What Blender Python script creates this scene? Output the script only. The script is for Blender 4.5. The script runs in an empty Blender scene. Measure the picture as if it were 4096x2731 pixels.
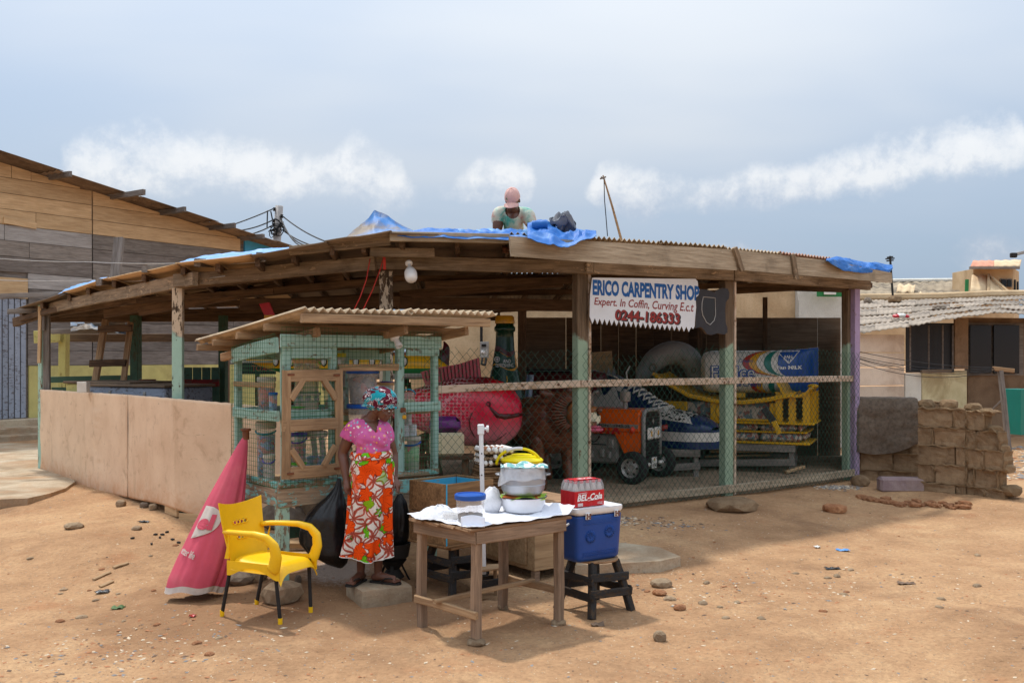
import bpy, bmesh, math, random
import numpy as np
from mathutils import Vector, Matrix, noise as mnoise
R = math.radians
rnd = random.Random(7)
sc = bpy.context.scene
col = sc.collection

# ---------------------------------------------------------------- camera, sky, sun, exposure
F, HZ, H = 3900.0, 1430.0, 2.0          # focal length in photo pixels, horizon row, eye height
cd = bpy.data.cameras.new('camera'); cam = bpy.data.objects.new('camera', cd); col.objects.link(cam)
cd.sensor_width = 36; cd.lens = F / 4096 * 36; cd.shift_y = (HZ - 1365.5) / 4096
cd.clip_start = .1; cd.clip_end = 3000
cam.location = (0, 0, H); cam.rotation_euler = (R(90), 0, 0)
sc.camera = cam
SUN = Vector((-.30, .38, 1)).normalized()
sd = bpy.data.lights.new('sun', 'SUN'); sun = bpy.data.objects.new('sun', sd); col.objects.link(sun)
sd.energy = 2.25; sd.angle = R(3.0); sd.color = (1, .965, .91)
sun.rotation_euler = SUN.to_track_quat('Z', 'Y').to_euler(); sun.location = (-6, 8, 20)
vs = sc.view_settings; vs.view_transform = 'Standard'; vs.look = 'None'; vs.gamma = 1; vs.exposure = 0.45
sc.cycles.use_denoising = True
sc.cycles.max_bounces = 5; sc.cycles.diffuse_bounces = 3; sc.cycles.glossy_bounces = 2; sc.cycles.transmission_bounces = 2; sc.cycles.transparent_max_bounces = 16; sc.cycles.adaptive_threshold = .015
sc.cycles.caustics_reflective = False; sc.cycles.caustics_refractive = False


def lin(c):
    return tuple((x / 255 / 12.92 if x <= 10 else ((x / 255 + .055) / 1.055) ** 2.4) for x in c)


class T:
    """small wrapper round a node tree"""
    def __init__(s, nt): s.nt = nt

    def __call__(s, typ, ins=None, out=0, **props):
        n = s.nt.nodes.new('ShaderNode' + typ)
        for k, v in props.items(): setattr(n, k, v)
        for k, v in (ins or {}).items():
            if isinstance(v, bpy.types.NodeSocket): s.nt.links.new(v, n.inputs[k])
            else:
                if isinstance(v, (tuple, list)) and len(v) == 3 and n.inputs[k].type == 'RGBA': v = (*v, 1)
                n.inputs[k].default_value = v
        return n.outputs[out]

    def co(s, which='Object'): return s('TexCoord', out=which)
    def rand(s): return s('ObjectInfo', out='Random')
    def math(s, op, a, b=0.0, c=0.0, clamp=False): return s('Math', {0: a, 1: b, 2: c}, operation=op, use_clamp=clamp)
    def vmath(s, op, a, b=(0, 0, 0), out=0): return s('VectorMath', {0: a, 1: b}, operation=op, out=out)
    def map(s, co, scale=(1, 1, 1), loc=(0, 0, 0), rot=(0, 0, 0)): return s('Mapping', {'Vector': co, 'Scale': scale, 'Location': loc, 'Rotation': rot})
    def noise(s, co, scale=5, detail=4, rough=.55, dist=0.0, out=0):
        return s('TexNoise', {'Vector': co, 'Scale': scale, 'Detail': detail, 'Roughness': rough, 'Distortion': dist}, out=out)
    def vor(s, co, scale=5, out='Distance', feature='F1', rnd_=1.0):
        return s('TexVoronoi', {'Vector': co, 'Scale': scale, 'Randomness': rnd_}, out=out, feature=feature)
    def step(s, f, a, b, lo=0.0, hi=1.0):
        return s('MapRange', {'Value': f, 'From Min': a, 'From Max': b, 'To Min': lo, 'To Max': hi}, interpolation_type='SMOOTHSTEP')
    def ramp(s, f, stops):
        n = s.nt.nodes.new('ShaderNodeValToRGB'); e = n.color_ramp.elements
        while len(e) < len(stops): e.new(.5)
        for i, (p, c) in enumerate(stops): e[i].position = p; e[i].color = (*c, 1)
        s.nt.links.new(f, n.inputs[0]); return n.outputs[0]
    def mix(s, f, a, b, blend='MIX'):
        n = s.nt.nodes.new('ShaderNodeMix'); n.data_type = 'RGBA'; n.blend_type = blend
        for i, v in ((0, f), (6, a), (7, b)):
            if isinstance(v, bpy.types.NodeSocket): s.nt.links.new(v, n.inputs[i])
            else: n.inputs[i].default_value = v if not isinstance(v, tuple) else (*v, 1)[:4]
        return n.outputs[2]
    def sep(s, v): 
        n = s.nt.nodes.new('ShaderNodeSeparateXYZ'); s.nt.links.new(v, n.inputs[0]); return n.outputs
    def comb(s, x, y, z): return s('CombineXYZ', {0: x, 1: y, 2: z})
    def bump(s, h, strength=.4, dist=.01): return s('Bump', {'Height': h, 'Strength': strength, 'Distance': dist})


# world: Nishita sky behind a thin high cloud sheet and a row of cumulus above the horizon
wd = bpy.data.worlds.new('World'); sc.world = wd; wd.use_nodes = True
t = T(wd.node_tree); bg = wd.node_tree.nodes['Background']
sky = t('TexSky', sky_type='NISHITA', sun_disc=False, sun_elevation=math.asin(SUN.z),
        sun_rotation=math.atan2(SUN.x, SUN.y), altitude=10, air_density=1.0, dust_density=1.5)
d = t.vmath('NORMALIZE', t.co('Generated'))
dx, dy, dz = t.sep(d)
el = t.math('ARCSINE', dz); az = t.math('ARCTAN2', dx, dy)
elp = t.math('MAXIMUM', dz, .06)
sheet_co = t.comb(t.math('DIVIDE', dx, t.math('ADD', elp, .16)), t.math('DIVIDE', dy, t.math('ADD', elp, .16)), 0.0)
wisp = t.noise(t.map(sheet_co, (.8, 1.3, 1)), .55, 4, .45, .3)
wisp2 = t.noise(t.map(sheet_co, (.5, 1.0, 1), (3, 1, 0)), 1.1, 4, .45, .2)
cover = t.step(t.math('ADD', t.math('MULTIPLY', wisp, .65), t.math('MULTIPLY', wisp2, .35)), .34, .64)
high = t.mix(cover, lin((178, 194, 214)), lin((212, 218, 225)))
low = t.mix(t.step(el, .02, .26), lin((166, 188, 214)), high)
blue = t.mix(1.0, sky, (.13, .13, .13), 'MULTIPLY')
veil = t.mix(t.step(cover, 0, 1, .80, .95), blue, low)
# cumulus: soft heaps whose outline is eaten by noise, repeating round the horizon
azm = t.math('SUBTRACT', t.math('PINGPONG', t.math('ADD', az, .58), 1.16), .58)
heaps = [(-.40, .180, .05, .036), (-.345, .190, .075, .052), (-.27, .188, .06, .048), (-.225, .178, .03, .030), (-.145, .186, .05, .052), (-.105, .174, .035, .034), (-.01, .182, .05, .038), (.125, .178, .045, .040), (.17, .170, .05, .030),
         (.26, .176, .05, .036), (.33, .184, .055, .036), (.39, .190, .055, .042), (.44, .206, .045, .046), (.225, .112, .035, .016), (.46, .108, .04, .022), (-.52, .17, .05, .03)]
warp = t.noise(d, 9, 2, .5, out='Color')
wx, wy, wz = t.sep(warp)
a2 = t.math('ADD', azm, t.math('MULTIPLY', t.math('SUBTRACT', wx, .5), .05))
e2 = t.math('ADD', t.math('MULTIPLY', t.math('ADD', el, .012), 1.0), t.math('MULTIPLY', t.math('SUBTRACT', wy, .5), .035))
def curve(f, pts):
    n = t.nt.nodes.new('ShaderNodeFloatCurve'); c = n.mapping.curves[0]; t.nt.links.new(f, n.inputs['Value'])
    while len(c.points) < len(pts): c.points.new(.5, .5)
    for q, (x, y) in zip(c.points, pts): q.location = (x, y)
    n.mapping.update(); return n.outputs[0]
xs_ = np.linspace(-.58, .58, 40); ce, he = [], []
for x_ in xs_:       # centre line and half depth of the cloud row by bearing
    ks = [(re * .78 * math.sqrt(max(0, 1 - ((x_ - a) / (ra * 1.25)) ** 2)), e) for a, e, ra, re in heaps if e > .13]; he.append(max(.004, max(k for k, e in ks))); ce.append(sum((k + 1e-4) * e for k, e in ks) / sum(k + 1e-4 for k, e in ks))
an = t.math('DIVIDE', t.math('ADD', a2, .58), 1.16); nx = [(x + .58) / 1.16 for x in xs_]
hh_ = t.math('MULTIPLY', curve(an, [(x, y * 15) for x, y in zip(nx, he)]), 1 / 15)
v = t.math('DIVIDE', t.math('SUBTRACT', e2, t.math('MULTIPLY', curve(an, [(x, y * 4) for x, y in zip(nx, ce)]), .25)), t.math('MAXIMUM', hh_, .012))
v = t.math('MAXIMUM', v, t.math('MULTIPLY', v, -1.5)); fld = t.math('SUBTRACT', t.step(hh_, .006, .028, -1.6, 1.0), t.math('MULTIPLY', v, v))
for (a, e, ra, re) in [k for k in heaps if k[1] < .13]:
    u = t.math('DIVIDE', t.math('SUBTRACT', a2, a), ra); v = t.math('DIVIDE', t.math('SUBTRACT', e2, e), re)
    fld = t.math('MAXIMUM', fld, t.math('SUBTRACT', .8, t.math('ADD', t.math('MULTIPLY', u, u), t.math('MULTIPLY', v, v))))
fld = t.math('MAXIMUM', fld, -3.0)
puff = t.noise(d, 20, 6, .66, .0)
fld = t.math('ADD', fld, t.math('MULTIPLY', t.math('SUBTRACT', puff, .5), 3.3))
puf2 = t.noise(t.vmath('ADD', d, (-.006, 0, .012)), 20, 6, .66, .0)
cmask = t.step(fld, -.4, 1.3)
shade = t.math('ADD', t.step(t.math('SUBTRACT', el, .165), -.03, .022), t.math('MULTIPLY', t.math('SUBTRACT', puff, puf2), 2.6), clamp=True)
ccol = t.mix(shade, lin((190, 202, 219)), lin((240, 242, 244)))
full = t.mix(t.math('MULTIPLY', cmask, .84), veil, ccol)
# below the horizon the sky fades into a dull ground tone
full = t.mix(t.step(el, -.05, -.01), lin((120, 105, 88)), full)
# overcast luminance rises from the horizon to the zenith
cie = t.math('MULTIPLY', t.math('ADD', 1.0, t.math('MULTIPLY', t.math('MAXIMUM', dz, 0.0), 1.9)), 1 / 1.34)
full = t.mix(1.0, full, t.comb(cie, cie, cie), 'MULTIPLY')
wd.node_tree.links.new(full, bg.inputs[0]); bg.inputs[1].default_value = .79


# ---------------------------------------------------------------- helpers
WM = {}


def P(px, py, Y):
    """photo pixel at depth Y -> world point"""
    return Vector(((px - 2048) / F * Y, Y, H - (py - HZ) / F * Y))


def frame(o, xd, z=None):
    """matrix with local X along the ground direction xd, Z up, at o"""
    x = Vector((xd[0], xd[1], 0)).normalized(); y = Vector((-x.y, x.x, 0))
    m = Matrix((x, y, Vector((0, 0, 1)))).transposed().to_4x4()
    m.translation = Vector((o[0], o[1], (o[2] if len(o) > 2 else 0) if z is None else z)); return m


def tag(o, label=None, cat=None, group=None, kind=None):
    for k, v in (('label', label), ('category', cat), ('group', group), ('kind', kind)):
        if v: o[k] = v
    return o


def link(o, parent, M):
    col.objects.link(o); WM[o.name] = M
    if parent is not None:
        o.parent = parent; o.matrix_basis = WM[parent.name].inverted() @ M
    else: o.matrix_basis = M
    return o


def thing(name, label, cat, loc=(0, 0, 0), group=None, kind=None, M=None):
    o = bpy.data.objects.new(name, None); o.empty_display_size = .1
    link(o, None, M if M is not None else Matrix.Translation(Vector(loc)))
    return tag(o, label, cat, group, kind)


def finish(me, mats, smooth):
    for m in (mats if isinstance(mats, (list, tuple)) else [mats]): me.materials.append(m)
    if smooth == 'flat': me.polygons.foreach_set('use_smooth', [False] * len(me.polygons))
    else:
        me.polygons.foreach_set('use_smooth', [True] * len(me.polygons))
        if smooth != 'smooth': me.set_sharp_from_angle(angle=R(38 if smooth == 'auto' else smooth))
    return me


class MB:
    def __init__(s): s.v, s.f, s.m = [], [], []

    def add(s, vs, fs, mi=0, M=None):
        b = len(s.v)
        s.v += [tuple(M @ Vector(x)) if M is not None else tuple(x) for x in vs]
        s.f += [tuple(b + i for i in f) for f in fs]; s.m += [mi] * len(fs); return s

    def box(s, c, size, M=None, mi=0):
        x, y, z = (k / 2 for k in size); c = Vector(c)
        vs = [c + Vector((i * x, j * y, k * z)) for i in (-1, 1) for j in (-1, 1) for k in (-1, 1)]
        return s.add(vs, [(0, 1, 3, 2), (4, 6, 7, 5), (0, 4, 5, 1), (2, 3, 7, 6), (0, 2, 6, 4), (1, 5, 7, 3)], mi, M)

    def cbox(s, c, size, ch=.01, M=None, mi=0):
        """chamfered box"""
        h = [k / 2 for k in size]; ch = min(ch, *[k * .9 for k in h]); c = Vector(c); idx = {}; vs = []
        for i in (-1, 1):
            for j in (-1, 1):
                for k in (-1, 1):
                    for ax in range(3):
                        p = [i * (h[0] - ch), j * (h[1] - ch), k * (h[2] - ch)]; p[ax] = (i, j, k)[ax] * h[ax]
                        idx[i, j, k, ax] = len(vs); vs.append(c + Vector(p))
        fs = []
        o = lambda a, *q: fs.append(tuple(idx[x + (a,)] for x in q))
        for q in (-1, 1):
            o(0, (q, -1, -1), (q, 1, -1), (q, 1, 1), (q, -1, 1)); o(1, (-1, q, -1), (1, q, -1), (1, q, 1), (-1, q, 1)); o(2, (-1, -1, q), (1, -1, q), (1, 1, q), (-1, 1, q))
        for a in (-1, 1):
            for b in (-1, 1):
                fs.append((idx[-1, a, b, 1], idx[1, a, b, 1], idx[1, a, b, 2], idx[-1, a, b, 2]))
                fs.append((idx[a, -1, b, 0], idx[a, 1, b, 0], idx[a, 1, b, 2], idx[a, -1, b, 2]))
                fs.append((idx[a, b, -1, 0], idx[a, b, 1, 0], idx[a, b, 1, 1], idx[a, b, -1, 1]))
                for k in (-1, 1): fs.append(tuple(idx[a, b, k, ax] for ax in range(3)))
        return s.add(vs, fs, mi, M)

    def tube(s, pts, r, n=6, cap=True, mi=0, flat=None, M=None):
        pts = [Vector(p) for p in pts]; rs = r if isinstance(r, (list, tuple)) else [r] * len(pts)
        vs, fs = [], []; ref = None
        for i, p in enumerate(pts):
            tdir = (pts[min(i + 1, len(pts) - 1)] - pts[max(i - 1, 0)])
            tdir = tdir.normalized() if tdir.length > 1e-9 else Vector((0, 0, 1))
            if ref is None: ref = Vector((0, 0, 1)) if abs(tdir.z) < .9 else Vector((1, 0, 0))
            if flat is not None: ref = Vector(flat)
            a = (ref - tdir * ref.dot(tdir)).normalized(); b = tdir.cross(a); ref = a
            ra, rb = rs[i] if isinstance(rs[i], tuple) else (rs[i], rs[i])
            vs += [p + a * (math.cos(2 * math.pi * k / n) * ra) + b * (math.sin(2 * math.pi * k / n) * rb) for k in range(n)]
        for i in range(len(pts) - 1):
            for k in range(n): fs.append((i * n + k, i * n + (k + 1) % n, (i + 1) * n + (k + 1) % n, (i + 1) * n + k))
        if cap: fs += [tuple(range(n))[::-1], tuple(range((len(pts) - 1) * n, len(pts) * n))]
        return s.add(vs, fs, mi, M)

    def lathe(s, prof, n=24, M=None, mi=0, cap=True, fn=None):
        vs, fs = [], []
        for (r, z) in prof:
            for k in range(n):
                a = 2 * math.pi * k / n; x, y = r * math.cos(a), r * math.sin(a)
                q = (x, y, z)
                vs.append(fn(q, a) if fn else q)
        for i in range(len(prof) - 1):
            for k in range(n): fs.append((i * n + k, i * n + (k + 1) % n, (i + 1) * n + (k + 1) % n, (i + 1) * n + k))
        if cap and prof[0][0] > 1e-4: fs.append(tuple(range(n))[::-1])
        if cap and prof[-1][0] > 1e-4: fs.append(tuple(range((len(prof) - 1) * n, len(prof) * n)))
        return s.add(vs, fs, mi, M)

    def prism(s, poly, z0, z1, M=None, mi=0, mside=None):
        n = len(poly)
        vs = [(x, y, z0) for x, y in poly] + [(x, y, z1) for x, y in poly]
        s.add(vs, [tuple(range(n))[::-1], tuple(range(n, 2 * n))] + [(i, (i + 1) % n, n + (i + 1) % n, n + i) for i in range(n)], mi, M)
        if mside is not None: s.m[-n:] = [mside] * n
        return s

    def grid(s, fn, nu, nv, mi=0, M=None, wrapu=False):
        vs = [fn(i / (nu if wrapu else nu - 1), j / (nv - 1)) for j in range(nv) for i in range(nu)]
        fs = [(j * nu + i, j * nu + (i + 1) % nu, (j + 1) * nu + (i + 1) % nu, (j + 1) * nu + i) for j in range(nv - 1) for i in range(nu if wrapu else nu - 1)]
        return s.add(vs, fs, mi, M)

    def slab(s, fn, nu, nv, th, mi=0, M=None):
        """a sheet with thickness th (downwards along -z of the sheet's own normal)"""
        V = [[Vector(fn(i / (nu - 1), j / (nv - 1))) for i in range(nu)] for j in range(nv)]
        top, bot = [], []
        for j in range(nv):
            for i in range(nu):
                a = V[j][min(i + 1, nu - 1)] - V[j][max(i - 1, 0)]; b = V[min(j + 1, nv - 1)][i] - V[max(j - 1, 0)][i]
                nn = a.cross(b); nn = nn.normalized() if nn.length > 1e-9 else Vector((0, 0, 1))
                top.append(V[j][i]); bot.append(V[j][i] - nn * th)
        N = nu * nv; fs = []
        for j in range(nv - 1):
            for i in range(nu - 1):
                q = (j * nu + i, j * nu + i + 1, (j + 1) * nu + i + 1, (j + 1) * nu + i); fs.append(q); fs.append(tuple(N + k for k in q[::-1]))
        ring = [i for i in range(nu)] + [j * nu + nu - 1 for j in range(1, nv)] + [(nv - 1) * nu + i for i in range(nu - 2, -1, -1)] + [j * nu for j in range(nv - 2, 0, -1)]
        for a, b in zip(ring, ring[1:] + ring[:1]): fs.append((b, a, N + a, N + b))
        return s.add(top + bot, fs, mi, M)

    def ell(s, c, r, nu=20, nv=12, M=None, mi=0, fn=None):
        c = Vector(c); prof = [(math.sin(math.pi * j / nv), -math.cos(math.pi * j / nv)) for j in range(nv + 1)]
        vs = []
        for (q, z) in prof:
            for k in range(nu):
                a = 2 * math.pi * k / nu; p = Vector((q * math.cos(a) * r[0], q * math.sin(a) * r[1], z * r[2]))
                vs.append(c + (fn(p) if fn else p))
        fs = [(j * nu + k, j * nu + (k + 1) % nu, (j + 1) * nu + (k + 1) % nu, (j + 1) * nu + k) for j in range(nv) for k in range(nu)]
        return s.add(vs, fs, mi, M)

    def text(s, body, fn, mi=0, bold=0.0, shear=0.0, sub=None):
        """lettering: every point (u,v in 0..1 of the text's box) goes through fn"""
        cu = bpy.data.curves.new('lettering', 'FONT'); cu.body = body; cu.resolution_u = 3; cu.offset = bold; cu.shear = shear
        o = bpy.data.objects.new('lettering', cu); col.objects.link(o)
        dg = bpy.context.evaluated_depsgraph_get(); me = bpy.data.meshes.new_from_object(o.evaluated_get(dg))
        if sub:
            bm = bmesh.new(); bm.from_mesh(me); bmesh.ops.triangulate(bm, faces=bm.faces)
            bmesh.ops.subdivide_edges(bm, edges=bm.edges, cuts=sub); bm.to_mesh(me); bm.free()
        xs = [v.co.x for v in me.vertices]; ys = [v.co.y for v in me.vertices]
        x0, x1, y0, y1 = min(xs), max(xs), min(ys), max(ys)
        s.add([fn((v.co.x - x0) / (x1 - x0), (v.co.y - y0) / (y1 - y0)) for v in me.vertices], [tuple(p.vertices) for p in me.polygons], mi)
        bpy.data.objects.remove(o); bpy.data.curves.remove(cu); bpy.data.meshes.remove(me); return s

    def obj(s, name, mats, parent=None, smooth='auto', kind=None, M=None, center=True):
        """link as one mesh object; M: the frame the vertices are given in (kept as object frame)"""
        vs = np.array(s.v, dtype=float)
        if M is None:
            c = Vector(((vs[:, 0].min() + vs[:, 0].max()) / 2, (vs[:, 1].min() + vs[:, 1].max()) / 2, vs[:, 2].min())) if center else Vector((0, 0, 0))
            M = Matrix.Translation(c); vs = vs - np.array(c)
        me = bpy.data.meshes.new(name); me.from_pydata(vs.tolist(), [], s.f)
        me.polygons.foreach_set('material_index', s.m); finish(me, mats, smooth); me.update()
        o = bpy.data.objects.new(name, me); link(o, parent, M)
        if kind: o['kind'] = kind
        return o


def beam(name, p0, p1, w, h, mat, parent=None, up=(0, 0, 1), jit=.003, roll=0.0, n=3, ch=.006):
    """a sawn timber from p0 to p1: w across, h along 'up'; local X runs along the grain"""
    p0, p1 = Vector(p0), Vector(p1); x = (p1 - p0); L = x.length; x.normalize(); up = Vector(up)
    if abs(x.dot(up.normalized())) > .97: up = Vector((0, 1, 0))
    y = up.cross(x).normalized(); z = x.cross(y)
    M = Matrix((x, y, z)).transposed().to_4x4(); M.translation = (p0 + p1) / 2
    if roll: M = M @ Matrix.Rotation(roll, 4, 'X')
    a, b = w / 2, h / 2; c = min(ch, a * .6, b * .6)
    sec = [(-a + c, -b), (a - c, -b), (a, -b + c), (a, b - c), (a - c, b), (-a + c, b), (-a, b - c), (-a, -b + c)]
    vs, fs = [], []
    for i in range(n + 1):
        oy, oz = rnd.uniform(-jit, jit), rnd.uniform(-jit, jit); e = L * .5 if i in (0, n) else 0
        for (u, v) in sec:
            xx = -L / 2 + L * i / n + (rnd.uniform(-jit, jit) * 1.5 if e else 0)
            vs.append((xx, u + oy + rnd.uniform(-jit, jit) * .4, v + oz + rnd.uniform(-jit, jit) * .4))
    for i in range(n):
        for k in range(8): fs.append((i * 8 + k, i * 8 + (k + 1) % 8, (i + 1) * 8 + (k + 1) % 8, (i + 1) * 8 + k))
    fs += [tuple(range(8))[::-1], tuple(range(n * 8, n * 8 + 8))]
    mb = MB(); mb.add(vs, fs); return mb.obj(name, mat, parent, 'flat', M=M)


def remesh(mb, voxel, smooth_it=6):
    """fuse the pieces of a builder into one continuous skin"""
    me = bpy.data.meshes.new('tmp'); me.from_pydata(mb.v, [], mb.f)
    bm = bmesh.new(); bm.from_mesh(me); bmesh.ops.recalc_face_normals(bm, faces=bm.faces); bm.to_mesh(me); bm.free()
    o = bpy.data.objects.new('tmp', me); col.objects.link(o)
    m = o.modifiers.new('r', 'REMESH'); m.mode = 'VOXEL'; m.voxel_size = voxel
    m = o.modifiers.new('s', 'SMOOTH'); m.iterations = smooth_it; m.factor = .5
    dg = bpy.context.evaluated_depsgraph_get(); out = bpy.data.meshes.new_from_object(o.evaluated_get(dg))
    bpy.data.objects.remove(o); bpy.data.meshes.remove(me)
    r = MB(); r.v = [tuple(v.co) for v in out.vertices]; r.f = [tuple(p.vertices) for p in out.polygons]; r.m = [0] * len(r.f)
    bpy.data.meshes.remove(out); return r


def chain(mb, pts, n=14, sub=4):
    """tapering limb through (point, radius or (ra, rb)) joints with rounded ends"""
    out = []; P_ = [Vector(p) for p, r in pts]; R_ = [(r if isinstance(r, tuple) else (r, r)) for p, r in pts]
    for i in range(len(P_) - 1):
        for k in range(sub):
            f = k / sub; g = f * f * (3 - 2 * f)
            a, b = P_[max(i - 1, 0)], P_[min(i + 2, len(P_) - 1)]
            q = .5 * ((2 * P_[i]) + (P_[i + 1] - a) * f + (2 * a - 5 * P_[i] + 4 * P_[i + 1] - b) * f * f + (3 * P_[i] - a - 3 * P_[i + 1] + b) * f ** 3)
            out.append((q, tuple(R_[i][j] * (1 - g) + R_[i + 1][j] * g for j in (0, 1))))
    out.append((P_[-1], R_[-1]))
    d0 = (out[0][0] - out[1][0]).normalized(); d1 = (out[-1][0] - out[-2][0]).normalized()
    ra, rb = out[0][1]; rc, rd = out[-1][1]
    head = [(out[0][0] + d0 * min(ra, rb) * math.sin(a), (ra * math.cos(a), rb * math.cos(a))) for a in (R(85), R(60), R(30))]
    tail = [(out[-1][0] + d1 * min(rc, rd) * math.sin(a), (rc * math.cos(a), rd * math.cos(a))) for a in (R(30), R(60), R(85))]
    seq = head + out + tail
    return mb.tube([p for p, r in seq], [r for p, r in seq], n)


def fbm(p, s=1.0, o=3):
    v, a = 0.0, .5; p = Vector(p) * s
    for _ in range(o): v += a * mnoise.noise(p); p = p * 2.03 + Vector((3.1, 1.7, 9.2)); a *= .5
    return v


def ridge(p, s=1.0, o=3):
    v, a = 0.0, .5; p = Vector(p) * s
    for _ in range(o): v += a * (1 - 2.2 * abs(mnoise.noise(p))); p = p * 2.1 + Vector((5.1, 2.7, 1.2)); a *= .5
    return v


def rock(name, c, size, mat, parent=None, seed=0, rz=0.0, sub=2, flat='flat', rough=.22):
    bm = bmesh.new(); bmesh.ops.create_icosphere(bm, subdivisions=sub, radius=1)
    mb = MB(); vs = []
    M = Matrix.Rotation(rz, 3, 'Z')
    for v in bm.verts:
        p = v.co.normalized(); k = 1 + rough * 2 * fbm(p + Vector((seed * 3.7, seed, 0)), 1.1, 3)
        q = Vector((max(-.88, min(.88, p.x * k)) * size[0] * .57, max(-.88, min(.88, p.y * k)) * size[1] * .57, max(-.7, min(.86, p.z * k)) * size[2] * .60))
        vs.append(Vector(c) + M @ q + Vector((0, 0, size[2] * .44)))
    fs = [tuple(v.index for v in f.verts) for f in bm.faces]; bm.free()
    mb.add(vs, fs); return mb.obj(name, mat, parent, flat)
# ---------------------------------------------------------------- materials
def mk(name):
    m = bpy.data.materials.new(name); m.use_nodes = True
    return m, T(m.node_tree), m.node_tree.nodes['Principled BSDF']


def put(t_, b, **kw):
    names = dict(col='Base Color', rough='Roughness', nrm='Normal', metal='Metallic', spec='Specular IOR Level', alpha='Alpha', trans='Transmission Weight', ior='IOR', sheen='Sheen Weight', coat='Coat Weight', sss='Subsurface Weight')
    for k, v in kw.items():
        i = b.inputs[names[k]]
        if isinstance(v, bpy.types.NodeSocket): t_.nt.links.new(v, i)
        else: i.default_value = (*v, 1) if isinstance(v, tuple) and len(v) == 3 else v


def wood(name, light, dark, stain=.45, stainc=(45, 36, 28), paint=None, cover=.6, rough=.85, grain=1.0, vary=.25, rust=0.0, line=None, paint2=None, cover2=.5):
    m, t, b = mk(name); light, dark, stainc = lin(light), lin(dark), lin(stainc)
    co = t.vmath('ADD', t.co('Object'), t.vmath('MULTIPLY', t.comb(t.rand(), t.rand(), t.rand()), (31, 17, 23)))
    g = t.noise(t.map(co, (1.6 * grain, 26 * grain, 26 * grain)), 1.6, 6, .65, .6)
    g2 = t.noise(t.map(co, (.8, 5, 5)), 2.2, 4, .6)
    bl = t.noise(co, 2.6, 5, .62)
    c = t.ramp(g, [(.30, dark), (.62, light)])
    c = t.mix(t.step(g2, .35, .75, 0, .45), c, tuple(x * .72 for x in dark))
    c = t.mix(t.step(bl, .48, .78, 0, stain), c, stainc)
    crack = t.step(t.noise(t.map(co, (1.2, 60, 60)), 1.2, 2, .5), .30, .24)
    c = t.mix(t.math('MULTIPLY', crack, .7), c, tuple(x * .3 for x in dark))
    hgt = g
    if paint:
        pc = lin(paint); fl = t.noise(t.map(co, (6, 16, 16)), 1.5, 8, .72)
        fl = t.math('ADD', t.math('MULTIPLY', fl, .75), t.math('MULTIPLY', t.noise(co, 1.7, 3), .25))
        k = .5 + (cover - .5) * .55
        msk = t.step(fl, k + .018, k - .018)
        pcol = t.mix(t.step(t.noise(co, 7, 5, .6), .4, .8, 0, .4), pc, tuple(x * .62 for x in pc))
        if line is not None:
            lx, ly, lz = t.sep(t.co('Object')); below = t.step(t.math('ADD', lx, t.math('MULTIPLY', t.math('SUBTRACT', bl, .5), .9)), line + .05, line - .05)
            if paint2:
                k2 = .5 + (cover2 - .5) * .55; m2 = t.math('MULTIPLY', t.step(fl, k2 + .018, k2 - .018), t.math('SUBTRACT', 1.0, below)); c = t.mix(m2, c, lin(paint2))
            msk = t.math('MULTIPLY', msk, below)
        c = t.mix(msk, c, pcol); hgt = t.math('ADD', g, t.math('MULTIPLY', msk, .8))
    if rust:
        c = t.mix(t.step(t.vor(t.map(co, (1, 1, 1)), 9), .22, .1, 0, rust), c, lin((92, 50, 26)))
    val = t.math('ADD', 1 - vary, t.math('MULTIPLY', t.rand(), vary * 2))
    c = t('HueSaturation', {'Color': c, 'Value': val})
    put(t, b, col=c, rough=rough, nrm=t.bump(hgt, .55, .006), spec=.25); return m


def plain(name, c, rough=.6, var=.25, scale=6, bump=.15, metal=0.0, dirt=0.0, dirtc=(96, 74, 54), spec=.4, vary=0.0, bscale=None, **kw):
    m, t, b = mk(name); c0 = lin(c); co = t.co('Object')
    n = t.noise(co, scale, 6, .6)
    cc = t.mix(t.step(n, .3, .75), c0, tuple(x * (1 - var) for x in c0))
    if dirt: cc = t.mix(t.step(t.noise(co, scale * .45, 7, .68, .4), .47, .72, 0, dirt), cc, lin(dirtc))
    if vary: cc = t('HueSaturation', {'Color': cc, 'Value': t.math('ADD', 1 - vary, t.math('MULTIPLY', t.rand(), 2 * vary))})
    put(t, b, col=cc, rough=rough, metal=metal, spec=spec, **kw)
    if bump: put(t, b, nrm=t.bump(t.noise(co, bscale or scale * 4, 5, .6), bump, .01))
    return m


def clear_plastic(name, tint, a=.35, rough=.25):
    m, t, b = mk(name); n = t.noise(t.co('Object'), 14, 4, .6)
    put(t, b, col=lin(tint), rough=rough, alpha=t.step(n, .3, .7, a * .8, a * 1.2), spec=.5)
    return m


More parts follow.
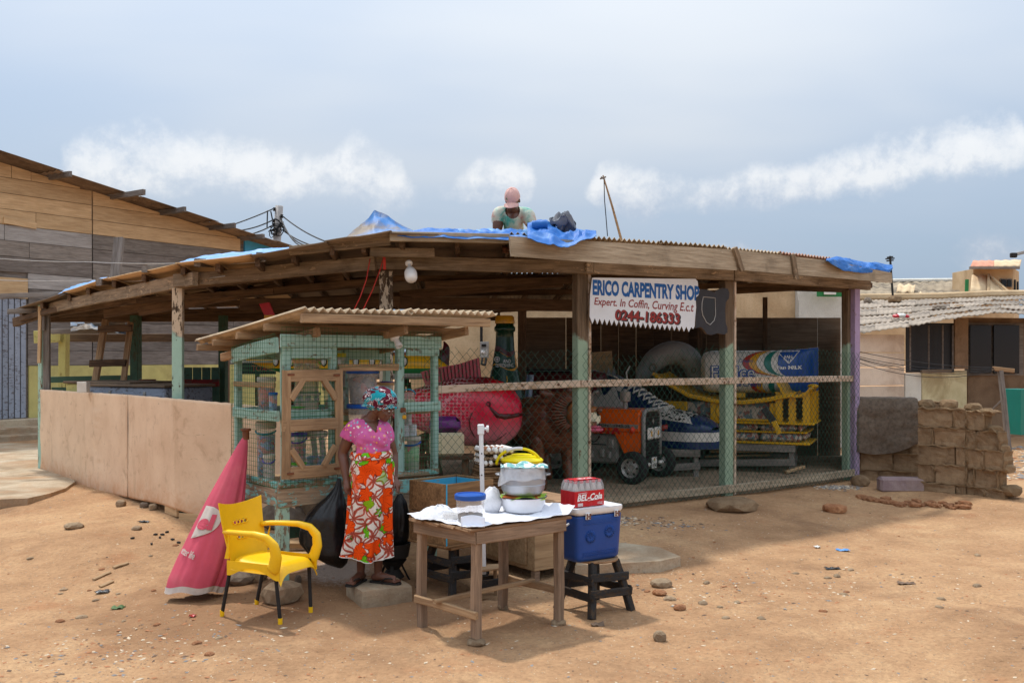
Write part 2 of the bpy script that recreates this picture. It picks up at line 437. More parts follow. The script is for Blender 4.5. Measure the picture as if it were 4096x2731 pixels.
def earth():
    m, t, b = mk('dry_earth'); co = t.co('Object')
    big = t.noise(co, .55, 5, .6, .5); mid = t.noise(co, 2.6, 6, .65); fine = t.noise(co, 26, 6, .7); grit = t.noise(co, 120, 3, .6)
    c = t.ramp(t.math('ADD', t.math('MULTIPLY', big, .6), t.math('MULTIPLY', mid, .4)), [(.34, lin((156, 120, 88))), (.5, lin((188, 148, 110))), (.66, lin((210, 172, 130)))])
    dark = t.step(t.noise(t.vmath('ADD', co, (9, 4, 0)), .9, 6, .7, .6), .54, .70, 0, .5)
    c = t.mix(dark, c, lin((130, 100, 76)))
    red = t.step(t.noise(t.vmath('ADD', co, (2, 14, 0)), 1.3, 5, .65), .58, .7, 0, .35)
    c = t.mix(red, c, lin((174, 114, 76)))
    c = t.mix(t.step(fine, .36, .7, 0, .42), c, lin((134, 102, 76)))
    sp = t.vor(co, 46, 'Color'); sx, sy, sz = t.sep(sp); dd = t.vor(co, 46)
    fleck = t.math('MULTIPLY', t.step(dd, .30, .20), t.step(sx, .80, .84))
    c = t.mix(t.math('MULTIPLY', fleck, .8), c, t.mix(sy, lin((110, 96, 84)), lin((232, 216, 190))))
    # brown mound earth with its slope's shade put into the colour, and a patch of wood ash
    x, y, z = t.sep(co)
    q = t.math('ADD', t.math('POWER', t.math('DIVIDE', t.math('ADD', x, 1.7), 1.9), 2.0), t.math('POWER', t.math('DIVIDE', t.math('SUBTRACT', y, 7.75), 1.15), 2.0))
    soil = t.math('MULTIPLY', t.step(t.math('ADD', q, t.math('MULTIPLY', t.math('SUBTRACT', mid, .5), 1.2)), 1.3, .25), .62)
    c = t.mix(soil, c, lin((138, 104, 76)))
    ash = t.math('MULTIPLY', t.step(t.math('ADD', t.vmath('LENGTH', t.vmath('SUBTRACT', t.map(co, (1, .8, 0)), (-1.55, 7.05, 0)), out=1), t.math('MULTIPLY', fine, .5)), .62, .40), .55)
    c = t.mix(ash, c, lin((200, 194, 188)))
    trk = t.math('MULTIPLY', t.step(t.noise(t.vmath('ADD', co, (5, 5, 0)), .8, 3), .52, .6), t.noise(t.map(co, (3, 30, 1), rot=(0, 0, R(35))), 1.0, 3, .6, .5))
    hgt = t.math('ADD', t.math('ADD', t.math('MULTIPLY', mid, .8), t.math('MULTIPLY', trk, .5)), t.math('ADD', t.math('MULTIPLY', fine, .45), t.math('ADD', t.math('MULTIPLY', grit, .12), t.math('MULTIPLY', fleck, .25))))
    put(t, b, col=c, rough=.95, spec=.12, nrm=t.bump(hgt, 1.0, .05)); return m


def concrete(name, c1, c2, scale=2.2, dirt=(150, 116, 84), amt=.6, bump=.5):
    m, t, b = mk(name); co = t.co('Object')
    n = t.noise(co, scale, 7, .65, .4); f = t.noise(co, scale * 22, 5, .7)
    c = t.ramp(n, [(.36, lin(c1)), (.6, lin(c2))])
    c = t.mix(t.step(t.noise(t.vmath('ADD', co, (7, 3, 1)), scale * .7, 6, .65, .6), .45, .68, 0, amt), c, lin(dirt))
    c = t.mix(t.step(f, .45, .75, 0, .35), c, tuple(x * .55 for x in lin(c1)))
    c = t('HueSaturation', {'Color': c, 'Value': t.math('ADD', .86, t.math('MULTIPLY', t.rand(), .28))})
    put(t, b, col=c, rough=.95, spec=.15, nrm=t.bump(t.math('ADD', n, f), bump, .03)); return m


def tarp_mat(name, c, worn=(176, 196, 222), brown=0.0):
    m, t, b = mk(name); co = t.co('Object')
    n = t.noise(co, 2.4, 7, .65, .5); wv = t.noise(t.map(co, (1, 1, 1)), 7, 5, .7)
    cc = t.mix(t.step(n, .46, .68, 0, .5), lin(c), lin(worn))
    cc = t.mix(t.step(wv, .5, .72, 0, .4), cc, tuple(x * .5 for x in lin(c)))
    if brown: cc = t.mix(t.step(t.noise(t.vmath('ADD', co, (3, 8, 1)), 2.2, 5, .6), .58 - brown * .2, .66 - brown * .1), cc, lin((120, 104, 86)))
    put(t, b, col=cc, rough=.55, spec=.35, nrm=t.bump(wv, .3, .02)); return m


def painted_metal_rust(name, c, amt=.5):
    m, t, b = mk(name); co = t.co('Object'); n = t.noise(co, 9, 7, .7, .4)
    cc = t.mix(t.step(n, .62 - amt * .25, .70 - amt * .2), lin(c), t.mix(t.noise(co, 30), lin((78, 42, 24)), lin((150, 86, 46))))
    put(t, b, col=cc, rough=.7, nrm=t.bump(n, .2, .01)); return m


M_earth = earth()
M_slab = concrete('old_concrete', (150, 130, 106), (186, 170, 146), 1.6, (172, 130, 92), .55)
M_block = concrete('sandcrete_block', (138, 112, 86), (174, 146, 114), 3.5, (112, 86, 62), .6, 1.0)
M_mortar = concrete('mortar', (138, 112, 84), (160, 134, 102), 3.5, (104, 80, 58), .6, .9)
M_plaster = concrete('tan_plaster', (188, 160, 124), (206, 180, 144), 1.2, (150, 122, 90), .5, .4)
M_white_wall = concrete('cracked_whitewash', (206, 204, 194), (220, 218, 208), 2, (170, 160, 146), .4, .5)
M_stone = concrete('field_stone', (160, 138, 112), (194, 170, 140), 6, (140, 106, 76), .5, .8)
M_redstone = concrete('red_stone', (158, 104, 72), (196, 146, 106), 6, (130, 90, 66), .5, .8)
M_darkstone = concrete('dark_stone', (118, 104, 92), (150, 136, 120), 6, (120, 96, 72), .4, .8)
M_pink = concrete('painted_block', (142, 122, 124), (166, 148, 146), 3, (140, 112, 86), .5, .6)

W_new = wood('fresh_board', (212, 182, 142), (184, 150, 110), .12, (128, 98, 68), vary=.10)
W_grey = wood('grey_board', (150, 142, 134), (104, 96, 90), .35, (80, 68, 58), vary=.16)
W_greydk = wood('dark_grey_board', (136, 128, 122), (92, 84, 78), .45, (64, 56, 50), vary=.16)
W_silver = wood('silver_board', (180, 176, 172), (146, 140, 136), .15, (96, 88, 80), vary=.08)
W_post = wood('peeled_post', (104, 86, 68), (58, 46, 36), .5, paint=(204, 188, 166), cover=.50)
W_beam = wood('shed_beam', (154, 134, 110), (98, 82, 64), .55, (50, 40, 30), paint=(176, 150, 120), cover=.33, vary=.14)
W_in = wood('roof_timber', (118, 94, 72), (70, 54, 42), .5, (40, 32, 26), vary=.2)
W_fascia = wood('fascia_board', (188, 172, 148), (142, 126, 104), .5, (74, 62, 48), paint=(206, 196, 178), cover=.22, vary=.08)
W_green = wood('green_post', (150, 138, 122), (104, 94, 82), .3, paint=(150, 170, 148), cover=.70, vary=.06)
W_greenlow = wood('pale_green_post', (158, 140, 116), (106, 92, 76), .3, paint=(164, 196, 178), cover=.62, vary=.06)
W_postgreen = wood('two_tone_green_post', (128, 108, 86), (84, 68, 52), .3, paint=(150, 172, 148), cover=.74, vary=.04, line=.55)
W_postpeel = wood('two_tone_peeled_post', (104, 86, 68), (58, 46, 36), .4, paint=(164, 196, 178), cover=.66, vary=.04, line=.8, paint2=(200, 180, 154), cover2=.58)
W_dkgreen = wood('dark_green_timber', (90, 92, 72), (52, 54, 44), .4, paint=(72, 100, 84), cover=.62, vary=.1)
W_purple = wood('purple_post', (150, 128, 118), (104, 88, 80), .3, paint=(166, 146, 176), cover=.66, vary=.06)
W_rail = wood('rusty_nailed_rail', (196, 168, 138), (150, 124, 98), .3, (110, 72, 46), paint=(206, 184, 162), cover=.56, rust=.9, vary=.05)
W_table = wood('table_timber', (160, 134, 110), (110, 90, 74), .35, (76, 54, 42), vary=.12)
W_tabletop = wood('table_top_board', (172, 138, 104), (120, 92, 70), .35, (84, 62, 48), vary=.1)
W_stool = wood('black_stool', (86, 70, 54), (50, 40, 32), .3, paint=(50, 48, 47), cover=.56, vary=.12)
W_crate = wood('crate_board', (162, 126, 86), (104, 76, 52), .55, (52, 40, 30), vary=.1)
W_teal = wood('turquoise_frame', (156, 138, 116), (100, 84, 68), .35, (70, 54, 40), paint=(158, 190, 178), cover=.64, vary=.05, rust=.5)
W_tealworn = wood('worn_turquoise_skirt', (182, 160, 134), (112, 94, 76), .35, (52, 42, 34), paint=(132, 190, 184), cover=.46, vary=.05, rust=.4)
W_door = wood('stall_door_wood', (182, 150, 114), (134, 104, 76), .35, (88, 66, 48), vary=.06)
W_roofbat = wood('stall_roof_batten', (176, 146, 112), (126, 100, 74), .3, (80, 62, 48), vary=.08)
W_yellow = wood('yellow_painted_timber', (170, 150, 90), (120, 104, 60), .3, paint=(192, 184, 116), cover=.62, vary=.06)
W_bluegrey = wood('blue_grey_door_board', (126, 124, 128), (96, 92, 96), .35, (72, 60, 58), paint=(146, 154, 168), cover=.60, vary=.08)
W_ply = wood('plywood', (206, 172, 130), (176, 142, 104), .25, (110, 84, 60), vary=.08, grain=.6)
W_plydk = wood('weathered_plywood', (134, 114, 94), (100, 84, 68), .4, (66, 54, 44), vary=.1, grain=.6)
W_white = wood('flaking_white_board', (150, 130, 106), (104, 88, 70), .3, paint=(208, 204, 194), cover=.64, vary=.06)
W_bench = wood('bench_plywood', (190, 160, 122), (150, 120, 88), .3, (100, 78, 58), vary=.08, grain=.7)


def panel_paint():
    m, t, b = mk('peach_panel_paint'); co = t.co('Object'); x, y, z = t.sep(co)
    n = t.noise(co, 1.6, 6, .6); s = t.noise(t.map(co, (5, 5, .5)), 1.2, 5, .6)
    c = t.ramp(n, [(.35, lin((214, 182, 150))), (.65, lin((230, 200, 168)))])
    blot = t.noise(t.vmath('ADD', co, (4, 4, 1)), 5, 7, .7, .5); c = t.mix(t.step(blot, .52, .72, 0, .5), c, lin((168, 134, 104))); c = t.mix(t.step(blot, .40, .28, 0, .5), c, lin((228, 204, 178)))
    c = t.mix(t.step(s, .55, .78, 0, .45), c, lin((172, 140, 108)))
    mud = t.math('MULTIPLY', t.step(t.math('ADD', z, t.math('MULTIPLY', blot, .9)), .85, .35), .75)
    c = t.mix(mud, c, lin((190, 128, 78)))
    c = t.mix(t.step(t.vor(co, 24), .09, .05, 0, .6), c, lin((110, 84, 62)))
    c = t.mix(t.math('MULTIPLY', t.step(t.noise(t.map(co, (3, 3, 20)), 2, 3), .30, .26), .6), c, lin((120, 96, 74)))
    put(t, b, col=c, rough=.75, nrm=t.bump(t.math('ADD', n, t.math('MULTIPLY', t.noise(co, 20, 4), .4)), .35, .02)); return m


M_panel = panel_paint()


def roofing(name, c1, c2, dark, amt):
    m, t, b = mk(name); co = t.co('Object'); n = t.noise(co, 1.4, 7, .65, .5); f = t.noise(co, 16, 5, .7)
    c = t.ramp(n, [(.38, lin(c1)), (.62, lin(c2))])
    c = t.mix(t.step(t.noise(t.vmath('ADD', co, (5, 2, 7)), 1.1, 7, .7, .8), .46, .66, 0, amt), c, lin(dark))
    c = t.mix(t.step(f, .45, .8, 0, .3), c, lin(dark))
    c = t('HueSaturation', {'Color': c, 'Value': t.math('ADD', .82, t.math('MULTIPLY', t.rand(), .36))})
    put(t, b, col=c, rough=.9, spec=.2, nrm=t.bump(f, .3, .01)); return m


M_asb = roofing('asbestos_sheet', (176, 152, 122), (206, 184, 154), (104, 88, 72), .6)
M_asbgrey = roofing('grey_asbestos_sheet', (146, 134, 120), (172, 158, 142), (84, 76, 70), .8)
M_asbpink = roofing('pink_roof_sheet', (196, 150, 128), (212, 172, 150), (130, 96, 80), .4)
M_tileroof = roofing('stained_tile_sheet', (150, 134, 112), (170, 154, 130), (76, 70, 64), .8)
M_iron = roofing('brown_roof_iron', (120, 102, 88), (148, 128, 110), (74, 60, 50), .5)
M_pinkroof = roofing('salmon_roof', (216, 150, 122), (226, 168, 140), (180, 120, 96), .3)
M_creamroof = roofing('cream_roof', (200, 174, 138), (212, 190, 156), (180, 150, 116), .4)

M_blue = tarp_mat('blue_tarpaulin', (22, 100, 178), (128, 168, 212))
M_bluepale = tarp_mat('faded_blue_tarpaulin', (96, 150, 206), (180, 198, 220))
M_bluebrown = tarp_mat('stained_tarpaulin', (40, 110, 176), (120, 150, 184), 1.0)
M_darkbundle = plain('grey_plastic_sheet', (112, 116, 124), .6, .5, 5, .4, dirt=.6, dirtc=(140, 120, 100))
M_black = plain('black_plastic_bag', (22, 22, 24), .38, .3, 9, .5, spec=.5)
M_blacksheet = plain('black_polythene', (30, 31, 35), .45, .3, 5, .4)
M_charcoal = plain('charcoal_metal', (38, 35, 33), .7, .4, 12, .3)
M_chain = plain('green_coated_wire', (38, 86, 70), .5, .2, 20, 0, spec=.4)
M_meshgreen = plain('bright_green_wire', (18, 100, 56), .5, .2, 20, 0, spec=.4)
M_wire = plain('black_cable', (26, 25, 25), .6, .2, 20, 0)
M_redwire = plain('red_cable', (190, 50, 40), .5, .2, 20, 0)
M_rust = painted_metal_rust('rusty_iron', (96, 56, 34), .9)
M_whitemetal = painted_metal_rust('white_painted_tube', (222, 222, 222), .12)
M_bulb = plain('bulb_glass', (232, 232, 232), .35, .05, 4, 0)
M_whiteplastic = plain('white_plastic', (226, 226, 224), .4, .08, 8, 0, dirt=.15)
M_yellowplastic = plain('yellow_plastic', (246, 194, 20), .36, .10, 6, .06, dirt=.32, dirtc=(176, 128, 40))
M_lemon = plain('lemon_plastic', (250, 226, 16), .35, .08, 6, 0)
M_coolblue = plain('cooler_blue', (20, 70, 146), .45, .15, 8, .1, dirt=.08)
M_coolwhite = plain('cooler_lid', (232, 234, 236), .4, .06, 8, .05, dirt=.12)
M_alu = plain('aluminium', (176, 178, 182), .42, .15, 9, .15, metal=.75, dirt=.2, dirtc=(110, 108, 104))
M_enamel = plain('white_enamel', (238, 238, 240), .22, .05, 5, 0)
M_cloth = plain('white_cloth', (236, 238, 246), .9, .05, 5, .25, bscale=60)
M_net = plain('white_net_cloth', (226, 226, 228), .9, .12, 70, .6, bscale=120)
M_egg_w = plain('white_egg', (240, 236, 230), .55, .05, 20, .05)
M_egg_b = plain('brown_egg', (190, 128, 92), .55, .12, 20, .05)
M_pulp = plain('egg_tray_pulp', (166, 138, 108), .95, .2, 30, .5)
M_wicker = plain('wicker', (150, 116, 82), .85, .4, 40, .5)
M_skin = plain('dark_skin', (108, 70, 54), .42, .18, 9, .06, spec=.45, sss=.05)
M_sandal = plain('sandal_rubber', (44, 40, 38), .7, .2, 10, .1)
M_mat = plain('grey_carpet', (122, 108, 94), 1.0, .45, 22, 1.0, dirt=.5)
M_yellowwall = plain('yellow_plinth', (196, 186, 118), .85, .2, 3, .25, dirt=.4, dirtc=(120, 92, 60))
M_blueboard = plain('sky_blue_board', (64, 160, 204), .7, .2, 4, .15, dirt=.2)
M_dark = plain('dark_glass', (18, 19, 21), .25, .3, 4, 0)
M_floor = concrete('shed_floor', (140, 122, 102), (166, 146, 122), 2.4, (92, 74, 58), .5, .4)
M_gravel = plain('grey_gravel', (120, 118, 118), .9, .3, 30, .4)

# coffins and painted carvings
def paint(name, c, rough=.3, **k): return plain(name, c, rough, .12, 5, .03, spec=.5, **k)
M_orange = paint('tractor_orange', (236, 98, 12)); M_tyre = plain('tyre_rubber', (42, 40, 40), .8, .3, 14, .4)
M_silver = plain('silver_paint', (168, 164, 158), .4, .25, 12, .1, metal=.3, dirt=.3); M_blk = paint('black_paint', (26, 25, 25))
M_navy = paint('navy_paint', (22, 50, 96)); M_wht = paint('white_paint', (226, 224, 216), dirt=.1)
M_yel = paint('yellow_paint', (212, 166, 24), dirt=.1); M_red = paint('red_paint', (190, 24, 40)); M_fishred = paint('crimson_fish_paint', (214, 20, 64), .28)
M_fishpink = paint('pink_belly_paint', (222, 128, 148), .3); M_fin = paint('rose_fin_paint', (176, 74, 84), .45); M_maroon = paint('maroon_paint', (84, 22, 26))
M_green = paint('green_paint', (28, 122, 60)); M_bottle = paint('bottle_green_paint', (18, 62, 44), .25); M_cream = paint('cream_paint', (222, 212, 178), dirt=.15)
M_violet = paint('violet_paint', (112, 44, 122)); M_packblue = paint('packet_blue', (24, 78, 164)); M_tealp = paint('teal_stripe', (20, 122, 110)); M_redstripe = paint('red_stripe', (176, 40, 32))
M_gold = paint('gold_stripe', (222, 164, 36)); M_pinkp = paint('pink_tongue', (214, 100, 130)); M_greycof = plain('grey_undercoat', (150, 150, 148), .6, .25, 8, .1)
M_orangelens = paint('orange_lens', (226, 60, 20)); M_signblue = plain('sign_blue', (22, 92, 162), .6, .2, 14, .05); M_signred = plain('sign_red', (150, 46, 42), .6, .35, 30, .05)
M_signwhite = plain('sign_white', (222, 226, 230), .55, .06, 6, .05, dirt=.12, dirtc=(170, 150, 130)); M_slate = plain('slate_grey', (52, 52, 56), .7, .25, 8, .1)


def streaks(name, c1, c2, sc_=(1.5, 9, 9), rough=.3):
    m, t, b = mk(name); n = t.noise(t.map(t.co('Object'), sc_), 1.6, 4, .6, 1.2)
    put(t, b, col=t.ramp(n, [(.35, lin(c2)), (.65, lin(c1))]), rough=rough, nrm=t.bump(n, .25, .02)); return m


M_lion = streaks('brown_mane_paint', (142, 86, 60), (86, 48, 34), (3, 3, 12), .25)
M_lionface = streaks('tan_face_paint', (176, 112, 62), (132, 76, 40), (3, 3, 4), .35)


def scales_mat():
    m, t, b = mk('fish_scale_paint'); co = t.co('Object'); x, y, z = t.sep(co)
    dd = t.vor(t.map(co, (20, 20, 24)), 1.0, rnd_=.25)
    ring = t.math('MULTIPLY', t.step(dd, .46, .52), t.step(x, .05, -.35))
    g = t.step(z, .0, .42); c = t.mix(g, lin((226, 150, 164)), lin((216, 24, 62)))
    c = t.mix(t.step(t.math('ADD', z, t.math('MULTIPLY', t.noise(co, 3), .06)), .60, .74), c, lin((196, 16, 30)))
    c = t.mix(t.math('MULTIPLY', t.math('MULTIPLY', t.step(z, .66, .70), t.step(x, .22, .05)), .85), c, lin((88, 22, 28)))
    c = t.mix(t.math('MULTIPLY', ring, .5), c, lin((240, 190, 190)))
    put(t, b, col=c, rough=.25, spec=.5); return m


M_fish = scales_mat()


def fabric_books():
    m, t, b = mk('patterned_paper'); co = t.co('Object'); v = t.vor(t.map(co, (26, 26, 20)), 1.0, 'Color'); x, y, z = t.sep(v)
    c = t.mix(t.step(x, .6, .62), lin((196, 186, 172)), lin((110, 130, 136))); c = t.mix(t.step(y, .72, .74), c, lin((150, 96, 88)))
    c = t('HueSaturation', {'Color': c, 'Value': t.math('ADD', .7, t.math('MULTIPLY', t.rand(), .5))})
    put(t, b, col=c, rough=.7); return m


M_paper = fabric_books()


def skirt_mat():
    """wax-print cloth: interlaced rings and orange blooms with green leaves on a speckled white ground"""
    m, t, b = mk('wax_print_cloth'); uv = t('UVMap', out=0)
    uv = t.vmath('MULTIPLY', uv, (1.3, 1.3, 1)); co = t.vmath('ADD', uv, t.vmath('MULTIPLY', t.vmath('SUBTRACT', t.noise(uv, 6, 2, .5, out='Color'), (.5, .5, .5)), (.13, .13, 0)))
    ground = t.mix(t.step(t.vor(co, 95), .22, .16), lin((224, 216, 206)), lin((92, 70, 62)))
    def rings(off, s):
        f = t.vmath('FRACTION', t.vmath('ADD', t.vmath('MULTIPLY', co, (s, s, 0)), off)); r = t.vmath('LENGTH', t.vmath('SUBTRACT', f, (.5, .5, 0)), out=1)
        return t.step(t.math('ABSOLUTE', t.math('SUBTRACT', r, .47)), .060, .048), t.step(t.math('ABSOLUTE', t.math('SUBTRACT', r, .47)), .022, .012)
    a1, l1 = rings((0, 0, 0), 5.2); a2, l2 = rings((.5, .5, 0), 5.2)
    ring = t.math('MAXIMUM', a1, a2); ln = t.math('MAXIMUM', l1, l2)
    c = t.mix(t.math('MULTIPLY', ring, .9), ground, lin((176, 58, 26))); c = t.mix(t.math('MULTIPLY', ln, .6), c, lin((110, 26, 12)))
    def blooms(s, off, thr, size, colr, edge, ribs):
        q = t.vmath('ADD', t.vmath('MULTIPLY', co, (s, s * .8, 0)), off)
        dd = t.vor(q, 1.0); cc = t.vor(q, 1.0, 'Color'); pos = t.vor(q, 1.0, 'Position'); rel = t.vmath('SUBTRACT', q, pos)
        rx, ry, rz_ = t.sep(rel); ang = t.math('ARCTAN2', ry, rx); h1, h2, h3 = t.sep(cc)
        lobes = t.math('MULTIPLY', t.math('ABSOLUTE', t.math('SINE', t.math('ADD', t.math('MULTIPLY', ang, 2.5), t.math('MULTIPLY', h2, 6)))), .16)
        d2 = t.math('SUBTRACT', dd, lobes); on = t.step(h1, thr, thr - .02)
        msk = t.math('MULTIPLY', t.step(d2, size, size - .03), on)
        rib = t.math('MULTIPLY', t.step(t.math('ABSOLUTE', t.math('SINE', t.math('MULTIPLY', ang, ribs))), .18, .08), .75)
        body = t.mix(rib, colr, edge)
        rim = t.math('MULTIPLY', t.math('MULTIPLY', t.step(d2, size - .07, size - .05), .9), on)
        return msk, t.mix(rim, body, edge)
    mg, cg = blooms(7.5, (3.3, 1.1, 0), .62, .36, lin((108, 186, 24)), lin((28, 84, 14)), 7)
    c = t.mix(mg, c, cg)
    mo, co_ = blooms(6.2, (0, .4, 0), .72, .42, lin((238, 80, 14)), lin((120, 22, 8)), 5)
    c = t.mix(mo, c, co_)
    put(t, b, col=c, rough=.85, spec=.15, nrm=t.bump(t.noise(uv, 60, 4), .12, .01)); return m


def blouse_mat():
    m, t, b = mk('pink_floral_cotton'); co = t.co('Object')
    c = t.mix(t.step(t.noise(co, 9, 4), .4, .7), lin((206, 104, 160)), lin((188, 84, 140)))
    for s, thr, r, cols in ((26, .42, .30, ((240, 214, 90), (232, 226, 220), (196, 60, 70))), (40, .40, .32, ((232, 228, 224), (120, 186, 206), (226, 160, 90)))):
        q = t.vmath('ADD', co, (s * .13, 0, s * .7)); dd = t.vor(q, s); cc = t.vor(q, s, 'Color'); x, y, z = t.sep(cc)
        dens = t.step(t.noise(co, 7, 3), .42, .56)
        c1 = t.mix(t.step(y, .33, .35), lin(cols[0]), lin(cols[1])); c1 = t.mix(t.step(y, .7, .72), c1, lin(cols[2]))
        c = t.mix(t.math('MULTIPLY', t.math('MULTIPLY', t.step(dd, r + .06, r), t.step(x, thr + .02, thr)), t.math('ADD', .35, t.math('MULTIPLY', dens, .65))), c, c1)
    put(t, b, col=c, rough=.9, spec=.15, nrm=t.bump(t.noise(co, 90, 3), .1, .005)); return m


def bonnet_mat():
    m, t, b = mk('teal_maroon_wax_print'); co = t.co('Object')
    z = t.noise(t.map(co, (9, 9, 14), rot=(0, R(35), 0)), 1.0, 2, .5, .8)
    c = t.mix(t.step(z, .50, .52), lin((24, 148, 160)), lin((92, 18, 40)))
    st = t.math('FRACT', t.math('MULTIPLY', z, 13)); c = t.mix(t.math('MULTIPLY', t.step(st, .25, .18), t.step(t.noise(co, 16), .46, .52)), c, lin((226, 216, 216)))
    put(t, b, col=c, rough=.8, spec=.2); return m


def shirt_mat():
    m, t, b = mk('tie_dye_cotton'); co = t.co('Object'); n = t.noise(co, 6, 4, .6, .6)
    c = t.ramp(n, [(.32, lin((86, 170, 156))), (.46, lin((196, 206, 188))), (.56, lin((206, 196, 180))), (.68, lin((196, 110, 100)))])
    put(t, b, col=c, rough=.9, spec=.1, nrm=t.bump(t.noise(co, 30, 4), .25, .01)); return m


M_skirt, M_blouse, M_bonnet, M_shirt = skirt_mat(), blouse_mat(), bonnet_mat(), shirt_mat()
M_cap = plain('faded_pink_cotton', (222, 178, 168), .9, .15, 22, .3)
M_hair = plain('black_hair', (18, 15, 14), .7, .3, 60, .5)
M_umbrella = plain('faded_red_canvas', (208, 84, 104), .8, .2, 3, .15, dirt=.22, dirtc=(214, 150, 140))
M_umbtrim = plain('grey_white_trim', (204, 192, 182), .85, .15, 8, .2, dirt=.3)
M_tubclear = clear_plastic('cloudy_tub_plastic', (226, 222, 214), .36)
M_wrap = clear_plastic('shrink_wrap', (236, 236, 240), .22, .12)
M_clearbag = clear_plastic('clear_bag', (232, 234, 238), .45, .2)
M_petclear = clear_plastic('bottle_plastic', (214, 208, 204), .55, .12)
M_cola = plain('cola_drink', (44, 18, 12), .3, .1, 4, 0); M_label = plain('red_label', (196, 24, 36), .4, .08, 5, 0); M_print = plain('white_print', (240, 240, 240), .5, .02, 5, 0)
LID = {k: plain('lid_' + k, c, .42, .08, 6, 0) for k, c in dict(blue=(20, 84, 170), amber=(206, 164, 116), green=(110, 200, 50), yellow=(214, 206, 30), grey=(186, 176, 160), purple=(78, 60, 150), sage=(130, 176, 140), cyan=(40, 150, 190), teal=(40, 130, 150)).items()}


def sweets(name, cols, scale=26):
    m, t, b = mk(name); v = t.vor(t.co('Object'), scale, 'Color'); x, y, z = t.sep(v)
    c = t.ramp(x, [(i / max(1, len(cols) - 1), lin(k)) for i, k in enumerate(cols)]); t.nt.nodes[-1].color_ramp.interpolation = 'CONSTANT' if t.nt.nodes[-1].bl_idname == 'ShaderNodeValToRGB' else 'LINEAR'
    put(t, b, col=c, rough=.35, nrm=t.bump(t.vor(t.co('Object'), scale), .8, .02)); return m


SW = dict(red=sweets('red_sweets', [(196, 40, 40), (220, 90, 40), (60, 90, 170), (230, 200, 60)]), yellow=sweets('yellow_snacks', [(226, 200, 70), (232, 210, 120), (200, 160, 40)]), blue=sweets('blue_sachets', [(40, 110, 190), (90, 170, 220), (200, 60, 60), (230, 230, 230)]),
          pale=sweets('pale_popcorn', [(226, 214, 160), (236, 230, 190), (210, 196, 130)], 40), green=sweets('green_packets', [(60, 170, 80), (110, 200, 110), (200, 60, 60), (40, 110, 70)], 12), dark=sweets('dark_packets', [(50, 50, 58), (90, 88, 96), (140, 60, 60), (70, 74, 90)], 10), cream=sweets('cream_biscuits', [(214, 190, 150), (190, 160, 120), (226, 210, 176)], 16), tins=sweets('tin_labels', [(200, 205, 210), (226, 226, 226), (206, 110, 90), (120, 150, 190)], 22))
# ---------------------------------------------------------------- ground
A, PP, C, P1, P2, P3 = (-7.51, 15.6), (-3.88, 11.3), (-1.38, 10.7), (.795, 11.4), (2.79, 12.7), (4.96, 14.4)
FRONT = [A, PP, C, P1, P2, P3]
FLOOR = .33


def seg_dist(x, y, a, b):
    ax, ay = a; bx, by = b; dx, dy = bx - ax, by - ay
    u = np.clip(((x - ax) * dx + (y - ay) * dy) / (dx * dx + dy * dy), 0, 1)
    return np.hypot(x - ax - u * dx, y - ay - u * dy)


def sm(e0, e1, x):
    q = np.clip((x - e0) / (e1 - e0), 0, 1); return q * q * (3 - 2 * q)


def ground_np(x, y):
    x = np.asarray(x, float); y = np.asarray(y, float)
    dd = np.minimum.reduce([seg_dist(x, y, a, b) for a, b in zip(FRONT + [(7.2, 12.9)], FRONT[1:] + [(7.2, 12.9), (30, 16)])])
    inside = y > np.interp(x, [-9, -7.51, -3.88, -1.38, .795, 2.79, 4.96, 7.2, 30], [15.6, 15.6, 11.3, 10.7, 11.4, 12.7, 14.4, 12.9, 16])
    h = np.where(inside, .2, .2 * (1 - sm(.0, 3.0, dd)))
    h = h * (1 - .55 * np.exp(-((x + 2.9) / 1.0) ** 2 - ((y - 10.6) / 1.2) ** 2))      # hollow under the plywood skirt
    h = np.where(y > 19, .2 + .1 * sm(19, 40, y), h)
    # the stall stands on a low mound; the track in front left is a little deeper
    e = (x + 2.35) * .80 - (y - 6.9) * -.62
    h = h - .085 * (1 - sm(-.38, .42, e)) * sm(10.5, 8.5, y) - .05 * sm(6.9, 5.4, y)
    h = h + .012 * np.sin(x * 1.3 + .7 * y) * np.sin(y * 1.9 - .4 * x) + .008 * np.sin(3.1 * x + 1.7) * np.sin(2.7 * y + x)
    near = np.exp(-((y - 8) / 6) ** 2)
    for s, a in ((2.3, .012), (5.1, .006), (11.0, .0035)):
        h = h + near * a * np.sin(s * x + 1.9 * np.sin(s * .71 * y)) * np.cos(s * 1.13 * y + 1.3 * np.sin(s * .6 * x))
    rg_ = np.random.default_rng(3)
    for _ in range(130):       # footprints
        fx_, fy_, fa = rg_.uniform(-4, 5), rg_.uniform(5.6, 10), rg_.uniform(0, 6.28); u_ = ((x - fx_) * math.cos(fa) + (y - fy_) * math.sin(fa)) / .13; v_ = (-(x - fx_) * math.sin(fa) + (y - fy_) * math.cos(fa)) / .055; r2 = u_ * u_ + v_ * v_
        h = h - .014 * np.exp(-np.minimum(r2, 40) ** 2) + .005 * np.exp(-(np.sqrt(r2) - 1.35) ** 2 * 8)
    # two faint wheel ruts at the lower right
    for off in (0, .55):
        q = (x - 2.9 - off) * .62 - (y - 6.6) * .78; h = h - .018 * np.exp(-(q / .1) ** 2) * sm(1.6, 2.4, x) * sm(9.5, 7.5, y)
    return h


def gz(x, y): return float(ground_np(x, y))


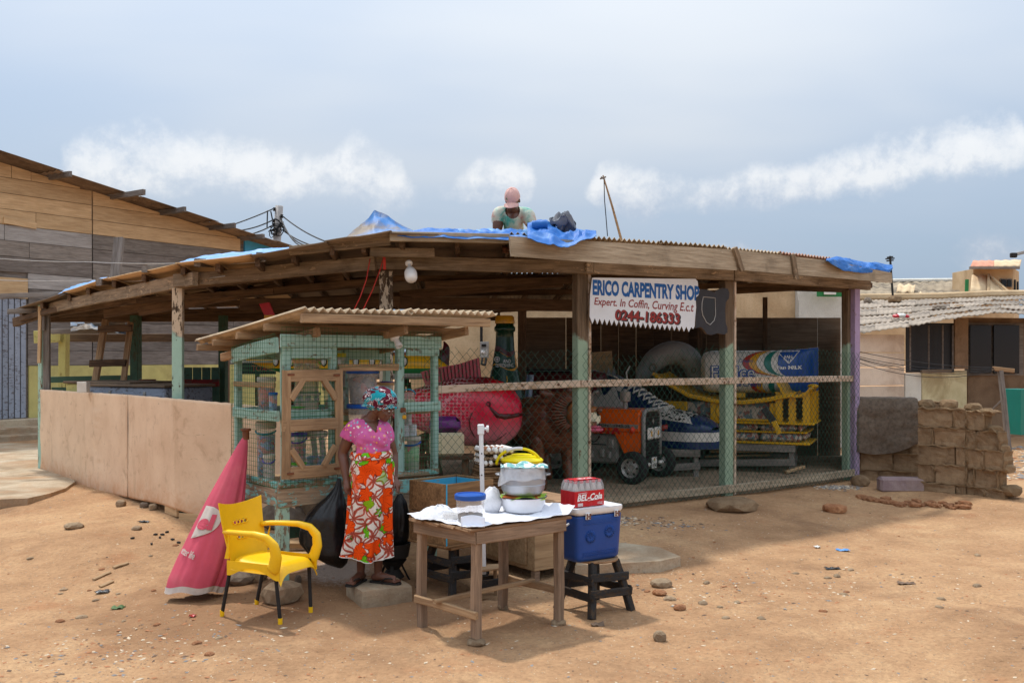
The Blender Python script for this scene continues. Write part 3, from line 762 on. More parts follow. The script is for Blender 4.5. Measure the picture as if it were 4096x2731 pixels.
def axis_lines(lo, hi, dense0, dense1, step, far):
    a = list(np.arange(dense0, dense1 + step / 2, step)); s = step; v = a[-1]
    while v < hi: s *= 1.18; v += min(s, far); a.append(v)
    s = step; v = a[0]; b = []
    while v > lo: s *= 1.18; v -= min(s, far); b.append(v)
    return np.array(b[::-1] + a)


gx = axis_lines(-700, 700, -6.5, 7.5, .055, 90); gy = axis_lines(-250, 1400, 5.2, 12.6, .05, 120)
GX, GY = np.meshgrid(gx, gy); GZ = ground_np(GX, GY)
mb = MB(); nu = len(gx)
mb.v = [tuple(q) for q in np.stack([GX.ravel(), GY.ravel(), GZ.ravel()], 1).tolist()]
mb.f = [(j * nu + i, j * nu + i + 1, (j + 1) * nu + i + 1, (j + 1) * nu + i) for j in range(len(gy) - 1) for i in range(nu - 1)]; mb.m = [0] * len(mb.f)
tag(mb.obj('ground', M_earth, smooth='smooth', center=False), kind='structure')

# broken concrete apron by the left house
pad = [P(-500, 2060, 12.0), P(-20, 2030, 12.15), P(110, 2018, 12.25), P(200, 1990, 12.7), P(262, 1960, 13.2), P(300, 1925, 13.9), P(285, 1895, 14.6), P(215, 1870, 15.2), P(165, 1850, 15.6)]
pad = [(p.x, p.y) for p in pad] + [(-7.4, 16.9), (-8.2, 19.9), (-14.5, 20.6), (-22, 19)]
mb = MB(); mb.prism(pad, .12, .235); tag(mb.obj('concrete_apron', M_slab, smooth='flat'), kind='structure')
# slab in front of the shed beside the black stool
sl = [P(2300, 2285, 8.9), P(2500, 2275, 9.0), P(2640, 2262, 9.1), P(2722, 2235, 9.3), P(2640, 2210, 9.75), P(2490, 2196, 10.0), P(2330, 2200, 10.0)]
mb = MB(); mb.prism([(p.x, p.y) for p in sl], -.05, .105)
tag(mb.obj('concrete_slab', M_slab, smooth='flat'), 'flat broken concrete slab on the dirt behind the cooler', 'slab')

# ---------------------------------------------------------------- ruined block wall on the right
wall = thing('block_wall', 'ruined low wall of rough tan blocks with a broken right end', 'wall', (5.9, 13.4, .18))


def blockrow(p0, p1, z0, rows, th, lens=.46, hh=.252, crop=None, mat=M_block):
    p0, p1 = Vector((*p0, 0)), Vector((*p1, 0)); L = (p1 - p0).length; dr = (p1 - p0).normalized(); nn = Vector((-dr.y, dr.x, 0))
    core_n = max(2, int(L / .2))
    for r in range(rows):
        s = -(r % 2) * lens * .5 - rnd.uniform(0, .05)
        while s < L - .04:
            a, b_ = max(0, s), min(L, s + lens - .018); s += lens
            if b_ - a < .08: continue
            if crop and not crop((a + b_) / 2 / L, r): continue
            m = frame(p0 + dr * ((a + b_) / 2) + Vector((0, 0, z0 + r * hh + (hh - .018) / 2)), dr)
            # a chipped, weathered block
            bm = bmesh.new(); bmesh.ops.create_cube(bm, size=1); bmesh.ops.subdivide_edges(bm, edges=bm.edges, cuts=4, use_grid_fill=True)
            k = rnd.uniform(0, 99); ln, ht = b_ - a, hh - .018
            vs = []
            for v in bm.verts:
                p = Vector((v.co.x * ln, v.co.y * th, v.co.z * ht)); q = fbm(p + Vector((k, r, s)), 5.5, 3)
                edge = sum(abs(c_) > .49 for c_ in v.co)
                p *= 1 - .012 * max(0, edge - 1); p.y += (q * .055 + rnd.uniform(-.006, .006)) - math.copysign(.012 * (1 - (2 * v.co.x) ** 4) * (1 - (2 * v.co.z) ** 4), p.y); p.x += q * .01; p.z += q * .008
                vs.append(p)
            fs = [tuple(v.index for v in f.verts) for f in bm.faces]; bm.free()
            mb = MB(); mb.add(vs, fs); mb.obj('block', mat, wall, 'flat', M=m)
            if rnd.random() < .8: beam('mortar_joint', m @ Vector((ln / 2 + .009, 0, -ht / 2)), m @ Vector((ln / 2 + .009, 0, ht / 2)), .022, th + .02, M_mortar, wall, up=nn, jit=.012, n=4)
        e_ = L if not crop else L * min(1, 1.02 - .10 * max(0, r - 1)); zz = Vector((0, 0, z0 + (r + 1) * hh - .009)); beam('mortar_joint', p0 + zz, p0 + dr * e_ + zz, th + .022, .024, M_mortar, wall, jit=.012, n=10)


blockrow((4.99, 14.55), (6.35, 14.2), .10, 5, .2)
blockrow((5.60, 13.40), (6.10, 13.08), .06, 5, .24, lens=.50)
blockrow((6.13, 13.06), (6.44, 12.68), .04, 5, .22, lens=.30, crop=lambda u, r: u < 1.1 - .12 * max(0, r - 1))
for a, b, zt, th in (((5.0, 14.56), (6.33, 14.22), 1.30, .15), ((5.66, 13.42), (6.04, 13.12), 1.27, .17), ((6.1, 13.09), (6.30, 12.85), 1.22, .15), ((6.26, 12.9), (6.42, 12.7), .8, .15)):
    d0 = Vector((*b, 0)) - Vector((*a, 0)); m = frame(((a[0] + b[0]) / 2, (a[1] + b[1]) / 2, .05), d0)
    mb = MB(); mb.cbox((0, 0, zt / 2), (d0.length, th, zt), .02); mb.obj('mortar_core', M_mortar, wall, 'flat', M=m)
# jagged mortar lumps on the broken top
for (x, y, z, s_) in ((5.05, 14.54, 1.335, .10), (5.7, 13.4, 1.30, .13), (5.92, 13.22, 1.30, .14), (6.16, 13.02, 1.27, .13), (6.27, 12.88, 1.22, .12), (6.34, 12.8, 1.0, .12), (6.40, 12.74, .76, .12), (6.44, 12.68, .5, .12), (6.48, 12.66, .2, .16)):
    rock('mortar_lump', (x, y, z), (s_ * 1.7, s_ * 1.5, s_), M_mortar, wall, seed=x, rz=x)

# carpet thrown over the wall
def rug(u, v):
    x = 5.02 + u * .86; y = 14.5 - u * .22
    z = 1.40 - v * (.78 + .05 * math.sin(u * 4) - .12 * u * u)
    yy = y - .175 - .03 * math.sin(u * 9 + 2 * v) * v - .05 * fbm((u * 3, v * 4, 2))
    if v < .16: yy = y - .175 + (.16 - v) * 1.9; z = 1.40 - max(0, v - .12) * .9
    return Vector((x + .04 * v, yy, z + .012 * fbm((u * 5, v * 5, 0))))
mb = MB(); mb.slab(rug, 22, 24, .018); tag(mb.obj('carpet', M_mat), 'grey shaggy carpet draped over the low block wall', 'carpet')

# ---------------------------------------------------------------- timber house on the left
hx0, hx1 = Vector((-11.45, 21.8, 0)), Vector((-7.6, 27.5, 0)); hd = (hx1 - hx0).normalized(); hn = Vector((hd.y, -hd.x, 0))   # hn faces the camera


def hs(px):
    k = (px - 2048) / F; return (k * hx0.y - hx0.x) / (hd.x - k * hd.y)


def hz(px, py):
    q = hx0 + hd * hs(px); return H + (HZ - py) / F * q.y


HM = Matrix((hd, Vector((0, 0, 1)), hn)).transposed().to_4x4(); HM.translation = hx0     # local x along wall, y up, z towards the camera
house = thing('timber_house', 'tall house of horizontal tan and grey boards under a sloping iron roof', 'house', hx0 + hd * 3)
sA, zA = hs(0), hz(0, 640); sB, zB = hs(960), hz(960, 945); vs_ = (zB - zA) / (sB - sA)
verge = lambda s: zA + (s - sA) * vs_


def clip_plank(s0, s1, z0, z1, mat, th=.03, tilt=0.0):
    top = lambda s: min(z1, verge(s) - .06)
    if top(s0) <= z0 + .03: return
    pts = [(s0, z0), (s1, z0)] if top(s1) > z0 + .02 else None
    if pts is None:
        sx = sA + (z0 + .03 - zA + .06) / vs_; s1 = min(s1, sx); pts = [(s0, z0), (s1, z0)]
    up = [(s1, max(z0 + .01, top(s1)))]
    sc_ = sA + (z1 + .06 - zA) / vs_
    if s0 < sc_ < s1: up.append((sc_, z1))
    up.append((s0, top(s0))); pts += up
    cx, cz = (s0 + s1) / 2, z0
    q = [(s - cx, z - cz) for s, z in pts]
    mb = MB(); mb.prism(q, 0, th + rnd.uniform(0, .012))
    mb.obj('plank', mat, house, 'flat', M=HM @ Matrix.Translation((cx, cz, rnd.uniform(0, .006))) @ Matrix.Rotation(tilt, 4, 'Z'))


seam = hs(366)
cols_ = {**{k: (W_greydk, W_greydk) for k in range(5)}, 5: (W_silver, W_grey), 6: (W_greydk, W_grey), 7: (W_grey, W_greydk), 8: (W_silver, W_grey), 9: (W_new, W_new), 10: (W_new, W_new), 11: (W_new, W_new), 12: (W_new, W_new)}
splits = {9: (hs(140),), 10: (), 7: (hs(113),), 8: (hs(14),), 12: (hs(42), hs(120)), 4: (hs(110),)}
for r in range(13):
    z0 = 1.82 + r * .352; z1 = z0 + .340
    for side, (a, b) in enumerate(((-3.2, seam - .012), (seam + .012, 10.8))):
        if r >= 9 and side: b = hs(958)
        elif side and r == 8: b = hs(972)
        cuts = [a] + [c_ for c_ in splits.get(r, ()) if a < c_ < b] + ([b * .5 + a * .5] if side and r < 6 else []) + [b]
        for q0, q1 in zip(cuts, cuts[1:]):
            if r < 7 and q0 < hs(108) and side == 0:
                q0 = hs(108)                      # the door takes the left end
                if r == 6: q0 = -3.2
            if q1 - q0 > .05: clip_plank(q0 + .006, q1 - .006, z0, z1, cols_[r][side])
clip_plank(hs(8), hs(139), hz(70, 905), hz(70, 880), W_new, .06, R(-4))
# backing, plinth, door, steps
mb = MB(); mb.prism([(-3.2, .2), (10.8, .2), (10.8, verge(10.8) - .2), (-3.2, verge(-3.2) - .2)], -.12, -.01); mb.obj('wall_lining', W_greydk, house, 'flat', M=HM)
mb = MB(); mb.prism([(hs(112), .15), (10.8, .15), (10.8, 1.81), (hs(112), 1.81)], -.005, .05); mb.obj('plinth', M_yellowwall, house, 'flat', M=HM)
mb = MB(); mb.prism([(hs(-160), .62), (hs(106), .62), (hs(106), 3.4), (hs(-160), 3.4)], -.004, .01); dpan = mb.obj('door', W_greydk, house, 'flat', M=HM)
nb = 9; w0, w1 = hs(-120), hs(104)
for i in range(nb):
    a = w0 + (w1 - w0) * i / nb; b = w0 + (w1 - w0) * (i + 1) / nb - .025
    mb = MB(); mb.cbox(((a + b) / 2, 1.98, .03), (b - a, 2.70 + rnd.uniform(-.02, .02), .03), .006); mb.obj('door_board', W_bluegrey, dpan, 'flat', M=HM @ Matrix.Translation((0, 0, 0)))
mb = MB(); mb.prism([(hs(-160), 3.34), (hs(106), 3.34), (hs(106), 3.80), (hs(-160), 3.80)], .0, .06); mb.obj('door_head', W_new, house, 'flat', M=HM)
for i, (zz, dp) in enumerate(((.62, .35), (.47, .75), (.34, 1.2))):
    mb = MB(); mb.cbox((hs(-40) - .6, zz - .2, dp / 2), (3.6, .4, dp), .02); mb.obj('step', M_slab, house, 'flat', M=HM)
# sky-blue end boarding and the roof
mb = MB(); mb.prism([(hs(975), 3.3), (hs(1190), 3.2), (hs(1190), verge(hs(1190)) - .04), (hs(975), verge(hs(975)) - .06)], -.01, .05); mb.obj('blue_boarding', M_blueboard, house, 'flat', M=HM)
def hroof(s0, s1, out, back, lift, seedx):
    n = 34
    def fn(u, v):
        s = s0 + (s1 - s0) * u; w = out - (out + back) * v
        return Vector((s, verge(s) + lift + .018 * math.sin(w * 26), w))
    mb = MB(); mb.slab(fn, 8, 120, .012); return mb.obj('roof_sheet', M_iron, house, 'smooth', M=HM)
r0 = -3.4; k = 0
while r0 < hs(1230) - .3:
    hroof(r0, min(r0 + 2.3, hs(1235)), .62 + (k % 2) * .06, 7, .02 + .02 * (k % 2), k); r0 += 2.2; k += 1
for px, ln in ((195, .55), (440, 1.05), (640, .7), (835, .75), (965, .6)):
    s = hs(px); q = HM @ Vector((s, verge(s) - .06, -.3)); q2 = HM @ Vector((s + .05, verge(s) - .06 + .02, .25 + ln))
    beam('purlin_end', q, q2, .09, .13, W_greydk, house, jit=.01)

tag(beam('leaning_post', P(452, 1200, 16.6), P(478, 952, 16.9), .16, .10, W_greydk), 'split grey post standing up behind the left roof slope', 'post')
# ---------------------------------------------------------------- utility pole behind
pole = thing('utility_pole', 'weathered wooden electricity pole with a tangle of cables', 'pole', ((1085 - 2048) / F * 32, 32, .2))
pt, pb = P(1117, 824, 32), Vector(((1060 - 2048) / F * 32, 32, .2))
mb = MB(); mb.tube([pb, pb.lerp(pt, .5), pt], [.17, .15, .13], 12); mb.obj('shaft', W_silver, pole, 'smooth')
for (px, py, dx_) in ((1097, 838, -.18), (1128, 866, .2), (1095, 884, -.16), (1096, 900, -.18), (1130, 895, .18)):
    q = P(px, py, 31.9); mb = MB(); mb.lathe([(.0, -.05), (.05, -.05), (.03, -.02), (.055, 0), (.03, .03), (.05, .06), (0, .06)], 8, Matrix.Translation(q)); mb.tube([q + Vector((0, 0, -.02)), q + Vector((-dx_, .1, -.02))], .02, 5); mb.obj('insulator', M_charcoal, pole)
def cable(name, pts, r, mat, parent, sag=.0, n=10):
    out = []
    for a, b in zip(pts, pts[1:]):
        for i in range(n): f = i / n; out.append(a.lerp(b, f) - Vector((0, 0, sag * 4 * f * (1 - f))))
    out.append(pts[-1]); mb = MB(); mb.tube(out, r, 5); return mb.obj(name, mat, parent, 'smooth')
for a, b, s in ((P(1092, 836, 31.9), P(700, 960, 30), .1), (P(1088, 882, 31.9), P(900, 925, 30), .1), (P(1092, 900, 31.9), P(880, 945, 30), .15), (P(1135, 868, 31.9), P(1330, 975, 29), .1), (P(1125, 900, 31.9), P(1270, 980, 29), .25), (P(1120, 865, 31.9), P(1230, 985, 29), .3), (P(1130, 920, 31.9), P(1290, 990, 29), .1), (P(1070, 842, 31.9), P(1068, 915, 31.9), .0), (P(1083, 845, 31.9), P(1090, 880, 31.9), .0)):
    cable('cable', [a, b], .022, M_wire, pole, s)
for i in range(7):
    c0 = P(1078 + rnd.uniform(-12, 55), 915 + rnd.uniform(-22, 22), 31.8); rr = rnd.uniform(.08, .22); pts = [c0 + Vector((rr * math.cos(a) * rnd.uniform(.7, 1.3), rnd.uniform(-.05, .05), rr * math.sin(a) * rnd.uniform(.6, 1.4))) for a in np.linspace(0, 9, 16)]
    mb = MB(); mb.tube(pts, .016, 4); mb.obj('cable_loop', M_wire, pole, 'smooth')

# ---------------------------------------------------------------- patched house on the right
def corr(name, p00, p10, p01, p11, mat, parent, amp=.022, pitch=.076, th=.008, warp=.03, seed=0.0, across='u'):
    """corrugated sheet: corners, waves counted along u (p00->p10), ridges run along v"""
    p00, p10, p01, p11 = map(Vector, (p00, p10, p01, p11)); L = (p10 - p00).length; nw = max(2, int(L / pitch)); nu = nw * 4 + 1
    nn = (p10 - p00).cross(p01 - p00).normalized()
    if nn.z < 0: nn = -nn
    def fn(u, v):
        p = p00.lerp(p10, u).lerp(p01.lerp(p11, u), v)
        return p + nn * (amp * math.sin(u * nw * 2 * math.pi) + warp * fbm((u * 2.1 + seed, v * 2 + seed, seed), 1.3, 2))
    mb = MB(); mb.slab(fn, nu, 4, th); o = mb.obj(name, mat, parent, 'smooth'); return o


rh = thing('patched_house', 'low house with patched walls and stone-weighted corrugated roof right of the shed', 'house', (8.5, 21.5, .2))
def wallpanel(name, x0, x1, y0, y1, Y0, Y1, mat, parent, th=.05, lift=0.0, smooth='flat'):
    """upright panel seen at photo columns x0..x1 and rows y0 (top) .. y1 (bottom, measured at x0)"""
    a, b = P(x0, y1, Y0), P(x1, y1, Y1); zt = P(x0, y0, Y0).z; zb = a.z
    dv = Vector((b.x - a.x, b.y - a.y, 0)); m = frame((a.x, a.y, zb), dv); mb = MB(); mb.cbox((dv.length / 2, th / 2 - lift, (zt - zb) / 2), (dv.length, th, zt - zb), .006)
    return mb.obj(name, mat, parent, smooth, M=m)
M_pinkwash = concrete('pale_wash_boards', (206, 188, 168), (222, 206, 188), 2, (160, 130, 104), .5, .4)
M_ochre = concrete('ochre_plaster', (124, 102, 82), (146, 122, 98), 2, (96, 74, 56), .6, .5)
M_limewall = concrete('lime_boarding', (196, 186, 146), (214, 204, 166), 2.4, (150, 128, 92), .6, .3)
zt_ = [1335, 1410, 1470, 1545, 1620, 1700]
for i in range(5): wallpanel('wall_board', 3380, 3617, zt_[i] + 2, zt_[i + 1] - 2, 20, 20.6, M_pinkwash, rh)
wallpanel('wall_board', 3622, 3686, 1492, 1700, 20.6, 20.8, M_white_wall, rh); wallpanel('wall_board', 3689, 3868, 1482, 1700, 20.8, 21.3, M_limewall, rh)
wallpanel('plastic_window', 3624, 3818, 1290, 1490, 20.75, 21.1, M_blacksheet, rh, .02)
for (x, w) in ((3640, 5), (3715, 4), (3770, 5), (3810, 5)):
    wallpanel('window_batten', x, x + w, 1300, 1480, 20.55 + (x - 3640) * .0018, 20.56 + (x - 3640) * .0018, W_greydk, rh, .03)
wallpanel('wall_pier', 3820, 3874, 1270, 1475, 21.0, 21.1, M_ochre, rh)
wallpanel('wall', 3872, 4300, 1270, 1720, 21.6, 22.2, M_ochre, rh, .12)
mb = MB()
for nm, x0, x1, y0, y1 in (('window_frame', 3872, 4095, 1290, 1502),):
    fr = wallpanel(nm, x0, x1, y0, y1, 21.5, 21.9, W_grey, rh, .04)
    for a, b in ((3882, 3966), (3976, 4078)):
        pn = wallpanel('pane', a, b, 1300, 1494, 21.42 + (a - 3882) * .0018, 21.44 + (b - 3882) * .0018, M_dark, fr, .03)
wallpanel('sill_board', 3688, 3808, 1478, 1492, 20.55, 20.8, W_plydk, rh, .06)
# roof: overlapping courses of corrugated sheets
eave = [(3200, 1356), (3430, 1340), (3640, 1308), (3850, 1268), (3960, 1254), (4120, 1262), (4320, 1268)]
top = [(3300, 1203), (3560, 1200), (3760, 1196), (3960, 1186), (4120, 1182), (4320, 1180)]
ey = lambda x: float(np.interp(x, [e[0] for e in eave], [e[1] for e in eave])); ty = lambda x: float(np.interp(x, [e[0] for e in top], [e[1] for e in top]))
rows = 4
for r in range(rows):
    x = 3240 + rnd.uniform(-60, 0)
    while x < 4240:
        x1 = x + rnd.uniform(130, 200); f0, f1 = r / rows, (r + 1.12) / rows
        Y0 = 19.9 + (26.5 - 19.9) * f0; Y1 = 19.9 + (26.5 - 19.9) * f1
        q = lambda xx, f, Y: P(xx, ey(xx) * (1 - f) + ty(xx) * f, Y) + Vector((0, 0, -.05 * r * 0 + .03 * (f == f0)))
        corr('roof_sheet', q(x, f0, Y0), q(x1 + 8, f0, Y0 + .05), q(x, f1, Y1), q(x1 + 8, f1, Y1), M_asbgrey, rh, .011, .11, .010, .06, x * .01 + r)
        x = x1
mb = MB(); mb.tube([P(3300, 1196, 26.6), P(3560, 1192, 26.6), P(3760, 1190, 26.6), P(3960, 1180, 26.6), P(4320, 1176, 26.6)], .13, 8); mb.obj('ridge_mortar', M_plaster, rh)
for i, (px, py, w, Y, lab) in enumerate(((3472, 1207, 22, 25.9, 'small dark stone near the ridge left on the patched roof'), (3579, 1200, 40, 25.8, 'brown block on the ridge beside the far aerial'), (3757, 1240, 42, 23.6, 'dark grey block weighing down the middle of the patched roof'), (3838, 1239, 40, 23.6, 'tan block beside the dark one on the patched roof'), (4062, 1242, 50, 23.4, 'large tan block at the right end of the patched roof'))):
    q = P(px, py, Y); tag(rock('roof_stone', (q.x, q.y, q.z - .07), (w / F * Y * 1.25, .35, .2), M_darkstone if i in (0, 2) else M_block, seed=i), lab, 'stone')
# doll-like rubbish bundle on the roof
rb = thing('rag_bundle', 'small red and white rag bundle lying on the patched roof', 'rubbish', P(3600, 1268, 21.9))
for (px, py, s_, m_) in ((3588, 1266, .09, M_red), (3604, 1266, .11, M_wht), (3622, 1266, .08, M_red)):
    q = P(px, py, 21.9); rock('rag', (q.x, q.y, q.z - .03), (s_ * 2, s_ * 2, s_), m_, rb, seed=px)

# far buildings
fb = thing('tiled_building', 'long far building with stained light roof behind the patched house', 'building', (16, 41, .2))
corr('roof_sheet', P(3380, 1205, 41), P(3895, 1205, 41), P(3380, 1128, 46), P(3895, 1122, 46), M_tileroof, fb, .03, .36, .02, .05, 3.3)
for x0, x1, y0, y1 in ((3585, 3655, 1150, 1180), (3640, 3700, 1180, 1200)):
    corr('new_roof_sheet', P(x0, y1, 41.6) + Vector((0, 0, .12)), P(x1, y1, 41.6) + Vector((0, 0, .12)), P(x0 + 6, y0, 43.6) + Vector((0, 0, .14)), P(x1 + 6, y0, 43.6) + Vector((0, 0, .14)), M_creamroof, fb, .05, .42, .02, 0)
mb = MB(); mb.tube([P(3370, 1126, 46), P(3640, 1122, 46), P(3895, 1120, 46)], .1, 6); mb.obj('ridge_cap', M_white_wall, fb)
wallpanel('wall', 3380, 3895, 1190, 1460, 41.2, 41.2, M_plaster, fb, .2)
mb = MB(); mb.tube([P(3866, 1178, 40.5), P(3868, 1118, 40.5)], .08, 8); mb.obj('vent_pipe', M_green, fb)
tw = thing('stair_tower', 'tan stair tower with salmon and cream roof at far right', 'building', (20, 42, .2))
wallpanel('wall', 3893, 4052, 1075, 1460, 42, 42, M_plaster, tw, 2.0); wallpanel('side_wall', 4052, 4076, 1070, 1460, 42.0, 44.0, M_plaster, tw, .2)
corr('roof_sheet', P(3880, 1068, 41.2), P(3978, 1066, 41.2), P(3892, 1042, 43.5), P(3978, 1041, 43.5), M_pinkroof, tw, .016, .3, .02, .0)
corr('roof_sheet', P(3976, 1066, 41.2), P(4080, 1064, 41.2), P(3976, 1041, 43.5), P(4086, 1038, 43.5), M_creamroof, tw, .016, .3, .02, .0)
wallpanel('fascia', 3880, 4080, 1066, 1076, 41.1, 41.1, W_grey, tw, .1)
corr('stair_roof', P(3880, 1172, 40.6), P(3950, 1172, 40.6), P(3887, 1100, 42.0), P(3950, 1100, 42.0), M_creamroof, tw, .018, .3, .02, .0)
corr('stair_roof', P(3958, 1172, 40.4), P(4036, 1172, 40.4), P(3958, 1098, 41.9), P(3990, 1128, 41.9), M_creamroof, tw, .018, .3, .02, .0)
mb = MB(); mb.tube([P(3954, 1174, 40.4), P(3954, 1098, 41.8)], .06, 6); mb.obj('hip_mortar', M_plaster, tw); mb = MB(); mb.tube([P(3955, 1098, 41.8), P(4040, 1172, 40.3)], .06, 6); mb.obj('hip_mortar', M_plaster, tw)
f_ = wallpanel('window', 4002, 4050, 1115, 1150, 41.9, 41.9, W_grey, tw, .1); wallpanel('pane', 4006, 4026, 1118, 1147, 41.85, 41.85, M_dark, f_, .05); wallpanel('pane', 4030, 4047, 1118, 1147, 41.85, 41.85, M_dark, f_, .05)
wallpanel('pane', 4057, 4064, 1118, 1162, 41.95, 41.95, M_dark, tw, .05); wallpanel('pane', 4068, 4075, 1126, 1170, 41.95, 41.95, M_dark, tw, .05)

# building close behind the shed: rough tan block, whitewash and a painted banner
bh = thing('plastered_house', 'rough tan and whitewashed house wall showing behind the shed', 'house', (2, 20, .2))
wallpanel('tan_wall', 1640, 3192, 1110, 1830, 19.6, 19.6, M_plaster, bh, .2); wallpanel('white_wall', 3196, 3395, 1110, 1830, 19.4, 19.5, M_white_wall, bh, .2)
tag(wallpanel('banner', 3268, 3372, 1150, 1186, 19.2, 19.28, M_green, None, .02), 'green and white painted banner high on the whitewashed wall', 'banner')
q_ = wallpanel('banner_print', 3296, 3345, 1152, 1178, 19.17, 19.2, M_wht, bpy.data.objects['banner'], .012)
mt = thing('electric_meter', 'clear and grey electricity meter box on the tan wall behind the fence', 'meter', P(1936, 1440, 19.3))
wallpanel('meter_box', 1920, 1955, 1366, 1432, 19.35, 19.35, M_silver, mt, .16); wallpanel('meter_cover', 1923, 1951, 1398, 1430, 19.3, 19.3, M_tubclear, mt, .06); wallpanel('meter_screen', 1926, 1944, 1376, 1386, 19.33, 19.33, M_dark, mt, .02); wallpanel('meter_label', 1924, 1938, 1402, 1412, 19.28, 19.28, M_print, mt, .02)
cable('conduit', [P(1925, 1366, 19.4), P(1925, 1290, 19.4)], .03, M_wire, mt); cable('loose_cable', [P(1930, 1432, 19.3), P(1926, 1456, 19.2), P(1940, 1460, 19.2), P(1945, 1434, 19.3)], .022, M_wire, mt, 0, 4)

# ---------------------------------------------------------------- washing-line post, aerials
cp = thing('washing_line_post', 'grey wooden T-shaped washing line post on the stony ground at right', 'post', P(4040, 1850, 16.2))
beam('upright', P(4042, 1862, 16.1), P(4001, 1482, 16.2), .07, .08, W_grey, cp); beam('crossbar', P(3972, 1474, 16.2), P(4055, 1482, 16.2), .06, .07, W_door, cp); beam('brace', P(3957, 1652, 16.5), P(4006, 1604, 16.25), .035, .04, W_grey, cp)
for i in range(5):
    cable('line', [P(3976 + i * 3, 1470 + i * 2, 16.2), P(3425, [1404, 1424, 1430, 1432, 1446][i], 14.6)], .005, M_wire, cp, .06 + .03 * i)
ar = thing('bamboo_aerial', 'leaning thin bamboo aerial mast on the shed roof', 'aerial', P(2490, 952, 14))
mb = MB(); mb.tube([P(2492, 985, 14), P(2450, 830, 14), P(2412, 702, 14)], [.020, .016, .010], 7); mb.obj('mast', W_door, ar); mb = MB(); mb.tube([P(2400, 716, 14), P(2424, 708, 14)], .012, 5); mb.tube([P(2404, 708, 13.98), P(2420, 720, 13.98)], .012, 5); mb.obj('crosspiece', W_grey, ar)
cable('wire', [P(2416, 716, 14), P(2418, 800, 14), P(2424, 870, 14), P(2430, 945, 14)], .007, M_wire, ar, 0, 3)
a2_ = thing('roof_aerial', 'thin television aerial standing beyond the right end of the shed roof', 'aerial', P(3568, 1180, 26))
mb = MB(); mb.tube([P(3572, 1195, 26), P(3560, 1024, 26)], .03, 6); mb.obj('mast', M_charcoal, a2_)
for y_, w_ in ((1030, 12), (1036, 18), (1044, 14)): mb = MB(); mb.tube([P(3560 - w_, y_, 26), P(3560 + w_, y_ - 3, 26)], .02, 5); mb.obj('element', M_charcoal, a2_)
a3_ = thing('boom_aerial', 'metal aerial boom reaching in at the upper right edge', 'aerial', P(4130, 1200, 24))
mb = MB(); mb.tube([P(4054, 1021, 24), P(4180, 990, 24)], .03, 6); mb.tube([P(4058, 1014, 24), P(4180, 984, 24)], .012, 5); mb.obj('boom', M_silver, a3_); mb = MB(); mb.tube([P(4130, 1230, 24), P(4128, 1000, 24)], .035, 6); mb.obj('mast', M_charcoal, a3_); mb = MB(); mb.cbox(P(4054, 1021, 24), (.16, .1, .12), .02); mb.obj('end_cap', M_charcoal, a3_)
tag(wallpanel('painted_board', 4083, 4140, 1556, 1740, 17.5, 17.6, M_tealp, None, .4), 'bright teal painted board standing at the right edge', 'board')
# ---------------------------------------------------------------- carpentry shed
class Plane:
    """upright plane over the ground line a-b; photo columns map onto it"""
    def __init__(s, a, b, off=0.0):
        s.a = Vector((*a, 0)); s.d = (Vector((*b, 0)) - s.a).normalized(); s.n = Vector((s.d.y, -s.d.x, 0)); s.a = s.a + s.n * off

    def s(s, px):
        k = (px - 2048) / F; return (k * s.a.y - s.a.x) / (s.d.x - k * s.d.y)

    def pt(s, px, py, off=0.0):
        q = s.a + s.d * Plane.s(s, px); q = P(px, py, q.y); return q + s.n * off

    def M(s):
        m = Matrix((s.d, Vector((0, 0, 1)), s.n)).transposed().to_4x4(); m.translation = s.a; return m

    def uv(s, px, py):
        q = s.a + s.d * Plane.s(s, px); return (Plane.s(s, px), H - (py - HZ) / F * q.y)


C = (-1.42, 11.0)
shed = thing('carpentry_shed', 'open timber workshop shed with low roof, plywood skirt and chain link front', 'shed', (0, 13.5, .2))
V = lambda p, z: Vector((p[0], p[1], z))
# floor, with its rough edge
fl = [(-1.5, 11.05), (.78, 11.42), (2.78, 12.72), (4.94, 14.42), (5.8, 16.9), (-7.2, 16.9), (-7.3, 15.7), (-3.9, 11.45)]
mb = MB(); mb.prism(fl, .10, FLOOR); mb.obj('floor', M_floor, shed, 'flat')
# posts
beam('post', V(A, .2), V(A, 2.84), .10, .11, W_greenlow, shed, up=(.77, -.64, 0))
beam('post', P(188, 1660, 15.5), P(188, 1235, 15.5), .1, .06, W_grey, shed); beam('post_cleat', P(158, 1452, 15.4), P(161, 1226, 15.4), .05, .05, W_new, shed); beam('post_cleat', P(172, 1320, 15.42), P(172, 1232, 15.42), .07, .05, W_grey, shed)
beam('post', V((PP[0], PP[1] + .03), .1), V((PP[0], PP[1] + .03), 2.80), .115, .115, W_postpeel, shed, up=(.1, -1, 0))
beam('post', V(C, .1), V(C, 2.97), .15, .12, W_post, shed, up=(.1, -1, 0))
for q, ang in ((P1, .1), (P2, .25), (P3, .3)):
    beam('post', V(q, .2), V(q, 2.99), .145, .12, W_postgreen, shed, up=(-.6, 1, 0))
    f = V(q, 0) + Vector((.09, .03, 0)); beam('post_edge_strip', f + Vector((0, 0, .22)), f + Vector((0, 0, 2.98)), .035, .11, W_rail, shed, up=(-.6, 1, 0))
pp = P(3416, 1920, 14.35); beam('post', pp, P(3418, 1150, 14.35), .11, .12, W_purple, shed, up=(-.6, 1, 0))
beam('post', P(3392, 1915, 14.5), P(3394, 1155, 14.5), .05, .1, W_in, shed)
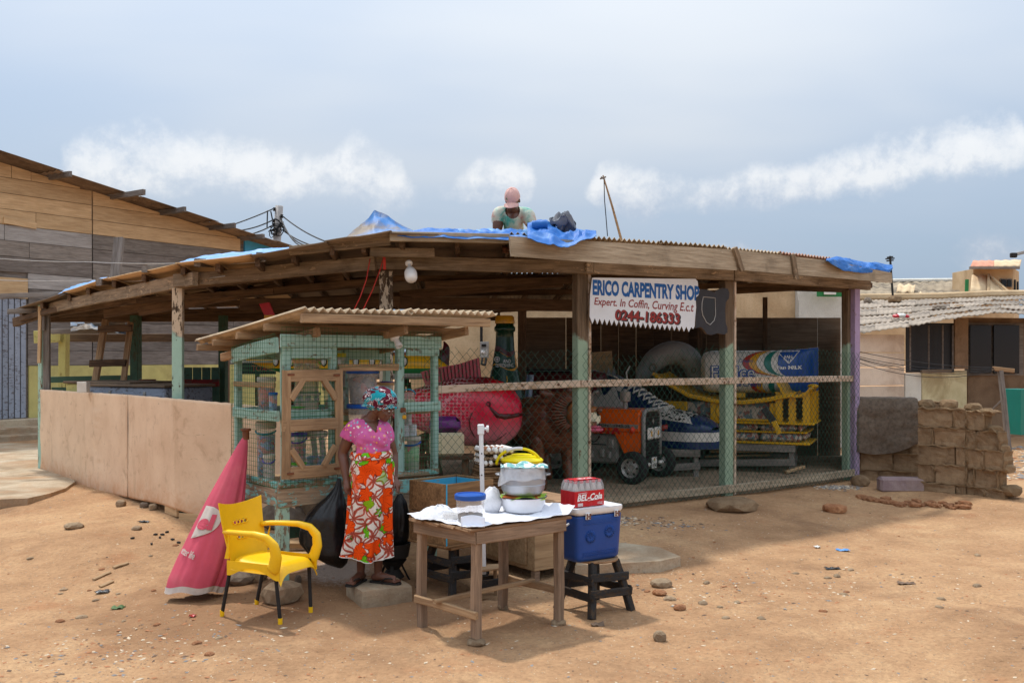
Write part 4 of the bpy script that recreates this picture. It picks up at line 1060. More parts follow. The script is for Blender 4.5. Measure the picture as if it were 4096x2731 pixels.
# front beams
zb = {0: 2.76, 1: 2.875, 2: 3.05, 3: 3.05, 4: 3.07, 5: 3.08}
fr = [V(A, zb[0]), V(PP, zb[1]), V(C, zb[2]), V(P1, zb[3]), V(P2, zb[4]), V(P3, zb[5])]
off = Vector((.05, -.085, 0))
beam('front_beam', fr[0] + off - Vector((.2, -.25, 0)), fr[1] + off + Vector((.25, -.2, .015)), .07, .155, W_beam, shed, n=6, jit=.006)
beam('front_beam', fr[1] + off - Vector((.05, 0, 0)), P(1500, 1052, 10.78), .07, .15, W_beam, shed, n=5, jit=.006)
beam('front_beam', P(1484, 1046, 10.85), fr[3] + off + Vector((.1, .06, 0)), .07, .155, W_beam, shed, n=5, jit=.005)
beam('front_beam', fr[3] + off, fr[4] + off, .07, .15, W_beam, shed, n=4); beam('front_beam', fr[4] + off + Vector((.02, .01, 0)), fr[5] + off + Vector((.3, .2, 0)), .07, .15, W_beam, shed, n=4)
for (x0, y0, x1, y1, Y0, Y1) in ((1480, 1008, 1735, 1012, 10.55, 10.75), (1560, 945, 2036, 955, 10.28, 10.6), (1160, 1004, 1560, 962, 10.5, 10.45)):
    beam('upper_beam', P(x0, y0, Y0), P(x1, y1, Y1), .06, .10, W_fascia if y0 < 960 else W_beam, shed)
# roof: eave line, sheets, rafters
E = [(60, 1240, 15.9), (250, 1176, 14.3), (430, 1118, 12.9), (700, 1062, 11.0), (1000, 1028, 10.4), (1300, 974, 10.25), (1560, 936, 10.2), (2040, 948, 10.65), (2370, 958, 11.1), (2640, 978, 11.65), (2900, 1000, 12.2), (3120, 1020, 12.95), (3320, 1044, 13.75), (3500, 1100, 14.5)]
EV = [P(*e) for e in E]
BX = np.linspace(-7.9, 5.9, len(EV)); BV = [Vector((x, 17.1, float(np.interp(x, [-8, 0, 2, 3.4, 6], [2.86, 2.92, 3.02, 3.28, 3.3])))) for x in BX]
for i in range(len(EV) - 1):
    a, b, c_, d_ = EV[i], EV[i + 1], BV[i], BV[i + 1]
    if i < 7:
        def fn(u, v, a=a, b=b, c_=c_, d_=d_, i=i):
            p = a.lerp(b, u * 1.02).lerp(c_.lerp(d_, u * 1.02), v); return p + Vector((0, 0, .02 + .012 * (i % 2) + .02 * fbm((u * 2 + i, v * 3, i), 1.2, 2)))
        mb = MB(); mb.slab(fn, 7, 12, .014); mb.obj('roof_sheet', W_ply if i in (1, 2, 3) else W_plydk, shed, 'smooth')
    else:
        up = Vector((0, 0, .03 + .012 * (i % 2))); m1 = a.lerp(c_, .45), b.lerp(d_, .45)
        corr('roof_sheet', a + up, b + (b - a) * .03 + up, m1[0] + up, m1[1] + up, M_asbpink if i > 10 else M_asb, shed, .02, .073, .007, .02, i)
        corr('roof_sheet', a.lerp(c_, .40), b.lerp(d_, .40), c_ + up, d_ + up, M_asbgrey, shed, .02, .073, .007, .02, i + 5)
for i in range(len(EV) - 1):
    for f in (.08, .55):
        a = EV[i].lerp(EV[i + 1], f); b = BV[i].lerp(BV[i + 1], f); a2 = a.lerp(b, .012 + .03 * rnd.random()) - Vector((0, 0, .055)); beam('rafter', a2, b - Vector((0, 0, .05)), .05, .09, W_in, shed, n=2)
for k, v in enumerate((.12, .34, .58, .82)):
    for i in range(0, len(EV) - 1, 2):
        j = min(i + 2, len(EV) - 1); a = EV[i].lerp(BV[i], v) - Vector((0, 0, .14)); b = EV[j].lerp(BV[j], v) - Vector((0, 0, .14)); beam('purlin', a, b, .05, .08, W_in, shed, n=2)
beam('eave_pole', P(0, 1184, 15.0), P(560, 1166, 15.6), .07, .08, W_grey, shed, jit=.008); beam('eave_pole', P(30, 1246, 15.6), P(260, 1238, 15.9), .07, .08, W_grey, shed); beam('eave_pole', P(60, 1290, 16.2), P(180, 1250, 15.7), .08, .14, W_in, shed)
for (x0, y0, x1, y1, Y0, Y1) in ((395, 1128, 560, 1120, 13.0, 14.5), (580, 1076, 760, 1078, 11.7, 13.2), (790, 1050, 960, 1060, 10.9, 12.4), (1040, 1024, 1130, 1030, 10.6, 12.0)):
    beam('rafter_end', P(x0, y0, Y0), P(x1, y1, Y1), .07, .09, W_grey, shed, jit=.008)
# fascia boards on the right with two cleats
fp = Plane((P1[0] + .16, P1[1] - .5), (P3[0] + .25, P3[1] - .45))
def fascia(pts, mat=W_fascia, th=.03):
    m = fp.M(); q = [fp.uv(*p) for p in pts]; cx = sum(a for a, b in q) / len(q); cz = sum(b for a, b in q) / len(q)
    mb = MB(); mb.prism([(a - cx, b - cz) for a, b in q], 0, th); return mb.obj('fascia_board', mat, shed, 'flat', M=m @ Matrix.Translation((cx, cz, 0)))
fascia([(2034, 946), (2400, 968), (2936, 1000), (2940, 1082), (2400, 1052), (2041, 1026)]); fascia([(2942, 1000), (3330, 1046), (3560, 1092), (3562, 1132), (3330, 1112), (2944, 1080)])
for x0, y0, x1, y1 in ((2925, 992, 2955, 1084), (3158, 1018, 3172, 1118)):
    a, b = fp.pt(x0, y0, .055), fp.pt(x1, y1, .055); beam('fascia_cleat', a, b, .07, .04, W_beam, shed, up=(.6, -1, 0))
# interior timbers
for (x0, y0, Y0, x1, y1, Y1, w, h_) in ((200, 1268, 16.4, 2000, 1262, 16.6, .08, .17), (2000, 1236, 16.7, 2920, 1186, 16.8, .07, .12), (2900, 1150, 16.8, 3360, 1144, 16.8, .07, .10), (960, 1218, 13.0, 1600, 1205, 13.4, .07, .15), (1590, 1212, 13.4, 2290, 1222, 14.4, .07, .17), (560, 1245, 14.2, 1380, 1105, 12.6, .06, .13), (1000, 1170, 13.5, 1560, 1120, 12.6, .06, .13), (1600, 1180, 13.5, 2250, 1130, 13.2, .06, .12), (1700, 1140, 12.5, 2280, 1120, 13.0, .05, .1), (420, 1255, 15.2, 1010, 1150, 13.5, .06, .13)):
    beam('tie_beam', P(x0, y0, Y0), P(x1, y1, Y1), w, h_, W_in, shed)
for (px, pt_, Y, w, m_) in ((544, 1262, 16.3, .14, W_dkgreen), (893, 1262, 16.2, .12, W_dkgreen), (2088, 1205, 14.3, .11, W_in), (3060, 1190, 16.5, .08, W_in), (1170, 1262, 16.3, .12, W_in), (2800, 1235, 16.4, .1, W_in)):
    q = P(px, pt_, Y); beam('inner_post', Vector((q.x, q.y, .2)), q, w, w, m_, shed, up=(.2, 1, 0))
# back wall: dark boards, then plywood sheets
x = .12
while x < 5.6:
    w_ = .30 if .9 < x < 3.4 else .8; x1 = min(x + w_, 5.62); mb = MB(); mb.cbox(((x1 - x) / 2, 0, 1.18), (x1 - x - (.003 if rnd.random() < .8 else .012), .022, 2.36 + rnd.uniform(-.02, .02) * (x < 3.4)), .004)
    mb.obj('wall_board', W_in if .9 < x < 3.4 else W_plydk, shed, 'flat', M=frame((x, 16.66 + rnd.uniform(-.01, .01), .32), (1, 0))); x = x1
mb = MB(); mb.cbox((1.0, 0, 1.1), (1.95, .03, 2.2), .004); mb.obj('wall_board', W_plydk, shed, 'flat', M=frame((5.1, 14.65, .33), (.28, 1)))
# left rear: green rail and low partition, green boarded gate with a red board
q0, q1 = P(202, 1518, 16.4), P(536, 1512, 16.4); beam('partition_rail', q0, q1, .05, .10, W_dkgreen, shed)
mb = MB(); mb.box(((q0.x + q1.x) / 2, 16.45, .85), (q1.x - q0.x, .03, 1.3)); mb.obj('partition_panel', W_dkgreen, shed, 'flat')
gx0, gx1 = P(735, 1470, 16.0).x, P(882, 1470, 16.0).x
for i in range(4):
    a = gx0 + (gx1 - gx0) * i / 4; w_ = (gx1 - gx0) / 4 - .012; mb = MB(); mb.cbox((0, 0, 0), (w_, .025, 1.62), .005); mb.obj('gate_board', W_dkgreen, shed, 'flat', M=Matrix.Translation((a + w_ / 2, 16.0, 1.03)))
W_redboard = wood('red_smeared_board', (120, 70, 60), (76, 52, 44), .4, paint=(128, 40, 38), cover=.5)
beam('gate_ledge', P(738, 1532, 15.95), P(876, 1532, 15.95), .03, .12, W_redboard, shed, up=(0, 0, 1)); beam('gate_brace', P(742, 1660, 15.96), P(845, 1560, 15.96), .03, .09, W_dkgreen, shed)
# plywood skirt on the left
iy = lambda px: 1 / float(np.interp(px, [160, 705, 940, 1200], [1 / 15.66, 1 / 11.17, 1 / 10.86, 1 / 10.9]))
ptop = lambda px: float(np.interp(px, [165, 520, 935, 1200], [1556, 1578, 1612, 1640])); pbot = lambda px: float(np.interp(px, [158, 280, 505, 660, 806, 930, 1200], [1872, 1943, 1985, 2017, 2066, 2098, 2105]))
def skirt_panel(x0, x1, seed):
    def fn(u, v):
        px = x0 + (x1 - x0) * u; p = P(px, pbot(px) + (ptop(px) - pbot(px)) * v, iy(px))
        if v > .999: p.z += .012 * fbm((px * .05, seed, 0), 1, 3)
        wr = .02 * fbm((u * 3 + seed, v * 2, 0), 1, 2)
        k = math.exp(-((px - (404 - 14 * v)) / 16) ** 2) if seed == 1 else 0
        wr += k * .02 * ridge((v * 14 + .8 * u, u * 3, 2), 1, 2) * (v < .82)
        return p + Vector((-.6, -.8, 0)) * (wr + .03)
    mb = MB(); mb.slab(fn, 60, 44, .012); return mb.obj('plywood_panel', M_panel, shed, 'smooth')
skirt_panel(166, 517, 1); skirt_panel(521, 935, 2); skirt_panel(938, 1190, 3)
for (x0, x1, y0, y1) in ((665, 712, 2020, 2056), (718, 930, 2052, 2098), (1000, 1180, 2092, 2120)):
    a, b = P(x0, (y0 + y1) / 2 - 6, iy(x0) - .03), P(x1, (y0 + y1) / 2 + 10, iy(x1) - .03); beam('base_board', a, b, .03, .11, W_ply, shed)
# fence: rails and chain link on the front
rl = [Vector((-.86, 10.72, 1.645)), V((P1[0], P1[1] - .085), 1.70), V((P2[0], P2[1] - .085), 1.70), V((P3[0] + .05, P3[1] - .085), 1.695)]
for a, b in zip(rl, rl[1:]): beam('fence_rail', a, b - (b - a) * .004, .035, .085, W_rail, shed, n=4)
rb_ = [V((P1[0] - 1.2, P1[1] - .5), .30), V((P1[0], P1[1] - .09), .31), V((P2[0], P2[1] - .09), .31), V((P3[0] + .1, P3[1] - .06), .31)]
for a, b in zip(rb_, rb_[1:]): beam('fence_sill', a, b - (b - a) * .004, .05, .10, W_fascia, shed, n=4, jit=.008)
def chain_link(pts, zlo, zhi, seed):
    pts = [Vector((*p, 0)) for p in pts]; L = (pts[1] - pts[0]).length; dr = (pts[1] - pts[0]).normalized(); nn = Vector((dr.y, -dr.x, 0)); w = .0445; hz_ = .052
    mb = MB(); k = 0
    while (k + 1) * w < L:
        zs = []; z = zlo + rnd.uniform(0, .01); i = 0; top_ = zhi(k * w / L) + rnd.uniform(-.035, .035)
        while z < top_:
            s = (k + ((i + k) % 2)) * w; bulge = .05 * fbm((s * 1.1 + seed, z * 1.3, seed), 1, 2)
            sag = .012 * math.sin(s * 3 + seed) * (z - zlo)
            zs.append(pts[0] + dr * (s + .006 * fbm((s, z * 4, seed))) + Vector((0, 0, z + sag)) + nn * (.05 + bulge + .003 * ((i % 2) * 2 - 1))); z += hz_; i += 1
        if len(zs) > 2: mb.tube(zs, .0029, 3, False)
        k += 1
    return mb.obj('chain_link_mesh', M_chain, shed, 'smooth', kind='stuff')
chain_link([(-.98, 10.72), (P1[0], P1[1] - .1)], .22, lambda u: 2.11, 1); chain_link([(P1[0], P1[1] - .1), (P2[0], P2[1] - .1)], .22, lambda u: 2.09 - .09 * math.sin(u * math.pi) * (1 - u) + .04 * u, 2)
chain_link([(P2[0], P2[1] - .1), (P3[0] + .12, P3[1] - .08)], .22, lambda u: 2.13, 3)

# ---------------------------------------------------------------- shop sign shaped like a saw
SP = Plane(P1, P2, .11); SM = SP.M()
sg = thing('shop_sign', 'white saw-shaped carpentry shop sign with blue and red lettering between two posts', 'sign', SP.pt(2640, 1330))
tp = [(2362, 1113), (2372, 1111), (2640, 1115), (2775, 1116), (2784, 1126), (2786, 1148), (2792, 1160), (2788, 1180), (2776, 1192), (2778, 1230), (2774, 1270), (2772, 1305), (2766, 1316)]
teeth = []
n_t = 21
for i in range(n_t):
    x0 = 2758 - (2758 - 2354) * i / n_t; xm = x0 - (2758 - 2354) / n_t * .5; teeth += [(x0, 1308 - 38 * i / n_t), (xm, 1328 - 34 * i / n_t)]
tp += teeth + [(2352, 1266), (2354, 1180)]
mb = MB(); mb.prism([SP.uv(*p) for p in tp], 0, .03, SM, 0, 1); mb.obj('blade', [M_signwhite, W_plydk], sg, 'flat')
hd_ = [(2776, 1192), (2788, 1180), (2792, 1158), (2806, 1158), (2826, 1160), (2850, 1170), (2866, 1160), (2886, 1152), (2904, 1156), (2910, 1172), (2908, 1194), (2896, 1208), (2893, 1240), (2895, 1290), (2902, 1312), (2902, 1330), (2890, 1338), (2860, 1333), (2840, 1340), (2820, 1336), (2808, 1318), (2796, 1308), (2774, 1313), (2776, 1270), (2779, 1230)]
mb = MB(); mb.prism([SP.uv(*p) for p in hd_], -.004, .034, SM, 0, 1); hdl = mb.obj('handle', [M_slate, W_plydk], sg, 'flat')
gr = [(2805, 1188), (2852, 1192), (2854, 1260), (2848, 1282), (2832, 1299), (2818, 1290), (2803, 1262), (2799, 1240), (2800, 1212)]
mb = MB(); pts = [SM @ Vector((*SP.uv(*p), .036)) for p in gr]; mb.tube(pts + pts[:1], .006, 5); mb.obj('grip_outline', M_silver, hdl)
mb = MB(); mb.prism([SP.uv(*p) for p in gr], .034, .0352, SM); mb.obj('grip_hole', M_blk, hdl, 'flat')
def sign_text(body, x0, x1, yt0, yb0, yt1, yb1, mat, lift=.0325, bold=.0, shear=0.0):
    """lettering between columns x0..x1; top and bottom rows at either end"""
    def fn(u, v):
        px = x0 + (x1 - x0) * u; py = (yb0 + (yb1 - yb0) * u) * (1 - v) + (yt0 + (yt1 - yt0) * u) * v
        a, b = SP.uv(px, py); return SM @ Vector((a, b, lift))
    mb = MB(); mb.text(body, fn, 0, bold, shear); mb.obj('lettering', mat, sg, 'flat')
sign_text('ERICO CARPENTRY SHOP', 2364, 2790, 1118, 1181, 1144, 1204, M_signblue, .0325, .045)
sign_text('Expert. In Coffin, Curving E.c.t', 2370, 2768, 1190, 1228, 1212, 1258, M_signred, .0325, .012, .2)
sign_text('0244-186333', 2456, 2717, 1240, 1284, 1256, 1302, M_blk, .0322, .055, .08); sign_text('0244-186333', 2453, 2712, 1236, 1280, 1252, 1298, M_signred, .0328, .03, .08)

# ---------------------------------------------------------------- tarpaulins on the roof
def tarp(name, fn, nu, nv, mat, label, crump=.06, seed=0.0, sc_=3.0, th=.006, fn2=None):
    def g(u, v):
        p = Vector(fn(u, v)); e = min(1, 4 * min(u, 1 - u, v, 1 - v) + .35)
        return p + Vector((.25 * fbm((u * sc_ + seed, v * sc_, 3)), .3 * fbm((u * sc_, v * sc_ + seed, 7)), ridge((u * sc_ + seed, v * sc_ * .8, seed), 1, 4))) * crump * e
    mb = MB(); mb.slab(g, nu, nv, th); return tag(mb.obj(name, mat, None, 35), label, 'tarpaulin')
def rz_(x, y):     # roof height above a ground point
    f = float(np.clip((y - 10.4) / 6.6, 0, 1)); return 3.37 - .45 * f - .04 * max(0, -x - 2) - (.0 if x < 4 else .06 * (x - 4))
bl = lambda a, b, c_, d_: (lambda u, v: a.lerp(b, u).lerp(c_.lerp(d_, u), v))
tarp('tarpaulin', bl(P(690, 1064, 11.1), P(1150, 1004, 10.45), P(760, 1036, 12.4), P(1180, 992, 12.0)), 40, 24, M_bluepale, 'faded pale blue tarpaulin lying flat on the left roof slope', .05, 1, 3)
tarp('tarpaulin', bl(P(222, 1188, 14.6), P(420, 1118, 13.4), P(260, 1160, 16), P(440, 1112, 15.5)), 24, 14, M_bluepale, 'small pale blue tarpaulin scrap at the low left end of the roof', .06, 5, 3)
def peak(u, v):
    px = 1392 + 262 * u; base = 952 - 20 * u; ht = np.interp(u, [0, .12, .28, .42, .62, .85, 1], [2, 28, 60, 104, 72, 34, 10]) * math.sin(math.pi * min(1, v * 1.15) * .5 + 0) if v < .5 else np.interp(u, [0, .12, .28, .42, .62, .85, 1], [2, 28, 60, 104, 72, 34, 10]) * max(0, 1 - (v - .5) * 1.9)
    return P(px - 10 * (1 - v), base - ht, 10.6 + 1.2 * v)
tarp('tarpaulin', peak, 46, 30, M_bluebrown, 'stained blue and brown tarpaulin heaped into a peak on the roof', .035, 2, 4)
tarp('tarpaulin', bl(P(1590, 950, 10.25), P(2110, 962, 10.55), P(1640, 926, 11.0), P(2140, 930, 11.2)), 70, 22, M_blue, 'bright blue crumpled tarpaulin along the eave below the man', .08, 3, 3.2)
tarp('tarpaulin', bl(P(1760, 950, 10.6), P(2140, 952, 10.85), P(1800, 934, 11.1), P(2140, 936, 11.2)), 64, 22, M_bluepale, 'pale blue tarpaulin folds directly in front of the man on the roof', .09, 8, 2.8)
def drape(u, v):
    px = 2110 + 275 * u; lo = np.interp(u, [0, .25, .45, .7, 1], [960, 976, 992, 978, 944]); hi = np.interp(u, [0, .2, .5, .8, 1], [900, 890, 918, 925, 930])
    return P(px, lo + (hi - lo) * v, (10.08 + .5 * u) + 1.0 * v)
tarp('tarpaulin', drape, 60, 34, M_blue, 'vivid blue tarpaulin draping over the eave right of the man', .10, 4, 2.6)
def roll(u, v):
    a = v * 2 * math.pi; return P(2128 + 62 * u, 904 - 4 * u, 10.85) + Vector((0, .05 * math.cos(a), .05 * math.sin(a)))
tarp('tarpaulin_roll', roll, 14, 14, M_blue, 'short rolled blue tarpaulin end by the man\'s left hand', .008, 6, 3)
def ball(u, v):
    a, b = u * 2 * math.pi, v * math.pi; return P(2252, 912, 11.1) + Vector((.15 * math.cos(a) * math.sin(b), .12 * math.sin(a) * math.sin(b), -.085 * math.cos(b)))
tarp('plastic_bundle', ball, 40, 24, M_darkbundle, 'crumpled grey plastic sheet bundle on the blue tarpaulin', .17, 7, 2.6)
def rdrape(u, v):
    px = 3305 + 265 * u; hi = np.interp(u, [0, .15, .5, .8, 1], [1042, 1034, 1050, 1058, 1066]); lo = np.interp(u, [0, .25, .5, .75, .9, 1], [1048, 1086, 1098, 1096, 1108, 1080])
    return P(px, lo + (hi - lo) * v, 13.05 + 1.15 * u + .5 * v * v)
tarp('tarpaulin', rdrape, 56, 30, M_blue, 'blue tarpaulin hanging over the right corner of the roof', .09, 9, 2.6)

# ---------------------------------------------------------------- lamp, cables at the corner post
lamp = thing('hanging_bulb', 'unlit white light bulb hanging from the front beam', 'light bulb', P(1645, 1140, 10.55))
q = P(1636, 1056, 10.74); ax = (P(1650, 1140, 10.5) - q).normalized(); LM = ax.to_track_quat('Z', 'Y').to_matrix().to_4x4(); LM.translation = q
mb = MB(); mb.lathe([(0, -.02), (.04, -.02), (.04, .0), (.022, .012), (.02, .05), (0, .05)], 16, LM); mb.obj('lamp_holder', M_whiteplastic, lamp)
mb = MB(); mb.lathe([(0, .05), (.024, .05), (.03, .075), (.05, .10), (.066, .14), (.068, .155)], 18, LM); mb.obj('bulb_base', M_whiteplastic, lamp)
mb = MB(); mb.lathe([(.068, .155), (.07, .19), (.068, .225), (.058, .255), (.035, .272), (0, .276)], 18, LM); mb.obj('bulb', M_bulb, lamp)
rw = thing('red_cable', 'two thin red cables hanging from the corner post to the stall roof', 'cable', P(1500, 1240, 10.6))
cable('cable', [P(1480, 1035, 10.7), P(1465, 1120, 10.6), P(1440, 1190, 10.5), P(1410, 1252, 10.2)], .006, M_redwire, rw, 0, 4); cable('cable', [P(1535, 1028, 10.75), P(1520, 1080, 10.7), P(1490, 1160, 10.6), P(1446, 1252, 10.2)], .006, M_redwire, rw, 0, 4)
mb = MB()
for k in range(3): mb.tube([P(1531 + k * 4, 1020, 10.70), P(1535 + k * 3, 1045, 10.69), P(1534 + k * 4, 1078, 10.72)], .006, 5)
mb.obj('knot', M_redwire, rw, kind='stuff')
oc = thing('overhead_cable', 'thin pale cables strung across in front of the left house', 'cable', P(300, 1100, 15))
cable('cable', [P(-60, 1030, 14.5), P(360, 1048, 14), P(840, 1050, 11.4), P(1060, 1044, 10.5)], .006, M_silver, oc, .02); cable('cable', [P(-60, 1118, 14.5), P(380, 1120, 14), P(640, 1118, 11.8), P(900, 1104, 10.9)], .006, M_silver, oc, .02)

# ---------------------------------------------------------------- things stored at the left of the shed
def chest(name, label, x0, x1, y0, y1, Y0, Y1, dep, mat, top, zbase):
    a, b = P(x0, y0, Y0), P(x1, y0, Y1); m = frame((a.x, a.y, zbase), (b.x - a.x, b.y - a.y)); L = math.hypot(b.x - a.x, b.y - a.y); hh = a.z - zbase
    o = thing(name, label, 'cupboard', M=m); mb = MB(); mb.cbox((L / 2, dep / 2, hh / 2 - .02), (L, dep, hh - .04), .015); mb.obj('carcass', mat, o, 'flat', M=m)
    mb = MB(); mb.cbox((L / 2, dep / 2, hh - .018), (L + .06, dep + .06, .036), .01); mb.obj('lid', top, o, 'flat', M=m)
    for k in (.3, .75): mb = MB(); mb.cbox((L * k, -.008, hh - .12), (.05, .02, .05), .006); mb.obj('catch', M_silver, o, 'flat', M=m)
    return o
chest('wooden_chest', 'low olive chest with worn brown lid behind the plywood skirt', 262, 520, 1523, 0, 14.6, 13.9, .8, W_yellow, W_plydk, .22)
chest('wooden_chest', 'blue-grey chest with dark lid beside the leaning ladder', 352, 660, 1534, 0, 14.0, 13.2, .85, W_bluegrey, W_plydk, .22)
tag(beam('white_block', P(316, 1548, 13.5), P(353, 1548, 13.48), .1, .15, W_white), 'small white painted block on the olive chest edge', 'block')
ld = thing('ladder', 'rough wooden ladder leaning inside the open left bay', 'ladder', P(430, 1560, 14.6))
beam('rail', P(372, 1580, 15.0), P(422, 1282, 15.6), .09, .09, W_door, ld); beam('rail', P(487, 1580, 15.0), P(522, 1292, 15.6), .08, .08, W_door, ld)
for y_, x0, x1 in ((1312, 394, 528), (1450, 360, 504)): beam('rung', P(x0, y_ + 4, 15.2), P(x1, y_, 15.2), .06, .11, W_in, ld)
sh = thing('storage_rack', 'yellow post and beams carrying rolled sheets in front of the timber house', 'rack', P(262, 1700, 17.5))
beam('post', Vector((P(252, 0, 17.6).x, 17.6, .2)), P(257, 1328, 17.6), .14, .14, W_yellow, sh, up=(.1, 1, 0)); beam('rail', P(140, 1348, 17.5), P(245, 1344, 17.5), .1, .22, W_yellow, sh); beam('shelf_beam', P(208, 1326, 17.3), P(560, 1322, 17.2), .12, .09, W_grey, sh); beam('shelf_beam', P(260, 1352, 18.0), P(900, 1350, 17.6), .14, .14, W_in, sh)
q = P(900, 1350, 17.6); beam('post', Vector((q.x, q.y, .2)), q + Vector((0, 0, .05)), .14, .14, W_in, sh)
for i in range(3): beam('stacked_board', P(300 + 30 * i, 1308 - 8 * i, 17.4), P(520, 1304 - 10 * i, 17.2), .3, .04, W_grey, sh)
def sheetpile(u, v): return P(282 + 250 * u, 1330 - 40 * v - 10 * math.sin(u * 5), 17.0 + .7 * v)
tarp('folded_sheeting', sheetpile, 40, 16, tarp_mat('torn_blue_grey_sheet', (92, 116, 140), (190, 180, 165), .5), 'torn blue-grey sheeting piled on the rack behind the ladder', .10, 11, 6)
pj = P(590, 1600, 15.3); mb = MB(); mb.lathe([(0, 0), (.16, 0), (.24, .18), (.25, .4), (.19, .62), (.12, .70), (.13, .76), (.10, .76), (0, .72)], 22, Matrix.Translation((pj.x, pj.y, .9)))
tag(mb.obj('clay_pot', M_rust), 'round brown clay pot beside the dark green post', 'pot')
tag(beam('pot_stand', Vector((pj.x, pj.y, .2)), Vector((pj.x, pj.y, .9)), .3, .3, W_in), 'rough wooden stand under the brown clay pot', 'stand')
# ---------------------------------------------------------------- carved coffins and stands inside the shed
def loft(mb, st, n=24, mi=0, power=2.0):
    """st: (x, half width, half height, z centre[, power]) along local x"""
    def fn(u, v):
        j = v * (len(st) - 1); i = min(int(j), len(st) - 2); f = j - i; f = f * f * (3 - 2 * f)
        a = [st[i][k] * (1 - f) + st[i + 1][k] * f for k in range(4)]; th = u * 2 * math.pi; c_, s_ = math.cos(th), math.sin(th); p = power
        return (a[0] if True else 0, a[1] * math.copysign(abs(c_) ** (2 / p), c_), a[3] + a[2] * math.copysign(abs(s_) ** (2 / p), s_))
    return mb.grid(fn, n, (len(st) - 1) * 4 + 1, mi, wrapu=True)


def trestle(label, pts, ztop, parent_name='wooden_trestle', zf=FLOOR, mat=W_grey, bw=.08):
    """a plain sawhorse: bar pts[0]->pts[1] with two leg pairs and a brace"""
    a, b = Vector((*pts[0], ztop - .04)), Vector((*pts[1], ztop - .04)); o = thing(parent_name, label, 'trestle', ((a.x + b.x) / 2, (a.y + b.y) / 2, zf)); d_ = (b - a).normalized(); n_ = Vector((-d_.y, d_.x, 0))
    beam('top_bar', a, b, bw, .08, mat, o)
    for f in (.1, .9):
        q = a.lerp(b, f)
        for s in (-1, 1): beam('leg', q + n_ * s * .03 - Vector((0, 0, .03)), Vector((q.x, q.y, zf)) + n_ * s * .2, .06, .06, mat, o, up=d_)
    beam('brace', Vector((*pts[0], zf + .16)) + n_ * -.16, Vector((*pts[1], zf + .16)) + n_ * -.16, .03, .09, mat, o); return o


# fish
FM = frame((-.36, 12.05, .92), (1, -.12))
fish = thing('fish_coffin', 'large crimson and pink carved fish with dorsal fin behind the fence', 'coffin', M=FM)
mb = MB(); loft(mb, [(.49, .02, .03, .38), (.47, .13, .17, .38), (.40, .22, .28, .385), (.26, .30, .39, .39), (.05, .32, .435, .41), (-.3, .31, .42, .42), (-.7, .22, .30, .44), (-1.05, .12, .17, .46), (-1.25, .05, .10, .47)], 30)
mb.obj('body', M_fish, fish, 'smooth', M=FM)
fin = [(-.72, .74), (-.06, .79), (-.02, .80), (-.05, 1.08), (-.30, 1.00), (-.60, .95), (-.78, .90)]
mb = MB(); mb.prism(fin, -.03, .03, FM @ Matrix.Rotation(R(90), 4, 'X')); fo = mb.obj('dorsal_fin', M_fin, fish, 'flat')
mb = MB()
for i in range(15):
    x = -.70 + i * .046; zt = np.interp(x, [-.78, -.3, -.05], [.90, 1.0, 1.08]) - .01; mb.tube([FM @ Vector((x, -.036, .79)), FM @ Vector((x - .02, -.036, zt))], .007, 4)
mb.obj('fin_rays', M_maroon, fo, kind='stuff')
mb = MB(); mb.prism([(-1.2, .42), (-1.2, .52), (-1.6, .85), (-1.5, .47), (-1.6, .1)], -.03, .03, FM @ Matrix.Rotation(R(90), 4, 'X')); mb.obj('tail_fin', M_fin, fish, 'flat')
ep = FM @ Vector((.02, -.205, .70)); mb = MB(); mb.ell(ep, (.05, .03, .06), 16, 10); ey_ = mb.obj('eye', M_fishpink, fish, 'smooth')
mb = MB(); mb.ell(ep + Vector((.005, -.012, 0)), (.036, .026, .045), 16, 10); mb.obj('iris', M_packblue, ey_, 'smooth'); mb = MB(); mb.ell(ep + Vector((.008, -.024, 0)), (.018, .018, .024), 12, 8); mb.obj('pupil', M_blk, ey_, 'smooth')
mb = MB(); mb.tube([FM @ Vector(p) for p in ((.12, -.31, .50), (.16, -.30, .45), (.22, -.29, .385), (.30, -.255, .37), (.38, -.21, .375), (.45, -.145, .385), (.487, -.05, .39))], [.006, .02, .035, .042, .034, .028, .02], 8); mb.obj('mouth', M_maroon, fish, 'smooth')
pts = [FM @ Vector((.115 + .028 * math.cos(a) * (1 - a / 16), -.318, .525 + .028 * math.sin(a) * (1 - a / 16))) for a in np.linspace(-1, 8, 20)]; mb = MB(); mb.tube(pts, .005, 4); mb.obj('mouth_curl', M_maroon, fish, 'smooth')
for k in range(4): mb = MB(); mb.tube([FM @ Vector((.42 - .05 * k, -.15 - .03 * k, .25 - .04 * k)), FM @ Vector((.36 - .06 * k, -.17 - .02 * k, .17 - .035 * k)), FM @ Vector((.26 - .06 * k, -.165, .09 - .01 * k))], .005, 4); mb.obj('throat_line', M_maroon, fish, 'smooth')
mb = MB(); mb.tube([FM @ Vector(p) for p in ((-.08, -.318, .42), (-.12, -.315, .33), (-.11, -.30, .22), (-.06, -.26, .12))], .007, 5); mb.obj('gill_line', M_maroon, fish, 'smooth')
mb = MB(); mb.ell(FM @ Vector((-.45, -.33, .28)), (.16, .035, .10), 16, 10); mb.obj('pectoral_fin', M_fishpink, fish, 'smooth')
trestle('dark sawhorse carrying the front of the red fish', ((-.35, 11.85), (-.3, 12.35)), .96, mat=W_in); trestle('dark sawhorse carrying the tail of the red fish', ((-1.1, 11.95), (-1.05, 12.4)), 1.06, mat=W_in)
